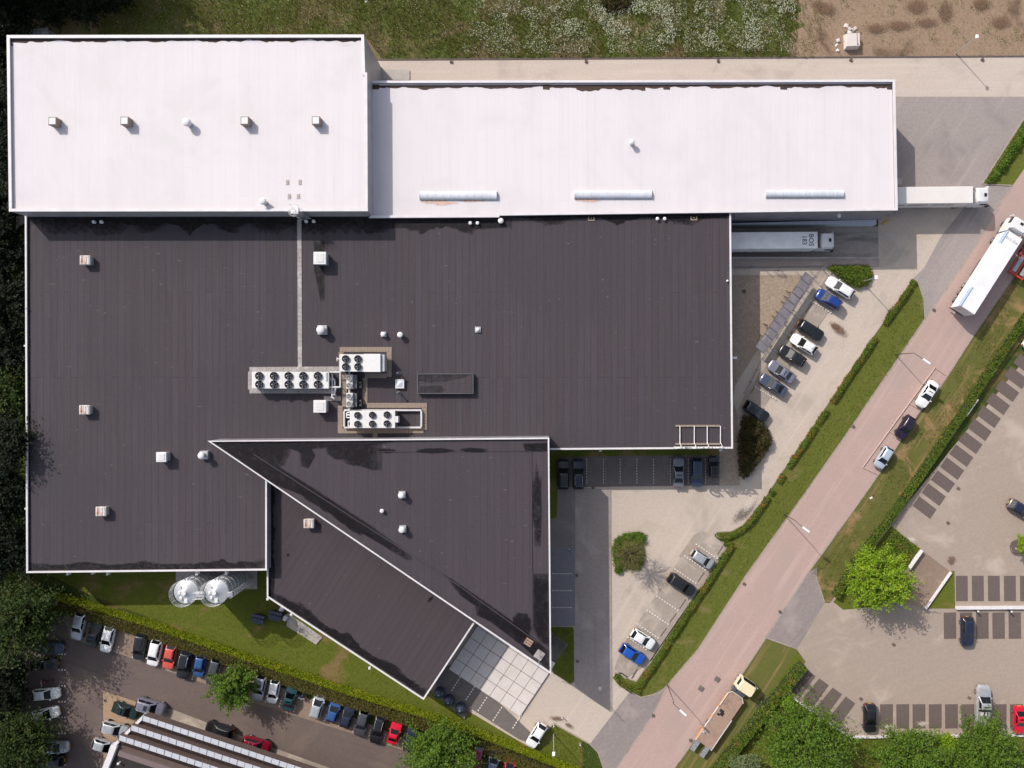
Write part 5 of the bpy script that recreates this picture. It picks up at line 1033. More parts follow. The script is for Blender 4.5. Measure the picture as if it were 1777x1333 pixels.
def add_wheels(root, ws, r=0.32, w=0.22):
    a, b = wheel_mesh(r, w)
    for x, y in ws:
        o = obj('wheel', a, None, root, False, (x, y, r)); obj('rim', b, None, o)
CARMESH = {}
MATK = {'glass': 'glassdark', 'head': 'headlamp', 'tail': 'tail', 'plate': 'plate', 'black': 'black'}
def car(px, py, deg, tp, color, label, L=None, Wd=None, extra=(), group='parked cars', cat='car', name='parked_car', z=0.0):
    key = (tp, L, Wd)
    if key not in CARMESH: CARMESH[key] = [car_parts(tp, L, Wd), {}]
    (P, wheels, LL, hw, H, xf, tf, tr, ys, bz, b2), cache = CARMESH[key]
    p = W(px, py, 0.75); root = empty(name, (p.x, p.y, z + ZL[0]), HD(deg), label, cat, group)
    c, met = PC[color]; pm = paint(color, c, met)
    for k, (mb, mk, sm) in P.items():
        nm = k.rstrip('LR')
        ck = (k, color if mk == 'paint' else '')
        if ck not in cache:
            me = mb.mesh(nm, pm if mk == 'paint' else M[MATK[mk]], sm)
            if sm:
                me.polygons.foreach_set('use_smooth', [True] * len(me.polygons))
                try: me.set_sharp_from_angle(angle=R(38))
                except Exception: pass
            cache[ck] = me
        obj(nm, cache[ck], None, root)
    add_wheels(root, wheels, 0.33 if tp not in ('small', 'coupe') else 0.3)
    for e in extra:
        m = MB()
        if e == 'rails' or e == 'rails_dark':
            for s in (1, -1): m.path([(tf - 0.35, s * (ys - 0.06), H - 0.06), (tf - 0.6, s * (ys - 0.08), H + 0.05), (tr + 0.5, s * (ys - 0.08), H + 0.05), (tr + 0.25, s * (ys - 0.06), H - 0.06)], 0.03, 6)
            obj('roof_rails', m, M['alu'] if e == 'rails' else M['black'], root)
        elif e == 'bars':
            for x in (tf - 0.55, (tf + tr) / 2 - 0.25): m.tube((x, -ys + 0.03, H + 0.06), (x, ys - 0.03, H + 0.06), 0.035)
            obj('roof_bars', m, M['alu'], root)
        elif e == 'sunroof':
            m.rbox(tf - 1.0, tf - 0.42, -0.42, 0.42, H - 0.03, H + 0.018, 0.02); obj('sunroof', m, M['glassdark'], root)
        elif e == 'blackroof' or e == 'whiteroof':
            m.rbox(tr + 0.12, tf - 0.2, -ys + 0.16, ys - 0.16, H - 0.04, H + 0.014, 0.02); obj('roof_panel', m, M['black'] if e == 'blackroof' else M['white'], root)
        elif e == 'aerial':
            m.tube((tr + 0.4, 0, H), (tr + 0.1, 0, H + 0.25), 0.02); obj('aerial', m, M['black'], root)
    return root
G1 = 'cars in the angled bays by the bike shed'
car(1457, 499.5, 212, 'wagon', 'white', 'white estate car beside the bright green shrub bed', 4.7, None, (), G1)
car(1437, 520, 212, 'mpv', 'blue', 'blue people carrier between the white estate and an empty bay', 4.3, None, ('rails_dark',), G1)
car(1406, 573, 32, 'wagon', 'black', 'black estate car with red tail lamps towards the bike shed, next to a white hatchback', 4.5, None, (), G1)
car(1394, 597.5, 212, 'hatch', 'white', 'white hatchback between two black cars by the bike shed', 4.4, None, ('aerial',), G1)
car(1374, 617.5, 212, 'wagon', 'black', 'black car with a sun glint on its windscreen below the white hatchback', 4.5, None, (), G1)
car(1355.5, 645, 214, 'sedan', 'lilac', 'pale grey saloon in the angled bays', 4.7, None, (), G1)
car(1341, 668, 213, 'sedan', 'slate', 'dark blue grey saloon with a sunroof in the angled bays', 4.7, None, ('sunroof',), G1)
car(1312, 714, 33, 'wagon', 'black', 'black estate alone beside the dark shrub bed', 4.4, None, (), G1)
G2 = 'cars in the shade south of the dark hall'
car(977.5, 823, 270, 'suv', 'black', 'black car closest to the triangular wing in the shaded bays', 4.7, 1.85, (), G2)
car(1004, 823, 270, 'wagon', 'navy', 'dark blue estate with silver roof rails in the shaded bays', 4.7, None, ('rails',), G2)
car(1177, 819, 270, 'sedan', 'grey', 'grey saloon in the shaded bays', 4.75, None, (), G2)
car(1208, 819, 90, 'suv', 'darkblue', 'dark blue car between the grey saloon and the tiny black car', 4.6, 1.85, (), G2)
car(1238, 810, 270, 'small', 'black', 'tiny black car with bright mirrors at the end of the shaded bays', 3.4, 1.6, ('blackroof',), G2)
G3 = 'cars in the bays by the roadside hedge'
car(1218, 969, 33, 'mpv', 'silver', 'silver people carrier near the round grass island', 3.95, 1.72, (), G3)
car(1182, 1014, 33, 'suv', 'black', 'large black car over the dappled shadow', 4.75, None, (), G3)
car(1115.5, 1108.5, 32, 'hatch', 'white', 'white hatchback beside the bright blue car', 4.1, None, (), G3)
car(1097, 1134.5, 32, 'hatch', 'brightblue', 'bright blue hatchback at the low end of the hedge', 4.3, None, (), G3)
G4 = 'cars parked along the pink road'
car(1608, 684, 122, 'sedan', 'white', 'white saloon parked at the kerb of the pink road', 4.6, None, (), G4)
car(1570, 741, 122, 'small', 'plum', 'small dark rounded car parked between two pale cars on the pink road', 3.85, 1.75, (), G4)
car(1532.5, 794, 122, 'small', 'iceblue', 'small pale blue car with a boxy roof at the end of the road bay', 3.7, 1.66, (), G4)
G5 = 'cars in the large open car park'
car(1677.5, 1096, 90, 'wagon', 'navy', 'dark blue car beside the two black bollards', 4.75, 1.92, (), G5)
car(1508.5, 1246, 90, 'hatch', 'black', 'black rounded hatchback at the left end of the bottom bay row', 4.6, 1.95, (), G5)
car(1768, 1249, 90, 'sedan', 'red', 'bright red saloon at the right edge of the bottom bay row', 4.4, 1.75, (), G5)
car(1771, 884, 31, 'hatch', 'navy', 'dark car with red tail lamps beside the round tree pit at the right edge', 4.5, 1.85, (), G5)
car(1797, 605, 33, 'hatch', 'white', 'white car just peeping in at the right edge behind the clipped hedge', 4.4, None, (), G5)
pk = car(1704, 1224, 272, 'pickup', 'silver', 'long silver pickup with a grey cargo bed, partly under a tree', 6.6, 2.05, (), G5, 'pickup', 'pickup_truck')
m = MB(); m.rbox(-3.12, -0.45, -0.80, 0.80, 0.78, 0.92, 0.03); obj('bed_cover', m, M['alu'], pk)
m = MB(); m.rbox(-1.45, -0.5, -0.62, 0.1, 0.92, 1.05, 0.05); m.at((-1.1, 0.4, 0.92), R(20)); m.rbox(-0.35, 0.3, -0.22, 0.22, 0, 0.10, 0.03); obj('load', m, M['offwhite'], pk)
m = MB(); m.at((-1.5, -0.2, 0.92), R(35)); m.rbox(-0.35, 0.35, -0.12, 0.12, 0, 0.16, 0.03); m.at((-0.9, -0.1, 1.05), R(-20)); m.rbox(-0.3, 0.3, -0.1, 0.1, 0, 0.12, 0.03); obj('load', m, M['slate'] if 'slate' in M else M['bin'], pk)
m = MB(); m.rbox(-0.62, -0.46, -0.95, 0.95, 1.15, 1.32, 0.03); obj('bed_rail', m, M['black'], pk)
for s in (-0.35, 0.35):
    m = MB(); m.rbox(1.75, 1.95, s - 0.18, s + 0.18, 1.08, 1.2, 0.02); obj('bonnet_vent', m, M['black'], pk)
car(931, 1275, 122, 'hatch', 'white', 'white hatchback with dark tinted windows by the plaza corner', 4.2, 1.8, (), 'cars near the slab plaza')
G6 = 'cars in the row along the olive hedge'
row = [(138, 1086, 103, 'wagon', 'silver', 'silver estate car at the tree end of the hedge row', 4.6, ()), (165, 1099, 285, 'sedan', 'darkgreen', 'dark green saloon between the silver estate and a white hatchback', 4.3, ()), (188.5, 1108, 103, 'hatch', 'white', 'white hatchback with a red framed rear window in the hedge row', 4.4, ()),
       (245, 1121, 100, 'mpv', 'black', 'black people carrier right of the empty bay in the hedge row', 4.4, ()), (270.5, 1132, 103, 'mpv', 'white', 'white people carrier left of the salmon red car', 4.3, ()), (296, 1139, 102, 'hatch', 'salmon', 'salmon red hatchback in the hedge row', 4.0, ()),
       (322, 1152, 102, 'suv', 'black', 'black off roader with silver roof rails right of the salmon red car', 4.6, ('rails',)), (348, 1155, 100, 'small', 'midblue', 'small blue car between two dark cars in the hedge row', 3.6, ()), (372.5, 1165, 104, 'wagon', 'darkgrey', 'dark grey estate left of the young tree', 4.5, ()),
       (402, 1176, 104, 'hatch', 'white', 'white car hidden under the young tree with its rear showing', 4.2, ()), (451, 1193, 102, 'wagon', 'silver', 'silver car with a glass roof right of the young tree', 4.3, ('sunroof',)), (476, 1199, 101, 'small', 'white', 'small white car with a dark waistline next to the green one', 3.9, ()),
       (504, 1210, 285, 'sedan', 'green', 'dark teal green saloon left of the parked motorcycle', 4.3, ()), (552, 1223.5, 286, 'mpv', 'silver', 'silver one box car right of the parked motorcycle', 3.9, ()), (580, 1232, 287, 'hatch', 'midblue', 'blue hatchback right of the silver one box car', 3.8, ()),
       (603.5, 1241, 287, 'hatch', 'navy', 'dark navy hatchback right of the blue one', 3.9, ()), (628.5, 1254, 105, 'wagon', 'darkgrey', 'charcoal grey estate left of the black one with silver rails', 4.4, ()), (656.5, 1265, 104, 'wagon', 'black', 'black estate with long silver roof rails left of the bright red car', 4.7, ('rails',)),
       (685.5, 1269, 286, 'coupe', 'red', 'bright red low sports car in the hedge row', 4.0, ()), (713.5, 1281, 285, 'sedan', 'navy', 'dark car right of the bright red sports car, by the large tree', 4.2, ()), (827, 1314, 105, 'hatch', 'magenta', 'wine red car right of the large tree', 4.2, ()),
       (856, 1322, 286, 'wagon', 'bluegrey', 'blue grey estate between the wine red car and a white roofed one', 4.4, ()), (883, 1332, 286, 'small', 'red', 'red car with a white roof at the bottom of the hedge row', 3.8, ('whiteroof',))]
for px, py, dg_, tp, co, lb, L_, ex in row: car(px, py, dg_, tp, co, lb, L_, None, ex, G6)
G7 = 'cars in the west column of the left car park'
for px, py, dg_, tp, co, lb, L_, ex in [(89, 1124, 0, 'hatch', 'darkblue', 'dark blue car half under the big left tree', 4.2, ()), (77, 1151, 180, 'sedan', 'black', 'black saloon with red tail lamps below the big left tree', 4.6, ()), (82, 1203.5, -5, 'hatch', 'white', 'white hatchback just below the dark motorcycle', 4.3, ()),
       (81, 1238, -13, 'hatch', 'white', 'white hatchback parked crooked above the lower left tree', 4.3, ()), (97, 1296, -3, 'sedan', 'silver', 'silver car half under the lower left tree', 4.4, ()), (88, 1319, 180, 'wagon', 'black', 'black estate at the bottom left beside the tree', 4.5, ())]: car(px, py, dg_, tp, co, lb, L_, None, ex, G7)
G8 = 'cars around the sawtooth factory'
for px, py, dg_, tp, co, lb, L_, ex in [(219.5, 1232, 18, 'sedan', 'darkgreen', 'dark green saloon on the tan paving', 4.3, ()), (263, 1225, 16, 'suv', 'lilac', 'grey off roader with a sunroof parked outside the factory corner', 4.7, ('rails', 'sunroof')), (201, 1264, 15, 'wagon', 'silver', 'silver estate with its bonnet at the factory gable', 4.4, ('rails',)),
       (184, 1294, 17, 'hatch', 'silver', 'silver hatchback mostly hidden by the factory gable', 4.2, ()), (382.5, 1265.5, 195, 'suv', 'black', 'black off roader with one silver rail by the factory wall', 4.5, ('rails',)), (446, 1291, 15, 'suv', 'darkred', 'dark red estate with two roof bars by the factory wall', 4.5, ('bars',))]: car(px, py, dg_, tp, co, lb, L_, None, ex, G8)

# ------------------------------------------------------------------ lorries
def lorry_wheels(root, xs, y, r=0.5, w=0.32):
    a, b = wheel_mesh(r, w)
    for x in xs:
        for s in (1, -1): o = obj('wheel', a, None, root, False, (x, s * y, r)); obj('rim', b, None, o)
def lorry(px, py, pz, deg, label, tm, z=0.0, text=None, extra=None, tl=13.6, cab='white', hatch=True):
    """px,py: photo pixel of the front centre of the trailer roof at height pz"""
    p = W(px, py, pz); root = empty('articulated_lorry', (p.x, p.y, z), HD(deg), label, 'lorry', 'white articulated lorries'); H = pz - z
    b = MB(); b.rbox(-tl, 0, -1.275, 1.275, 1.15, H, 0.05)
    tr = obj('trailer', b, M[tm], root)
    b = MB(); b.box(-tl, 0.0, -1.29, -1.277, 1.12, 1.32); b.box(-tl, 0.0, 1.277, 1.29, 1.12, 1.32); b.box(-tl - 0.015, -tl - 0.002, -1.25, 1.25, 1.2, H - 0.1)
    for y in (-0.6, 0.0, 0.6): b.box(-tl - 0.05, -tl - 0.016, y - 0.02, y + 0.02, 1.2, H - 0.15)
    b.box(-tl, 0, -1.29, -1.277, H - 0.16, H - 0.06); b.box(-tl, 0, 1.277, 1.29, H - 0.16, H - 0.06); obj('trailer_trim', b, M['coping_grey'], tr)
    b = MB(); b.box(-tl + 0.1, -0.3, -0.5, 0.5, 0.75, 1.13); b.box(-tl + 0.02, -tl + 0.15, -1.2, 1.2, 0.5, 0.7); b.box(-7.6, -4.6, 0.95, 1.2, 0.45, 1.1); b.box(-7.6, -4.6, -1.2, -0.95, 0.45, 1.1); b.box(-1.2, 2.7, -0.5, 0.5, 0.55, 0.95); b.tube((0.62, -0.9, 0.7), (0.05, -0.9, 0.7), 0.3); b.box(0.3, 1.2, 0.7, 1.2, 0.45, 0.9)
    obj('chassis', b, M['steel'], root)
    cx = 0.75                                             # cab
    c = MB(); ch = H - 0.12
    prof = [(cx, 1.0, 1.22), (cx + 2.15, 1.0, 1.22), (cx, ch - 0.5, 1.22), (cx + 2.15, 2.35, 1.2)]
    def sec(x0, x1, y, z, r):
        q = []
        for px_, py_, a0 in ((x1 - r, y - r, 0), (x0 + r, y - r, 90), (x0 + r, -y + r, 180), (x1 - r, -y + r, 270)):
            for k in range(4): a = R(a0 + 30 * k); q.append((px_ + r * math.cos(a), py_ + r * math.sin(a), z))
        return q
    rings = [sec(cx, cx + 2.2, 1.23, 0.75, 0.12), sec(cx, cx + 2.25, 1.25, 1.5, 0.16), sec(cx, cx + 2.2, 1.24, 2.2, 0.18), sec(cx, cx + 1.98, 1.2, 3.1, 0.22), sec(cx + 0.02, cx + 1.85, 1.12, ch - 0.22, 0.25), sec(cx + 0.15, cx + 1.55, 0.98, ch, 0.25)]
    vs = [q for r_ in rings for q in r_]; fs = [(j * 16 + k, j * 16 + (k + 1) % 16, (j + 1) * 16 + (k + 1) % 16, (j + 1) * 16 + k) for j in range(5) for k in range(16)] + [tuple(range(80, 96)), tuple(reversed(range(16)))]
    c.add(vs, fs); cb_ = obj('cab', c, M[cab], root, True)
    try: cb_.data.set_sharp_from_angle(angle=R(40))
    except Exception: pass
    w = MB(); w.add([(cx + 2.22, -1.05, 2.12), (cx + 2.22, 1.05, 2.12), (cx + 2.0, 1.0, 3.05), (cx + 2.0, -1.0, 3.05), (cx + 2.1, -1.05, 2.12), (cx + 2.1, 1.05, 2.12), (cx + 1.9, 1.0, 3.05), (cx + 1.9, -1.0, 3.05)], [(0, 1, 2, 3), (3, 2, 1, 0), (0, 4, 5, 1), (2, 6, 7, 3), (1, 5, 6, 2), (0, 3, 7, 4)]); obj('windscreen', w, M['glassdark'], cb_)
    for s in (1, -1):
        w = MB(); w.box(cx + 0.95, cx + 1.95, min(s * 1.2, s * 1.26), max(s * 1.2, s * 1.26), 2.1, 2.9); obj('side_window', w, M['glassdark'], cb_)
        w = MB(); w.rbox(cx + 2.05, cx + 2.25, min(s * 1.3, s * 1.55), max(s * 1.3, s * 1.55), 2.0, 2.8, 0.04); w.tube((cx + 2.0, s * 1.2, 2.75), (cx + 2.15, s * 1.35, 2.75), 0.03); obj('mirror', w, M['black'] if s < 0 else M['white'], cb_)
        w = MB(); w.add([(cx - 0.45, s * 1.24, 0.9), (cx + 0.02, s * 1.245, 0.9), (cx + 0.02, s * 1.2, ch - 0.5), (cx - 0.42, s * 1.15, ch - 0.5), (cx - 0.45, s * 1.19, 0.9), (cx + 0.02, s * 1.19, 0.9), (cx + 0.02, s * 1.15, ch - 0.5), (cx - 0.42, s * 1.1, ch - 0.5)], [(0, 1, 2, 3), (3, 2, 1, 0), (4, 5, 6, 7), (7, 6, 5, 4), (0, 4, 7, 3)]); obj('air_deflector', w, M[cab], cb_)
        w = MB(); w.box(cx + 2.15, cx + 2.27, min(s * 0.75, s * 1.15), max(s * 0.75, s * 1.15), 0.95, 1.2); obj('headlight', w, M['headlamp'], cb_)
    w = MB(); w.rbox(cx + 1.0, cx + 1.42, -0.27, 0.27, ch - 0.02, ch + 0.05, 0.03); obj('roof_hatch', w, M['black'], cb_)
    w = MB(); w.add([(cx - 0.3, -0.98, 2.6), (cx + 0.04, -1.05, 2.6), (cx + 0.12, -0.95, ch - 0.1), (cx + 0.12, 0.95, ch - 0.1), (cx + 0.04, 1.05, 2.6), (cx - 0.3, 0.98, 2.6)], [(0, 1, 2, 3, 4, 5), (5, 4, 3, 2, 1, 0)]); obj('rear_fairing', w, M['galv'], cb_)
    lorry_wheels(root, [-tl + 1.6, -tl + 2.9, -tl + 4.2], 1.06); lorry_wheels(root, [0.05 - 1.0, cx + 1.35], 1.06)
    if text:
        for body, size, x, dy, mat in text:
            me = text_mesh(body, size, 0.004, M[mat]); ys_ = [v.co.y for v in me.vertices]; ms = (max(ys_) + min(ys_)) / 2
            for v_ in me.vertices: cx_, cy_ = v_.co.x, v_.co.y - ms; v_.co = (x + cy_, dy - cx_, H + 0.008 + v_.co.z)
            o = bpy.data.objects.new('lettering', me); COL.objects.link(o); o.parent = tr
    return root, tr, H
ZG = ZL[0]
l1, t1_, H1 = lorry(1689, 338, 4.0, -0.5, 'white lorry reversed against the east dock of the long hall', 'trailer_cream', ZG)
# dark lettering along the trailer side (too small to read: letter shaped strokes) and its red arrow
rr = random.Random(5); mb = MB()
x = -12.6
for wl in (9, 8, 0, 11):
    if wl == 0: x += 0.75; continue
    for k in range(wl):
        w_ = 0.26; h_ = 0.5 + (0.16 if k == 0 else 0)
        mb.box(x, x + 0.07, -1.286, -1.28, 2.55, 2.55 + h_)
        mb.box(x + 0.07, x + w_ - 0.04, -1.286, -1.28, 2.55 + rr.choice((0.0, 0.2, 0.42)), 2.55 + rr.choice((0.1, 0.3, 0.5)) + 0.02)
        if rr.random() < 0.6: mb.box(x + w_ - 0.11, x + w_ - 0.04, -1.286, -1.28, 2.55, 2.55 + 0.46)
        x += w_ + 0.05
    x += 0.35
obj('side_lettering', mb, M['letters'], t1_)
mb = MB(); mb.add([(-7.0, -1.287, 2.5), (-6.75, -1.287, 2.5), (-6.4, -1.287, 2.85), (-6.75, -1.287, 3.2), (-7.0, -1.287, 3.2), (-6.65, -1.287, 2.85)], [(0, 1, 2, 5), (5, 2, 3, 4)]); obj('side_arrow', mb, M['redpaint'], t1_)
lorry(1419, 416.5, 2.95, -0.4, 'white lorry parked down in the sunken loading ramp with dark roof lettering', 'trailer_white', DP, [('BOS', 1.02, -0.98, 0.0, 'letters'), ('183', 0.98, -2.0, -0.02, 'letters')])
def roadl(): return math.degrees(math.atan2(-(506 - 355), (1735 - 1640)))
l3, t3_, H3 = lorry(1762.5, 407.5, 4.0, -57.5, 'white lorry with pale blue corner stripes driving on the pink road', 'trailer_white', ZG, [('011-326', 0.62, -1.05, 0.0, 'letters_soft')])
mb = MB(); mb.box(-2.3, -0.1, 1.28, 1.295, 3.0, 3.93); mb.box(-13.55, -10.2, 1.28, 1.295, 3.0, 3.93)
obj('corner_stripe', mb, M['paleblue'], t3_)
# red car carrier trailer beside it, partly out of frame
p = W(1781, 447, 0.9); root = empty('car_carrier', (p.x, p.y, ZG), HD(-57.5), 'red framed vehicle trailer with two silver ramps at the right edge', 'trailer')
mb = MB()
for y in (-1.2, 1.2): mb.box(-3.3, 5, y - 0.09, y + 0.09, 0.75, 0.95)
for x in (-3.3, -0.2, 2.5, 4.9): mb.box(x - 0.1, x + 0.1, -1.1, 1.1, 0.76, 0.93)
mb.box(-3.3, 5, -0.12, 0.12, 0.74, 0.9); mb.box(-3.45, -3.3, -1.25, 1.25, 0.5, 0.95); obj('frame', mb, M['redpaint'], root)
for y in (-0.68, 0.66):
    mb = MB(); mb.box(-3.0, -0.4, y - 0.3, y + 0.3, 0.97, 1.06)
    for k in range(12): mb.box(-3.0 + k * 0.21, -2.96 + k * 0.21, y - 0.3, y + 0.3, 1.06, 1.09)
    obj('ramp', mb, M['alu'], root)
mb = MB(); mb.box(-0.3, 4.8, -1.1, 1.1, 0.6, 0.72); obj('deck', mb, M['steel'], root); lorry_wheels(root, [0.6, 1.8], 1.1, 0.42, 0.3)
# old flatbed truck with a cream cab
p = W(1250, 1250, 1.1); ang = math.degrees(math.atan2(1205 - 1300, 1280 - 1215)); root = empty('flatbed_truck', (p.x, p.y, 0.02), HD(ang), 'old flatbed truck with a cream cab and rusty brown deck on the verge', 'truck'); root.scale = (1, 1.12, 1)
b = MB(); b.add([(-4.6, -1.25, 1.0), (3.4, -1.25, 1.0), (4.2, -1.25, 1.0), (4.75, -0.75, 1.0), (4.75, 0.85, 1.0), (4.3, 1.25, 1.0), (-4.6, 1.25, 1.0), (-4.6, -1.25, 1.12), (3.4, -1.25, 1.12), (4.2, -1.25, 1.12), (4.75, -0.75, 1.12), (4.75, 0.85, 1.12), (4.3, 1.25, 1.12), (-4.6, 1.25, 1.12)],
    [(7, 8, 9, 10, 11, 12, 13), (6, 5, 4, 3, 2, 1, 0)] + [(i, (i + 1) % 7, 7 + (i + 1) % 7, 7 + i) for i in range(7)]); obj('deck', b, M['wood'], root)
b = MB(); b.box(-4.7, 1.0, -1.36, -1.26, 0.9, 1.16); b.box(-4.7, 1.6, 1.26, 1.34, 0.9, 1.16); b.path([(4.2, -1.27, 1.2), (4.8, -0.75, 1.2), (4.8, 0.9, 1.2), (4.3, 1.27, 1.2), (2.0, 1.3, 1.2)], 0.06); obj('deck_rim', b, M['coping_grey'], root)
b = MB(); b.box(-4.5, -2.2, 1.35, 1.43, 0.9, 1.12); b.box(-0.8, 0.2, 1.35, 1.43, 0.9, 1.1); b.box(1.7, 4.2, 1.27, 1.36, 0.95, 1.16); obj('side_board', b, M['orange'], root)
for y in (-0.78, 0.82):
    b = MB(); b.box(-6.4, -4.62, y - 0.33, y + 0.33, 0.85, 0.95); [b.box(-6.4 + 0.2 * k, -6.36 + 0.2 * k, y - 0.33, y + 0.33, 0.95, 0.99) for k in range(9)]; obj('ramp', b, M['galv'], root)
b = MB(); b.box(-4.4, 7.6, -0.45, 0.45, 0.62, 0.98); b.box(4.9, 5.9, -1.0, 1.0, 0.6, 0.9); b.rbox(5.0, 5.6, 0.5, 1.15, 0.6, 1.15, 0.03); obj('chassis', b, M['steel'], root)
b = MB(); b.at((-2.8, 0.5, 1.12), R(70)); b.rbox(-0.5, 0.5, -0.06, 0.06, 0.03, 0.12, 0.02); b.at((-2.95, 1.0, 1.12), R(0)); b.rbox(-0.15, 0.15, -0.15, 0.15, 0, 0.2, 0.03); obj('bracket', b, M['alu'], root)
b = MB(); b.at((1.2, 0.35, 1.122)); b.rbox(-0.55, 0.1, -0.3, 0.25, 0, 0.03, 0.01); b.rbox(-0.1, 0.35, -0.1, 0.55, 0, 0.035, 0.01); b.rbox(-0.75, -0.4, 0.15, 0.55, 0, 0.03, 0.01); obj('tarp_scrap', b, M['rubber'], root)
c = MB()
def ring8(x0, x1, y, z, r): return [(x1 - r, y, z), (x1, y - r, z), (x1, -y + r, z), (x1 - r, -y, z), (x0 + r, -y, z), (x0, -y + r, z), (x0, y - r, z), (x0 + r, y, z)]
rg = [ring8(5.75, 7.75, 1.22, 0.7, 0.1), ring8(5.75, 7.8, 1.24, 1.5, 0.15), ring8(5.78, 7.5, 1.16, 2.35, 0.15), ring8(5.9, 7.2, 1.05, 2.6, 0.2)]
c.add([q for r_ in rg for q in r_], [(j * 8 + (k + 1) % 8, j * 8 + k, (j + 1) * 8 + k, (j + 1) * 8 + (k + 1) % 8) for j in range(3) for k in range(8)] + [tuple(reversed(range(24, 32))), tuple(range(8))]); cab_ = obj('cab', c, M['cream'], root)
b = MB(); b.add([(7.82, -1.0, 1.6), (7.82, 1.0, 1.6), (7.54, 0.95, 2.3), (7.54, -0.95, 2.3), (7.72, -1.0, 1.6), (7.72, 1.0, 1.6), (7.45, 0.95, 2.3), (7.45, -0.95, 2.3)], [(0, 1, 2, 3), (3, 2, 1, 0), (0, 4, 5, 1), (2, 6, 7, 3), (1, 5, 6, 2), (0, 3, 7, 4)]); obj('windscreen', b, M['glassdark'], cab_)
for s in (1, -1):
    b = MB(); b.add([(6.3, s * 1.25, 1.6), (7.45, s * 1.25, 1.6), (7.35, s * 1.19, 2.25), (6.35, s * 1.19, 2.25), (6.3, s * 1.15, 1.6), (7.45, s * 1.15, 1.6), (7.35, s * 1.1, 2.25), (6.35, s * 1.1, 2.25)], [(0, 1, 2, 3), (3, 2, 1, 0), (0, 4, 5, 1), (2, 6, 7, 3)]); obj('side_window', b, M['glassdark'], cab_)
    b = MB(); b.rbox(7.5, 7.62, min(s * 1.3, s * 1.5), max(s * 1.3, s * 1.5), 1.6, 2.1, 0.03); obj('mirror', b, M['alu'], cab_)
lorry_wheels(root, [-2.6, -1.5, 6.9], 1.02, 0.45, 0.3)
for (x, y, t) in ((-1.0, 1.75, 'upper'), (-4.0, 1.75, 'lower')): pass
# motorcycles and bicycles
def motorcycle(px, py, deg, label, seat='black', tank='darkred'):
    p = W(px, py, 0.5); root = empty('motorcycle', (p.x, p.y, ZG), HD(deg), label, 'motorcycle', 'parked motorcycles')
    a, b = wheel_mesh(0.31, 0.14)
    for x in (0.72, -0.68): o = obj('wheel', a, None, root, False, (x, 0, 0.31)); obj('rim', b, None, o)
    m = MB(); m.rbox(-0.25, 0.3, -0.17, 0.17, 0.25, 0.62, 0.05); m.path([(0.72, 0.1, 0.31), (0.42, 0.1, 0.95)], 0.035); m.path([(0.72, -0.1, 0.31), (0.42, -0.1, 0.95)], 0.035); m.path([(-0.68, 0.12, 0.31), (-0.1, 0.12, 0.5)], 0.035); m.tube((-0.7, -0.2, 0.35), (0.1, -0.2, 0.3), 0.06); obj('engine', m, M['steel'], root)
    m = MB(); m.rbox(-0.05, 0.42, -0.17, 0.17, 0.68, 0.92, 0.08); m.rbox(-0.95, -0.6, -0.12, 0.12, 0.68, 0.8, 0.05); obj('tank', m, paint(tank, *PC[tank]), root)
    m = MB(); m.rbox(-0.7, -0.06, -0.14, 0.14, 0.74, 0.86, 0.05); obj('seat', m, M['black'], root)
    m = MB(); m.path([(0.28, 0.4, 1.05), (0.42, 0.15, 1.05), (0.42, -0.15, 1.05), (0.28, -0.4, 1.05)], 0.025); m.rbox(0.5, 0.62, -0.1, 0.1, 0.8, 1.0, 0.03); m.rbox(0.3, 0.36, 0.36, 0.5, 1.08, 1.16, 0.02); m.rbox(0.3, 0.36, -0.5, -0.36, 1.08, 1.16, 0.02); obj('handlebar', m, M['alu'], root)
motorcycle(527, 1204.5, 100, 'dark motorcycle standing between the green and silver cars of the hedge row', tank='navy')
motorcycle(82, 1182, 175, 'dark motorcycle with a red tail in the west column of the left car park', tank='darkred')
def bicycle(px, py, deg, label, col='steel', lean=12):
    p = W(px, py, 0.5); root = empty('bicycle', (p.x, p.y, ZG), HD(deg), label, 'bicycle', 'bicycles by the bike shed'); root.rotation_euler = (R(lean), 0, HD(deg))
    def wheel_ring(x):
        m = MB(); ps = [(x + 0.33 * math.cos(2 * math.pi * i / 20), 0, 0.34 + 0.33 * math.sin(2 * math.pi * i / 20)) for i in range(21)]; m.path(ps, 0.022, 5)
        for k in range(6): a = math.pi * k / 6; m.tube((x - 0.33 * math.cos(a), 0, 0.34 - 0.33 * math.sin(a)), (x + 0.33 * math.cos(a), 0, 0.34 + 0.33 * math.sin(a)), 0.004, 0.004, 4)
        return obj('wheel', m, M['rubber'], root)
    wheel_ring(0.53); wheel_ring(-0.53)
    m = MB()
    for a_, b_ in (((0.53, 0, 0.34), (0.4, 0, 0.95)), ((0.42, 0, 0.85), (-0.02, 0, 0.32)), ((-0.02, 0, 0.32), (-0.17, 0, 0.85)), ((-0.14, 0, 0.78), (0.41, 0, 0.84)), ((-0.53, 0, 0.34), (-0.02, 0, 0.32)), ((-0.53, 0, 0.34), (-0.15, 0, 0.76))): m.tube(a_, b_, 0.022)
    obj('frame', m, M[col], root)
    m = MB(); m.path([(0.25, 0.28, 1.02), (0.4, 0.1, 1.03), (0.4, -0.1, 1.03), (0.25, -0.28, 1.02)], 0.018); obj('handlebar', m, M['alu'], root)
    m = MB(); m.rbox(-0.32, -0.06, -0.08, 0.08, 0.86, 0.93, 0.03); obj('saddle', m, M['black'], root)
    m = MB(); m.box(-0.75, -0.25, -0.06, 0.06, 0.68, 0.71); obj('carrier', m, M['steel'], root)
bicycle(1351, 469.5, 8, 'bicycle leaning by the fence north of the bike shed', 'galv')
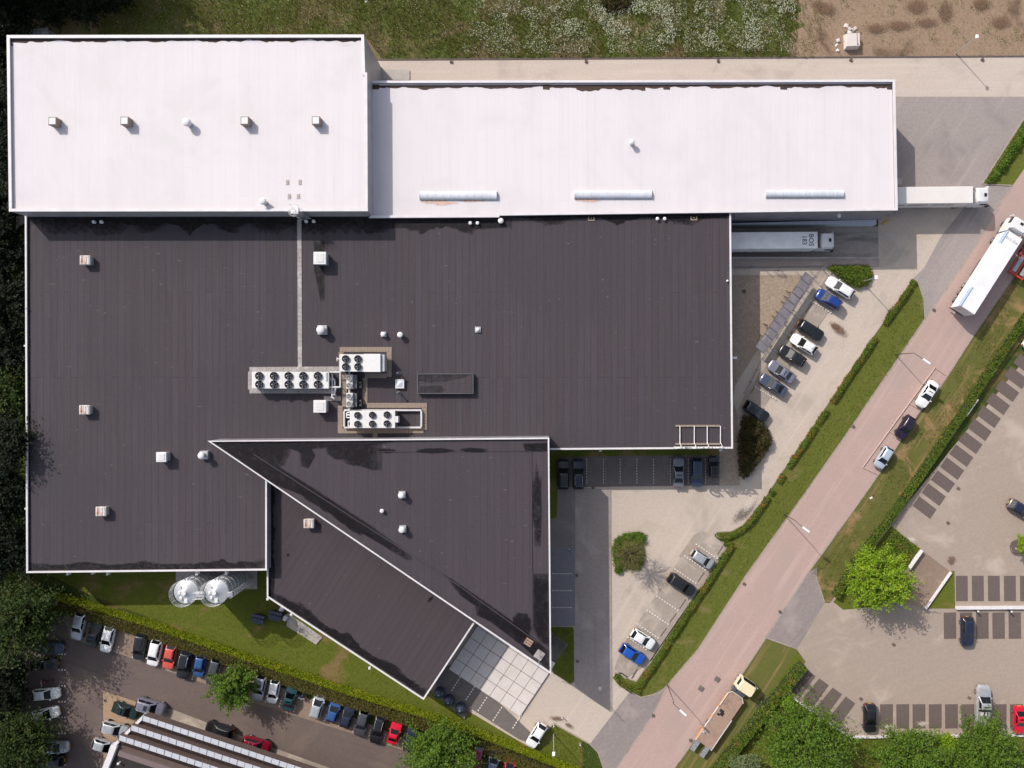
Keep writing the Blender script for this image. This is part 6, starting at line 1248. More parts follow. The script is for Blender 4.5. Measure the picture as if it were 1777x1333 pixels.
for px, py, t, c in ((1367, 505.5, 'bicycle sticking furthest out of the top of the bike shed', 'steel'), (1363, 514.5, 'bicycle poking out just above the red one at the shed', 'steel'), (1358.5, 524, 'bicycle with a red bag showing at the bike shed', 'redpaint'), (1349.5, 541, 'bicycle barely showing below the red one at the shed', 'steel'), (1343, 549, 'bicycle barely showing mid shed', 'black'), (1328, 562.5, 'bicycle with a white bag showing low on the shed', 'white'), (1322, 582, 'bicycle with a blue mudguard at the low end of the shed', 'bin')):
    r_ = bicycle(px + 4, py + 2.5, 32, t, c)
# bike shed
cs = [(1397.6, 471.7), (1412.9, 483.2), (1326, 614.5), (1310.8, 602.4)]; zsd = 2.3
c4 = PW(cs, zsd); ctr = (c4[0] + c4[1] + c4[2] + c4[3]) / 4; root = empty('bike_shed', (ctr.x, ctr.y, ZG), 0, 'long open bike shed with a grey sheet roof beside the angled bays', 'shed')
q = [c - ctr for c in c4]; H0 = zsd - ZG
m = MB(); npn = 11
for k in range(npn):
    t0, t1_ = k / npn + 0.0002, (k + 1) / npn - 0.0002
    a_, b_ = q[0].lerp(q[3], t0), q[1].lerp(q[2], t0); c_, d_ = q[1].lerp(q[2], t1_), q[0].lerp(q[3], t1_)
    m.add([(p.x, p.y, H0 + dz) for p, dz in ((a_, 0), (b_, -0.14), (c_, -0.14), (d_, 0))] + [(p.x, p.y, H0 - 0.04 + dz) for p, dz in ((a_, 0), (b_, -0.14), (c_, -0.14), (d_, 0))], [(0, 1, 2, 3), (3, 2, 1, 0), (7, 6, 5, 4), (0, 4, 5, 1), (1, 5, 6, 2), (2, 6, 7, 3), (3, 7, 4, 0)])
obj('roof', m, M['shedroof'], root)
m = MB()
for k in range(npn + 1):
    t0 = min(max(k / npn, 0.004), 0.996); a_, b_ = q[0].lerp(q[3], t0), q[1].lerp(q[2], t0); m.tube((a_.x, a_.y, H0 - 0.005), (b_.x, b_.y, H0 - 0.145), 0.028)
a_, b_ = q[0].lerp(q[1], 0.5), q[3].lerp(q[2], 0.5); m.tube((a_.x, a_.y, H0 - 0.2), (b_.x, b_.y, H0 - 0.2), 0.03); obj('rafters', m, M['steel'], root)
for k in range(0, npn + 1, 2):
    b_ = q[1].lerp(q[2], min(max(k / npn, 0.01), 0.99)) * 0.995; m = MB(); m.tube((b_.x, b_.y, 0), (b_.x, b_.y, H0 - 0.16), 0.05); obj('post', m, M['steel'], root)
m = MB()
for k in range(npn * 3):
    a_ = q[0].lerp(q[3], (k + 0.5) / (npn * 3)).lerp(q[1].lerp(q[2], (k + 0.5) / (npn * 3)), 0.55); m.ringz(a_.x, a_.y, 0.4, 0.14, 0.012, 8)
obj('bike_rack', m, M['galv'], root)
# mesh fence round the shed
def wire_fence(name, label, pts, h, post_gap=2.6, mat='steel', mesh_gap=0.28):
    root = empty(name, W(*pts[0]), 0, label, 'fence'); o = root.location.copy(); P = [W(*p) - o for p in pts]; k = MB()
    for a, b in zip(P[:-1], P[1:]):
        d = b - a; L = d.length; n = max(1, round(L / post_gap))
        for i in range(n + 1): q = a + d * (i / n); m = MB(); m.box(q.x - 0.035, q.x + 0.035, q.y - 0.035, q.y + 0.035, -0.02, h); obj('post', m, M[mat], root)
        j = 0.06
        while j < h: k.tube((a.x, a.y, j), (b.x, b.y, j), 0.010, 0.010, 4); j += mesh_gap
        for i in range(int(L / 0.25)): q = a + d * (i * 0.25 / L); k.tube((q.x, q.y, 0.02), (q.x, q.y, h - 0.02), 0.007, 0.007, 4)
    obj('mesh_panel', k, M[mat], root); return root
wire_fence('mesh_fence', 'dark mesh fence between the bike shed and the ramp', [(1276, 465.5), (1424, 463.5)], 1.8, 2.4)
wire_fence('mesh_fence', 'dark mesh fence between the bike shed and the angled bays', [(1424, 464.5), (1384, 520), (1322, 622), (1290, 682)], 1.8, 2.4)
wire_fence('mesh_fence', 'thin green wire fence between the yellow green hedge and the olive hedge', [(88, 1037), (136, 1052), (256, 1087), (358, 1124), (450, 1155), (618, 1211), (771, 1258), (890, 1303), (985, 1340)], 1.1, 2.7, 'pole', 0.5)
# ------------------------------------------------------------------ street furniture
def arm_lamp(px, py, h, arms, label, mat='pole', head=0.9, group='street lamps with side arms'):
    p = W(px, py); root = empty('street_lamp', (p.x, p.y, 0), 0, label, 'street lamp', group)
    m = MB(); m.tube((0, 0, 0), (0, 0, 1.0), 0.10, 0.08); m.tube((0, 0, 1.0), (0, 0, h - 0.2), 0.07, 0.05)
    pts = [Vector((0, 0, h - 0.2)), Vector((0, 0, h))] + [Vector((W(x, y, z).x - p.x, W(x, y, z).y - p.y, z)) for x, y, z in arms]
    m.path([tuple(q) for q in pts], 0.045); obj('pole', m, M[mat], root)
    d = (pts[-1] - pts[-2]); d.z = 0; d.normalize(); e = pts[-1]
    hb = MB().at(tuple(e), math.atan2(d.y, d.x)); hb.rbox(-0.1, head, -0.16, 0.16, -0.06, 0.10, 0.04); hb.box(0.05, head - 0.1, -0.12, 0.12, -0.09, -0.062); obj('lamp_head', hb, M['lamphead'], root)
arm_lamp(1553, 615, 6.0, [(1587, 613.5, 6.2), (1603, 624, 6.3)], 'street lamp reaching over the pink road near the parked white saloon', head=1.15)
arm_lamp(1359.5, 891.5, 6.0, [(1383, 907, 6.2), (1394, 915.5, 6.3)], 'street lamp reaching over the pink road by the middle of the roadside hedge', head=1.15)
arm_lamp(1158, 1188.5, 6.0, [(1167, 1219.5, 6.2), (1181, 1233, 6.3)], 'street lamp reaching over the pink road at the low tip of the verge', head=1.15)
def post_lamp(px, py, h, label, sz=0.4):
    p = W(px, py); root = empty('lamp_post', (p.x, p.y, 0), 0, label, 'lamp post', 'straight lamp posts')
    m = MB(); m.tube((0, 0, 0), (0, 0, h), 0.09, 0.05); obj('pole', m, M['pole_light'], root)
    m = MB(); m.rbox(-sz / 2, sz / 2, -sz * 0.65, sz * 0.65, h, h + 0.2, 0.04); m.cyl(0, 0, h - 0.15, h, 0.08, 0.14, 10); obj('lamp_head', m, M['lamphead'], root)
post_lamp(1658.6, 93, 5.5, 'straight lamp post on the bare soil beside the north lane', 0.42)
post_lamp(1496, 489, 4.8, 'straight lamp post at the edge of the bright green shrub bed', 0.45)
post_lamp(960.6, 1273, 6.0, 'straight lamp post on the grass triangle by the drive', 0.45)
for px, py, t in ((961, 1257, 'small pale marker post at the top of the grass triangle'), (1006.5, 1289, 'small pale marker post on the edge of the grass triangle'), (975.5, 1243, 'small pale marker post beside the oil stain')):
    p = W(px, py); m = MB().at((p.x, p.y, 0)); m.cyl(0, 0, 0, 0.8, 0.06, 0.06, 10); m.dome(0, 0, 0.8, 0.1, 0.08, 10, 3); tag(obj('marker_post', m, M['white']), t, 'post', 'pale marker posts')
for px, py, t in ((1690.5, 1057.5, 'black bollard with a pale cap right of the dark blue car'), (1748, 1058, 'black bollard with a pale cap further right under the low white wall')):
    p = W(px, py); root = empty('bollard', (p.x, p.y, 0), 0, t, 'bollard', 'black bollards by the low wall')
    m = MB(); m.cyl(0, 0, 0, 1.05, 0.12, 0.11, 14); obj('post', m, M['black'], root); m = MB(); m.cyl(0, 0, 1.05, 1.12, 0.15, 0.15, 14); m.dome(0, 0, 1.12, 0.13, 0.09, 14, 3); obj('cap', m, M['offwhite'], root)
p = W(1535, 386.5); m = MB().at((p.x, p.y, 0), R(28)); m.tube((-0.6, 0, 0.5), (0.6, 0, 0.5), 0.13); m.tube((-0.5, 0, 0), (-0.5, 0, 0.6), 0.09); m.tube((0.5, 0, 0), (0.5, 0, 0.6), 0.09); tag(obj('impact_guard', m, M['yellow']), 'yellow impact guard at the top corner of the loading ramp', 'guard rail')
# low walls
def wall(label, pts, w, h, mat='coping'):
    m = MB(); m.strip(PW(pts, 0), w, -0.05, h); return tag(obj('low_wall', m, M[mat]), label, 'wall', 'low white walls')
wall('short low white wall between the tall shrub bed and the sloping footway', [(1596.5, 953.5), (1574, 985.5)], 0.22, 0.9)
wall('long low white wall between the sloping footway and the grass triangle', [(1648.5, 992), (1604.5, 1055.5)], 0.22, 0.5)
wall('low white wall between the two middle rows of bays', [(1657, 1054), (1950, 1052)], 0.4, 0.55)
wall('low white wall behind the diagonal bays under the trees', [(1362, 1200.5), (1472, 1278)], 0.22, 0.45)
wall('low white wall behind the bottom bay row under the trees', [(1472.5, 1278), (1950, 1273)], 0.26, 0.45)
wall('thin white rail showing under the clipped hedge', [(1672, 722), (1692, 693)], 0.12, 0.9)
# bins, bottle banks, block with debris
for px, py, r0, t in ((447.5, 1074.5, -12, 'left one of two dark wheeled containers on the shaded lawn'), (478, 1069, -14, 'right one of two dark wheeled containers, close to the wing')):
    p = W(px, py, 1.0); root = empty('waste_container', (p.x, p.y, 0), R(r0), t, 'waste container', 'dark waste containers'); 
    m = MB(); m.add([(-0.75, -0.5, 0.15), (0.75, -0.5, 0.15), (0.75, 0.5, 0.15), (-0.75, 0.5, 0.15), (-0.95, -0.65, 1.1), (0.95, -0.65, 1.1), (0.95, 0.65, 1.1), (-0.95, 0.65, 1.1)], [(3, 2, 1, 0), (4, 5, 6, 7), (0, 1, 5, 4), (1, 2, 6, 5), (2, 3, 7, 6), (3, 0, 4, 7)]); obj('body', m, M['bin'], root)
    m = MB(); m.add([(-1.0, -0.7, 1.12), (1.0, -0.7, 1.12), (1.0, 0.15, 1.32), (-1.0, 0.15, 1.32), (-1.0, -0.7, 1.06), (1.0, -0.7, 1.06), (1.0, 0.15, 1.2), (-1.0, 0.15, 1.2)], [(0, 1, 2, 3), (7, 6, 5, 4), (0, 4, 5, 1), (1, 5, 6, 2), (2, 6, 7, 3), (3, 7, 4, 0)]); m.box(-1.0, 1.0, 0.3, 0.72, 1.12, 1.24); obj('lid', m, M['bin'], root)
    a_, b_ = wheel_mesh(0.1, 0.06)
    for x in (-0.6, 0.6):
        for y in (-0.4, 0.4): obj('wheel', a_, None, root, False, (x, y, 0.1))
for px, py, t in ((488, 1057.5, 'upper of two small white drums at the wing wall'), (493.7, 1073.5, 'lower of two small white drums at the wing wall')):
    p = W(px, py, 0.8); m = MB().at((p.x, p.y, 0), R(-20)); m.rbox(-0.32, 0.32, -0.4, 0.4, 0, 0.85, 0.12); m.cyl(0, -0.1, 0.85, 0.93, 0.12); tag(obj('drum', m, M['white']), t, 'drum', 'small white drums')
for px, py, t in ((762.5, 1203, 'uppermost of three dark blue bottle banks by the wing'), (779, 1216, 'middle one of three dark blue bottle banks by the wing'), (799, 1229.5, 'lowest of three dark blue bottle banks by the wing')):
    p = W(px, py, 0.8); root = empty('bottle_bank', (p.x, p.y, 0), R(40), t, 'bottle bank', 'dark blue bottle banks')
    m = MB(); m.cyl(0, 0, 0.05, 0.6, 0.82, 0.88, 24); m.dome(0, 0, 0.6, 0.88, 0.9, 24, 7); obj('shell', m, M['igloo'], root, True)
    m = MB(); m.cyl(0, 0, 1.48, 1.62, 0.1); m.ringz(0, 0, 1.66, 0.12, 0.025, 10); obj('lifting_ring', m, M['galv'], root)
    for s in (1, -1):
        m = MB().at((s * 0.72, 0, 1.1)); m.rbox(-0.08, 0.12, -0.15, 0.15, -0.1, 0.15, 0.04); obj('inlet', m, M['black'], root)
m = MB(); m.prism([W(738, 1190), W(752, 1177), W(818, 1226), W(811, 1238), W(806, 1247)], 0, ZL[0] + 0.02); struct('bottle_bank_slab', m, M['bay_dark'])
p = W(1480, 70, 0.8); root = empty('concrete_block', (p.x, p.y, 0.0), R(2), 'pale concrete block with rubble on the bare soil', 'concrete block')
m = MB(); m.add([(-1.15, -1.15, 0), (1.05, -1.15, 0), (1.05, 1.15, 0), (-1.15, 1.15, 0), (-1.02, -0.98, 1.05), (0.98, -0.98, 1.05), (0.98, 0.98, 1.05), (-0.95, 1.0, 1.05)], [(4, 5, 6, 7), (0, 1, 5, 4), (1, 2, 6, 5), (2, 3, 7, 6), (3, 0, 4, 7)]); obj('block', m, M['slab'], root)
m = MB(); m.cyl(0.7, -0.75, 1.05, 1.1, 0.08); m.box(0.55, 0.62, -0.9, 1.0, 1.05, 1.08); obj('lifting_eye', m, M['steel'], root)
rr = random.Random(9)
for k, (x, y, s, mt, t) in enumerate(((-0.7, 2.6, 0.45, 'slab', 'white broken slab furthest from the concrete block'), (0.35, 1.9, 0.35, 'concrete', 'grey rubble lump just behind the concrete block'), (-0.25, 1.5, 0.4, 'white', 'pale folded sheet lying at the back of the concrete block'), (-0.75, 1.55, 0.3, 'bay_dark', 'dark rubble lump left behind the concrete block'), (0.75, 2.25, 0.3, 'slab', 'small pale shard right behind the concrete block'), (-2.0, 0.3, 0.4, 'slab', 'flat pale shard left of the concrete block'), (-2.05, -1.25, 0.3, 'white', 'small white sheet southwest of the concrete block'), (-0.3, 2.1, 0.45, 'rust', 'rusty scrap behind the concrete block'))):
    m = MB().at((p.x + x, p.y + y, 0), rr.uniform(0, 3), rr.uniform(-0.15, 0.15), rr.uniform(-0.2, 0.2)); m.add([(-s, -s * .7, 0), (s * .8, -s, 0), (s, s * .6, 0), (-s * .6, s, 0), (-s * .7, -s * .5, s * .7), (s * .6, -s * .6, s * .5), (s * .6, s * .4, s * .8), (-s * .5, s * .6, s * .6)], [(4, 5, 6, 7), (0, 1, 5, 4), (1, 2, 6, 5), (2, 3, 7, 6), (3, 0, 4, 7)])
    tag(obj('rubble', m, M[mt]), t, 'rubble', 'rubble round the concrete block')
# dark grey slab roof just north of the tall hall
p = W(68, 57, 1.6); m = MB().at((p.x, p.y, 0), R(7)); m.box(-1.4, 1.4, -1.6, 0.5, 0, 1.55); m.box(-1.5, 1.5, -1.7, 0.6, 1.55, 1.68); m.box(-0.4, 0.4, 0.5, 0.54, 0.05, 1.4); tag(obj('utility_cabinet', m, M['galv']), 'grey utility cabinet half hidden north of the tall hall', 'cabinet')
p = W(1764, 949); root = empty('tree_pit', (p.x, p.y, ZL[0]), 0, 'round paved tree pit at the right edge', 'tree pit'); m = MB(); m.cyl(0, 0, 0, 0.06, 0.95, 0.93, 28); obj('soil_disc', m, M['bay'], root); m = MB(); [m.ringz(0, 0, 0.05, r_, 0.045, 28) for r_ in (0.98, 1.2)]; obj('edging', m, M['kerb_dark'], root); m = MB(); m.cyl(-0.35, -0.15, 0.05, 0.25, 0.06); obj('peg', m, M['white'], root)
for px, py, t in ((636, 3.5, 'white scrap of litter in the meadow near the top edge'), (1451.5, 79, 'white scrap of litter west of the concrete block'), (1511.5, 864.5, 'white scrap of litter on the dry verge')):
    p = W(px, py); m = MB().at((p.x, p.y, 0.02), R(40)); m.add([(-.3, -.15, 0), (.25, -.2, .05), (.3, .15, .12), (-.2, .2, .03), (0, 0, .16)], [(0, 1, 4), (1, 2, 4), (2, 3, 4), (3, 0, 4)]); tag(obj('litter', m, M['white']), t, 'litter', 'white litter')
# ------------------------------------------------------------------ person in a blue shirt, walking
p = W(988.5, 951); root = empty('person', (p.x, p.y, ZL[0]), R(35), 'person in a light blue shirt walking in the shaded drive', 'person')
def skin_body(name, joints, edges, mat, sub=2):
    me = bpy.data.meshes.new(name); me.from_pydata([j[:3] for j in joints], edges, [])
    o = bpy.data.objects.new(name, me); COL.objects.link(o); o.parent = root
    md = o.modifiers.new('skin', 'SKIN'); md.use_smooth_shade = True
    sv = me.skin_vertices[0].data if me.skin_vertices else None
    for i, j in enumerate(joints):
        sv[i].radius = (j[3], j[4] if len(j) > 4 else j[3])
    sv[0].use_root = True
    ss = o.modifiers.new('sub', 'SUBSURF'); ss.levels = sub; ss.render_levels = sub
    bpy.context.view_layer.update()
    m2 = bpy.data.meshes.new_from_object(o.evaluated_get(bpy.context.evaluated_depsgraph_get())); o.modifiers.clear(); o.data = m2; m2.materials.clear(); m2.materials.append(mat)
    return o
try:
    J = [(0, 0, 0.92, .13, .15), (0, 0, 1.12, .12, .15), (0, 0, 1.34, .12, .17), (0.01, 0, 1.47, .06, .07), (0.03, 0, 1.56, .075, .07), (0.04, 0, 1.66, .10, .085), (0.03, 0, 1.75, .07, .065),
         (0.0, .19, 1.41, .055), (0.02, .25, 1.15, .045), (0.16, .24, 0.93, .032), (0, -.19, 1.41, .055), (-.06, -.25, 1.15, .045), (0.02, -.26, 0.9, .032),
         (0.02, .09, .86, .085), (.18, .09, .49, .06), (.12, .09, .09, .042), (.24, .09, .04, .035), (-.02, -.09, .86, .085), (-.08, -.09, .49, .06), (-.3, -.09, .14, .042), (-.2, -.09, .05, .035)]
    E = [(0, 1), (1, 2), (2, 3), (3, 4), (4, 5), (5, 6), (2, 7), (7, 8), (8, 9), (2, 10), (10, 11), (11, 12), (0, 13), (13, 14), (14, 15), (15, 16), (0, 17), (17, 18), (18, 19), (19, 20)]
    for (hx_, hy_, hz_, s) in ((0.16, .24, 0.93, 1), (0.02, -.26, 0.9, -1)):      # five fingers on each hand
        base = J.index((0.16, .24, 0.93, .032)) if s > 0 else J.index((0.02, -.26, 0.9, .032)); J.append((hx_ + .02, hy_, hz_ - .07, .024, .034)); pi_ = len(J) - 1; E.append((base, pi_))
        for f in range(4): J.append((hx_ + .045 - .02 * f, hy_ + s * .008, hz_ - .15 + .008 * abs(f - 1), .009)); E.append((pi_, len(J) - 1))
        J.append((hx_ + .07, hy_ - s * .02, hz_ - .11, .010)); E.append((pi_, len(J) - 1))
    body = skin_body('body', J, E, M['skin'])
    sh = skin_body('shirt', [(0, 0, 0.93, .145, .17), (0, 0, 1.12, .14, .17), (0, 0, 1.34, .14, .19), (0, .2, 1.41, .075), (0.01, .24, 1.2, .065), (0, -.2, 1.41, .075), (-.05, -.245, 1.2, .065)], [(0, 1), (1, 2), (2, 3), (3, 4), (2, 5), (5, 6)], M['shirt'])
    tr_ = skin_body('trousers', [(0, 0, 0.92, .145, .165), (0.02, .09, .84, .10), (.18, .09, .49, .075), (.12, .09, .12, .06), (-.02, -.09, .84, .10), (-.08, -.09, .49, .075), (-.28, -.09, .17, .06)], [(0, 1), (1, 2), (2, 3), (0, 4), (4, 5), (5, 6)], M['trousers'])
    h_ = MB(); h_.dome(0.02, 0, 1.69, 0.108, 0.115, 16, 5); h_.cyl(-0.03, 0, 1.6, 1.69, 0.085, 0.1, 14); obj('hair', h_, M['hair'], root, True)
except Exception as ex:
    print('person failed', ex)
# ------------------------------------------------------------------ vegetation
def leaf(vs, fs, p, size, rr, up=0.55, asp=0.6):
    """one folded leaf spray: a diamond of two triangles"""
    n = Vector((rr.gauss(0, 1), rr.gauss(0, 1), rr.gauss(0, 1) + up * 2)); 
    if n.length < 1e-3: n = Vector((0, 0, 1))
    n.normalize(); t = n.orthogonal().normalized(); t.rotate(Matrix.Rotation(rr.uniform(0, 6.283), 3, n)); b = n.cross(t); s = size * rr.uniform(0.7, 1.3); i = len(vs)
    vs += [tuple(p - t * s), tuple(p + b * s * asp + n * s * 0.12), tuple(p + t * s), tuple(p - b * s * asp + n * s * 0.12)]; fs.append((i, i + 1, i + 2, i + 3))
def mesh_raw(name, vs, fs, mats, mi=None):
    me = bpy.data.meshes.new(name); me.from_pydata(vs, [], fs)
    for m in mats: me.materials.append(m)
    if mi: me.polygons.foreach_set('material_index', mi)
    me.update(); return me
def make_tree(px, py, rad, h, label, lm, seed, name='tree', group=None, nbr=90, per=95, lsize=0.2, zc=None, spiky=1.0, flat=0.75, base=None, kind=None, fill=0.25):
    """px,py: photo pixel of the crown centre; the trunk stands below it on the ground"""
    rr = random.Random(seed); zc = zc or h * 0.6; c = W(px, py, zc) if base is None else Vector((base[0], base[1], zc)); root = empty(name, (c.x, c.y, 0), 0, label, 'tree', group)
    tb = MB(); tr = 0.05 * rad + 0.06
    tb.tube((0, 0, 0), (0.05, 0.02, zc * 0.5), tr * 1.3, tr, 10); tb.tube((0.05, 0.02, zc * 0.5), (0, 0.05, zc + 0.3 * rad * flat), tr, tr * 0.3, 8)
    vs, fs = [], []
    rv = rad * flat
    for k in range(nbr):
        # branch tips on an uneven ellipsoid, upper side favoured
        zz = rr.uniform(-0.55, 1.0); a = rr.uniform(0, 6.283); q = math.sqrt(max(0, 1 - zz * zz))
        f = rr.uniform(0.72, 1.12) if rr.random() < 0.8 else rr.uniform(0.45, 0.8)
        f *= 1 + 0.10 * math.sin(3 * a + seed) + 0.07 * math.sin(7 * a + 2 * seed)
        tip = Vector((q * math.cos(a) * rad * f, q * math.sin(a) * rad * f, zc + zz * rv * f)); st = Vector((0.12 * tip.x, 0.12 * tip.y, zc - 0.25 * rv + 0.2 * (tip.z - zc)))
        if k % 2 == 0: mid = st.lerp(tip, 0.5) + Vector((0, 0, 0.1 * rad)); tb.tube(tuple(st), tuple(mid), tr * 0.35, tr * 0.2, 5); tb.tube(tuple(mid), tuple(tip), tr * 0.2, tr * 0.06, 5)
        nsub = 5; wid = 0.035 * rad + 0.075
        for q_ in range(nsub):
            sub = tip + Vector((rr.gauss(0, 0.20) * rad, rr.gauss(0, 0.20) * rad, rr.gauss(0, 0.13) * rad)) * (0.6 if spiky > 0.9 else 1.0); b0 = st.lerp(tip, rr.uniform(0.3, 0.6)); d = sub - b0
            for j in range(per // nsub):
                t = rr.random() ** 0.8 * 1.05; sp = wid * (1.3 - 0.8 * t * spiky); p = b0 + d * t + Vector((rr.gauss(0, sp), rr.gauss(0, sp), rr.gauss(0, sp * 0.6)))
                leaf(vs, fs, p, lsize * (1.1 - 0.35 * t), rr, 1.0)
    for k in range(int(nbr * per * fill)):
        a = rr.uniform(0, 6.283); r_ = rad * 0.7 * rr.random() ** 0.5; leaf(vs, fs, Vector((r_ * math.cos(a), r_ * math.sin(a), zc + rr.uniform(-0.5, 0.3) * rv)), lsize * 1.1, rr)
    obj('trunk', tb, M['bark'], root); o = bpy.data.objects.new('crown', mesh_raw('crown', vs, fs, [M[lm]])); COL.objects.link(o); o.parent = root
    return root
CT = 'large trees behind the bottom car park wall'
make_tree(1527, 1006, 4.75, 6.0, 'bright lime green tree on the bed beside the sloping footway', 'leaf_bright', 3, nbr=150, per=95, lsize=0.19, zc=4.2)
make_tree(404, 1193, 3.3, 5.6, 'young green tree standing in the hedge row of cars', 'leaf_mid', 5, nbr=85, per=80, lsize=0.18, zc=4.0)
make_tree(762, 1312, 4.9, 6.0, 'large green tree at the bottom of the hedge row', 'leaf_mid', 8, nbr=150, per=90, lsize=0.2, zc=4.3, spiky=0.8)
make_tree(28, 1075, 5.9, 9.0, 'big dark green tree over the west car column', 'leaf_dark', 12, nbr=180, per=90, lsize=0.22, zc=6.2, spiky=0.6)
make_tree(28, 1296, 5.0, 7.0, 'dark green tree over the lower end of the west car column', 'leaf_dark', 17, nbr=150, per=90, lsize=0.21, zc=5.0, spiky=0.6)
make_tree(1395, 1293, 6.0, 6.5, 'broad green tree behind the diagonal bays', 'leaf_mid', 21, group=CT, nbr=190, per=95, lsize=0.2, zc=4.3, spiky=0.8)
make_tree(1583, 1322, 5.3, 6.0, 'green tree in the middle of the bottom wall row', 'leaf_mid', 25, group=CT, nbr=160, per=90, lsize=0.2, zc=4.2)
make_tree(1713, 1318, 5.9, 6.5, 'green tree overhanging the rear of the silver pickup', 'leaf_mid', 28, group=CT, nbr=180, per=95, lsize=0.2, zc=4.4)
make_tree(1292, 1330, 2.2, 3.0, 'grey green bushy tree by the corner of the clipped hedge', 'leaf_grey', 33, nbr=60, per=80, lsize=0.16, zc=1.9, spiky=0.4)
make_tree(1366, 1217, 1.0, 2.0, 'small round light green bush against the low wall', 'leaf_bright', 36, name='bush', nbr=30, per=50, lsize=0.13, zc=1.1, spiky=0.3)['category'] = 'bush'
make_tree(1640, 1290, 1.6, 3.6, 'small pale green bush between two of the wall row trees', 'leaf_bright', 37, name='bush', nbr=40, per=60, lsize=0.16, zc=2.2, spiky=0.6)['category'] = 'bush'
make_tree(1787, 946, 1.9, 3.6, 'small bright green tree by the round tree pit at the right edge', 'leaf_bright', 40, nbr=45, per=55, lsize=0.17, zc=2.6)
make_tree(1093, 963, 2.9, 6.2, 'slender sparse tree rising from the round grass island', 'leaf_straw', 44, nbr=90, per=40, lsize=0.07, zc=4.6, spiky=1.1, fill=0.05, flat=0.6)
# dark wood along the west edge and over the northwest corner
WG = 'dark trees of the wood along the west edge'
rr0 = random.Random(77); wood = []
spots = [(-6, 85, 'level with the north edge of the tall hall'), (-2, 175, 'level with the row of square rooflights'), (-6, 268, 'level with the middle of the tall hall'), (-2, 350, 'level with the south edge of the tall hall'), (-4, 430, 'level with the first rusty ventilator'), (-2, 520, 'just below the first rusty ventilator'), (-3, 605, 'level with the west downpipe'), (2, 690, 'with the palest crown, level with the middle rusty ventilator'), (0, 770, 'level with the pointed roof tip'), (-4, 860, 'level with the lowest rusty ventilator'), (0, 950, 'level with the southwest roof corner')]
for i, (x, y, t) in enumerate(spots):
    wood.append(make_tree(x, y, rr0.uniform(4.2, 5.0), rr0.uniform(10, 12), 'dark tree of the west wood ' + t, 'leaf_dark' if i in (7,) else 'leaf_forest', 100 + i, group=WG, nbr=100, per=70, lsize=0.26, zc=(7.8 if y in (770,) else rr0.uniform(4.4, 5.2)), spiky=0.5))
for x, y, r_, t in ((5, 1178, 4.0, 'between the two car column trees'), (-8, 1235, 3.6, 'left of the crooked white hatchback')): wood.append(make_tree(x, y, r_, 6.0, 'dark tree of the west wood ' + t, 'leaf_forest', 140 + y, group=WG, nbr=80, per=70, lsize=0.24, zc=4.0, spiky=0.5))
for x, y, r_, t in ((20, 22, 3.6, 'in the far northwest corner'), (85, 8, 3.2, 'above the grey utility cabinet'), (140, 0, 3.2, 'right of the one above the utility cabinet'), (188, -12, 3.0, 'at the edge of the meadow')): wood.append(make_tree(x, y, r_, 4.5, 'dark tree of the northwest thicket ' + t, 'leaf_forest', 160 + x, group='dark trees of the northwest thicket', nbr=80, per=70, lsize=0.22, zc=2.9, spiky=0.6))
src = wood[4]
for i, (x, y, s) in enumerate([(-95, 20, 1.7), (-100, 120, 1.7), (-100, 230, 1.6), (-100, 330, 1.5), (-105, 430, 1.5), (-105, 540, 1.5), (-105, 650, 1.5), (-105, 770, 1.5), (-105, 880, 1.5), (-100, 980, 1.5), (-70, 1090, 1.4), (-20, -70, 2.3), (75, -95, 2.3), (150, -100, 2.0), (-110, -60, 2.3), (-80, 1200, 1.6)]):
    c = copy_tree(src); g_ = W(x, y, 0); c.location = (g_.x, g_.y, 0); c.scale = (s, s, s); c.rotation_euler = (0, 0, i * 1.3); c['label'] = 'tall dark tree deeper in the west wood, outside the photo'; c['group'] = 'outer trees of the west wood'
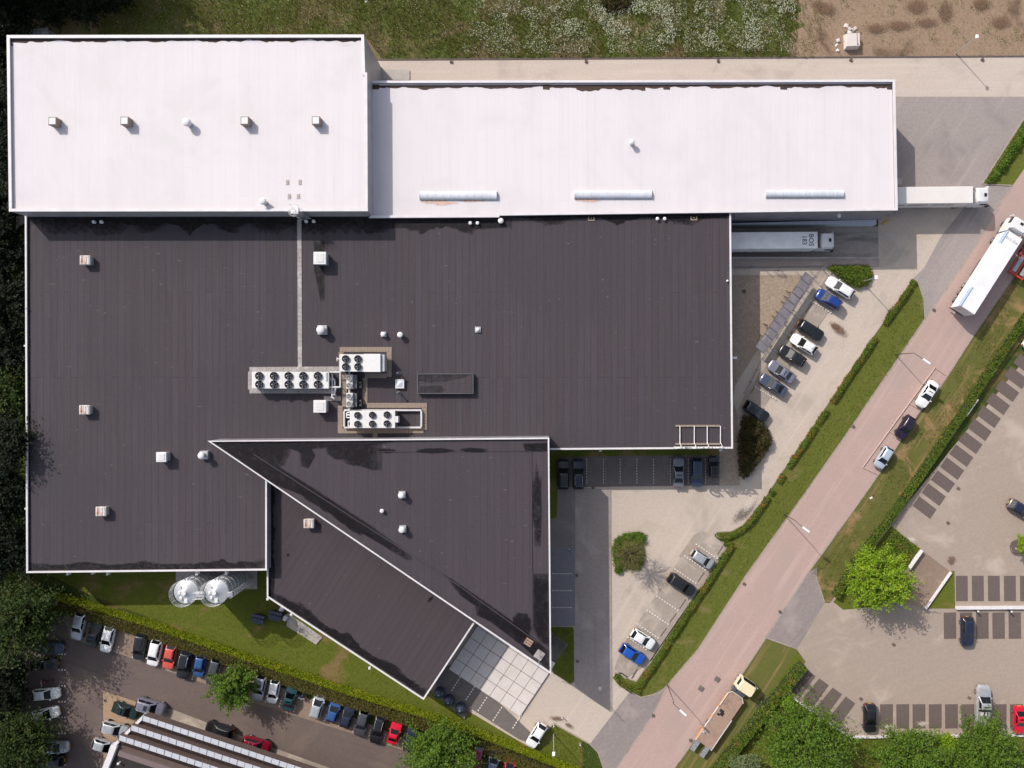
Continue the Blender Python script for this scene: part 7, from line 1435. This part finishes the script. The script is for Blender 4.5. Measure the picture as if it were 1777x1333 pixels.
# hedges and shrub beds
def hedge(label, pts, w, h, lm, dens, seed, name='hedge', cat='hedge', lsize=0.12, wob_=0.15, blooms=0, gaps=0.0, trim=False, group=None, core=True, top=0.85, even=False):
    rr = random.Random(seed); P = PW(pts, 0); o = P[0].copy(); P = [p - o for p in P]; vs, fs, mi = [], [], []
    for a, b in zip(P[:-1], P[1:]):
        d = b - a; L = d.length; d.normalize(); nn = Vector((-d.y, d.x, 0)); n = int(L * w * dens)
        if core:
            cw_ = 0.36 if trim else 0.2; i = len(vs); q = [a - nn * w * cw_, b - nn * w * cw_, b + nn * w * cw_, a + nn * w * cw_]; hh = h * (0.8 if trim else 0.5)
            vs += [tuple(p) for p in q] + [(p.x, p.y, hh) for p in q]; f = [(i + 4, i + 5, i + 6, i + 7), (i, i + 1, i + 5, i + 4), (i + 1, i + 2, i + 6, i + 5), (i + 2, i + 3, i + 7, i + 6), (i + 3, i, i + 4, i + 7)]; fs += f; mi += [1] * 5
        for k in range(n):
            t = rr.random() * L; den = 0.5 + 0.5 * mnoise.noise(Vector((a.x + d.x * t, a.y + d.y * t, seed)) * 0.55)
            if den < gaps: continue
            loc_h = h * (1 if trim else ((0.92 + 0.16 * den) if even else (0.7 + 0.6 * den))); s = rr.uniform(-0.5, 0.5) * w * (1 + (0 if trim else wob_ * math.sin(t * 2.3 + seed)))
            if trim and rr.random() < 0.35: s = math.copysign(w * 0.5, s) + rr.gauss(0, .03); z = rr.uniform(0.05, h)
            else: z = loc_h * (1 - (0.0 if trim else 0.5) * (2 * s / w) ** 2) * rr.uniform(top if not trim else 0.93, 1.03)
            p = a + d * t + nn * s + Vector((0, 0, z)); bl = blooms and rr.random() < blooms * max(0, mnoise.noise(Vector((p.x * 0.5 + 9, p.y * 0.5, 3.0))) * 2.4)
            leaf(vs, fs, p, lsize, rr, 0.7); mi.append(2 if bl else 0)
    ob = bpy.data.objects.new(name, mesh_raw(name, vs, fs, [M[lm], M['core'], M['blossom']], mi)); COL.objects.link(ob); ob.location = o
    return tag(ob, label, cat, group)
hedge('long loose roadside hedge with orange blooms from the lorry yard down to the parking notch', [(1586, 488), (1545, 546), (1505, 606), (1460, 673), (1395, 769), (1332, 863), (1306, 899), (1286, 920), (1262, 931), (1247, 929)], 1.0, 0.6, 'leaf_verge', 130, 1, blooms=0.22, gaps=0.36, lsize=0.13, core=False)
hedge('lower roadside hedge with a few orange blooms behind the car bays', [(1255, 940), (1270, 944), (1233, 1003), (1190, 1067), (1139, 1146), (1110, 1188), (1098, 1192)], 1.1, 0.65, 'leaf_verge', 130, 2, blooms=0.14, gaps=0.25, lsize=0.13, core=False)
hedge('tiny kerb island hedge at the low tip of the car bays', [(1068, 1171), (1076, 1183), (1094, 1193), (1110, 1199)], 1.1, 0.6, 'leaf_verge', 130, 3)
hedge('clipped green hedge between the dry verge and the large car park', [(1842, 453), (1701, 661), (1657, 729), (1611, 797), (1538, 902), (1488, 963), (1446, 1032)], 1.0, 1.2, 'leaf_verge', 190, 4, trim=True, lsize=0.12)
hedge('clipped hedge behind the old flatbed truck', [(1390, 1149), (1358, 1188), (1328, 1224), (1262, 1305), (1200, 1385)], 1.4, 1.6, 'leaf_verge', 180, 5, trim=True, lsize=0.12)
HL = [(95, 1031), (136, 1042), (256, 1077), (358, 1113), (450, 1144), (618, 1200), (771, 1246), (890, 1291), (990, 1330), (1040, 1350)]
hedge('bright yellow green hedge along the south side of the lawn', HL, 1.3, 1.15, 'leaf_yellow', 280, 6, lsize=0.12, wob_=0.06, even=True)
HO = [(100, 1049), (140, 1058), (252, 1091), (355, 1126), (446, 1157), (612, 1214), (766, 1262), (884, 1309), (990, 1352)]
hedge('long clipped olive brown hedge behind the row of parked cars', HO, 1.5, 1.25, 'leaf_olive', 230, 7, trim=True, lsize=0.11)
def shrub_area(label, poly, h, lm, n, seed, name='shrub_bed', cat='shrubs', lsize=0.13, rel=0.35, core=True, hfun=None):
    rr = random.Random(seed); P = PW(poly, 0); ctr = sum(P, Vector()) / len(P); P = [p - ctr for p in P]; xs = [p.x for p in P]; ys = [p.y for p in P]; vs, fs, mi = [], [], []
    def inside(x, y):
        c = False; j = len(P) - 1
        for i in range(len(P)):
            if (P[i].y > y) != (P[j].y > y) and x < (P[j].x - P[i].x) * (y - P[i].y) / (P[j].y - P[i].y) + P[i].x: c = not c
            j = i
        return c
    def edged(x, y):
        return min(((Vector((x, y, 0)) - P[i]).length if (P[i - 1] - P[i]).length < 1e-6 else abs((P[i - 1] - P[i]).cross(Vector((x, y, 0)) - P[i]).z) / (P[i - 1] - P[i]).length) for i in range(len(P)))
    if core:
        q = inset([p for p in P], 0.6); i = len(vs); m = len(q); vs += [(p.x, p.y, 0) for p in q] + [(p.x, p.y, h * 0.35) for p in q]; fs += [tuple(range(i + m, i + 2 * m))] + [(i + k, i + (k + 1) % m, i + m + (k + 1) % m, i + m + k) for k in range(m)]; mi += [1] * (m + 1)
    k = 0
    while k < n:
        x, y = rr.uniform(min(xs), max(xs)), rr.uniform(min(ys), max(ys))
        if not inside(x, y): continue
        k += 1; e = min(1, edged(x, y) / 0.7); den = mnoise.noise(Vector((x * 0.7, y * 0.7, seed)))
        z = h * (0.25 + 0.75 * math.sqrt(e)) * (1 + rel * den) * rr.uniform(0.7, 1.05); leaf(vs, fs, Vector((x + rr.gauss(0, 0.16), y + rr.gauss(0, 0.16), z)), lsize, rr, 0.7); mi.append(0)
    ob = bpy.data.objects.new(name, mesh_raw(name, vs, fs, [M[lm], M['core']], mi)); COL.objects.link(ob); ob.location = ctr; return tag(ob, label, cat)
shrub_area('bright green clipped shrub bed beside the white estate car', [(1435, 466), (1443, 463), (1500, 462), (1508, 466), (1511, 475), (1509, 487), (1501, 496), (1488, 499), (1478, 497), (1460, 484)], 1.0, 'leaf_verge', 5500, 1)
shrub_area('dark reddish green shrub bed east of the shaded bays', [(1288, 722), (1300, 722), (1315, 727), (1330, 742), (1336, 760), (1331, 780), (1316, 800), (1295, 826), (1286, 830), (1282, 822), (1280, 760)], 1.4, 'leaf_brown', 7000, 2, rel=0.6)
shrub_area('u shaped green hedge round the grass island', [(1068, 990), (1062, 952), (1068, 935), (1085, 925), (1112, 924), (1120, 930), (1118, 941), (1108, 939), (1090, 936), (1077, 941), (1071, 960), (1078, 988), (1075, 995)], 0.9, 'leaf_mid', 3200, 3, name='hedge', cat='hedge')
shrub_area('low dark shrub clump at the top edge of the meadow', [(1040, -2), (1060, -8), (1095, -4), (1092, 14), (1065, 22), (1042, 16)], 1.1, 'leaf_brown', 2200, 4, name='shrub')
shrub_area('loose green shrubs along the yard kerb beside the grass wedge', [(1777, 212), (1800, 190), (1806, 200), (1772, 250), (1745, 290), (1722, 316), (1708, 318), (1730, 285)], 0.9, 'leaf_mid', 3600, 5, rel=0.8, core=False)
shrub_area('rough planting of low shrubs next to the lime green tree', [(1550, 918), (1594, 953), (1574, 983), (1556, 1000), (1515, 960)], 0.45, 'leaf_verge', 2600, 6, rel=0.6, core=False)
# grass and flowers: uncountable ground cover
def cover(name, poly, n, lm, seed, size=(0.10, 0.28), clump=0.0, thr=-1.0, flat=False, sc=0.12, zb=None, excl=None):
    rr = random.Random(seed); P = PW(poly, 0); xs = [p.x for p in P]; ys = [p.y for p in P]; vs, fs = [], []
    def inside(x, y):
        c = False; j = len(P) - 1
        for i in range(len(P)):
            if (P[i].y > y) != (P[j].y > y) and x < (P[j].x - P[i].x) * (y - P[i].y) / (P[j].y - P[i].y) + P[i].x: c = not c
            j = i
        return c
    z = ZL[0] if zb is None else zb; k = 0; tries = 0
    while k < n and tries < n * 12:
        tries += 1; x, y = rr.uniform(min(xs), max(xs)), rr.uniform(min(ys), max(ys))
        if not inside(x, y): continue
        v = mnoise.noise(Vector((x * sc, y * sc, seed))) + 0.5 * mnoise.noise(Vector((x * sc * 4, y * sc * 4, seed + 5)))
        if v < thr: continue
        k += 1; s = rr.uniform(*size)
        if flat: leaf(vs, fs, Vector((x, y, z + rr.uniform(0.25, 0.6))), s, rr, 1.2, 0.9)
        else:
            a = rr.uniform(0, 6.283); dx, dy = math.cos(a), math.sin(a); w = s * 0.5; lx_, ly_ = rr.gauss(0, .5) * s, rr.gauss(0, .5) * s; i = len(vs)
            vs += [(x - dx * w, y - dy * w, z - 0.03), (x + dx * w, y + dy * w, z - 0.03), (x + lx_ + dx * w * .4, y + ly_ + dy * w * .4, z + s * 1.1), (x + lx_ - dx * w * .4, y + ly_ - dy * w * .4, z + s)]; fs.append((i, i + 1, i + 2, i + 3))
    o = bpy.data.objects.new(name, mesh_raw(name, vs, fs, [M[lm]])); COL.objects.link(o); return tag(o, None, None, None, 'stuff')
MEADOW = [(170, -8), (1385, -8), (1380, 98), (660, 100), (632, 62), (170, 60)]
cover('meadow_grass', MEADOW, 30000, 'tuft', 1, (0.07, 0.2), thr=-9)
cover('meadow_dry_grass', MEADOW, 12000, 'tuft_dry', 2, (0.07, 0.2), thr=-0.15)
cover('meadow_flowers', [(830, -8), (1380, -8), (1378, 92), (800, 96)], 9000, 'flower', 3, (0.03, 0.075), thr=-0.12, flat=True, sc=0.33)
cover('meadow_edge_grass', [(1345, -8), (1425, -8), (1425, 100), (1345, 100)], 1300, 'tuft', 31, (0.06, 0.16), thr=-0.25, sc=0.6)
cover('meadow_flowers', [(840, 20), (1380, -8), (1376, 90), (960, 70)], 3000, 'flower', 23, (0.05, 0.10), thr=0.22, flat=True, sc=0.3)
cover('meadow_flowers', [(200, -8), (830, -8), (820, 80), (640, 90), (632, 60), (200, 56)], 700, 'flower', 4, (0.03, 0.07), thr=0.0, flat=True, sc=0.3)
cover('weeds', [(1385, -8), (1785, -8), (1785, 97), (1390, 99)], 700, 'tuft', 5, (0.06, 0.16), thr=0.3, sc=0.4)
cover('weeds', [(1385, -8), (1785, -8), (1785, 97), (1390, 99)], 2200, 'tuft_dry', 6, (0.05, 0.12), thr=-0.3, sc=0.4)
VG = [(1584, 490), (1600, 520), (1600, 556), (1564, 611), (1476, 740), (1402, 846), (1298, 990), (1158, 1186), (1112, 1206), (1100, 1195), (1262, 955), (1340, 860)]
VR = [(1790, 440), (1690, 587), (1633, 672), (1528, 824), (1404, 998), (1420, 1000), (1432, 1042), (1448, 1042), (1546, 905), (1700, 680)]
cover('verge_grass', VG, 9000, 'tuft', 7, (0.04, 0.10), thr=-9)
cover('verge_grass', VR, 3500, 'tuft', 8, (0.04, 0.11), thr=-0.1, sc=0.25)
cover('verge_dry_grass', VR, 4500, 'tuft_dry', 9, (0.04, 0.10), thr=-0.3, sc=0.25)
cover('lawn_grass', [(60, 998), (462, 993), (464, 1040), (735, 1216), (830, 1255), (890, 1285), (770, 1245), (450, 1140), (100, 1028)], 12000, 'tuft', 10, (0.035, 0.09), thr=-9)
cover('island_grass', [(1070, 990), (1066, 945), (1080, 935), (1116, 940), (1120, 970), (1112, 988)], 2200, 'tuft', 11, (0.10, 0.26))
cover('wall_grass', [(1398, 1150), (1368, 1206), (1474, 1282), (1785, 1278), (1785, 1340), (1235, 1340), (1330, 1228)], 11000, 'tuft', 12, (0.05, 0.14), thr=-9)
cover('corner_grass', [(956, 1089), (994, 1089), (996, 1181), (985, 1183), (958, 1165)], 1500, 'tuft', 13, (0.05, 0.12))
cover('corner_grass', [(961, 1258), (1022, 1292), (1036, 1306), (1044, 1335), (1000, 1332), (905, 1293), (940, 1290)], 2000, 'tuft', 14, (0.04, 0.10), thr=-9)
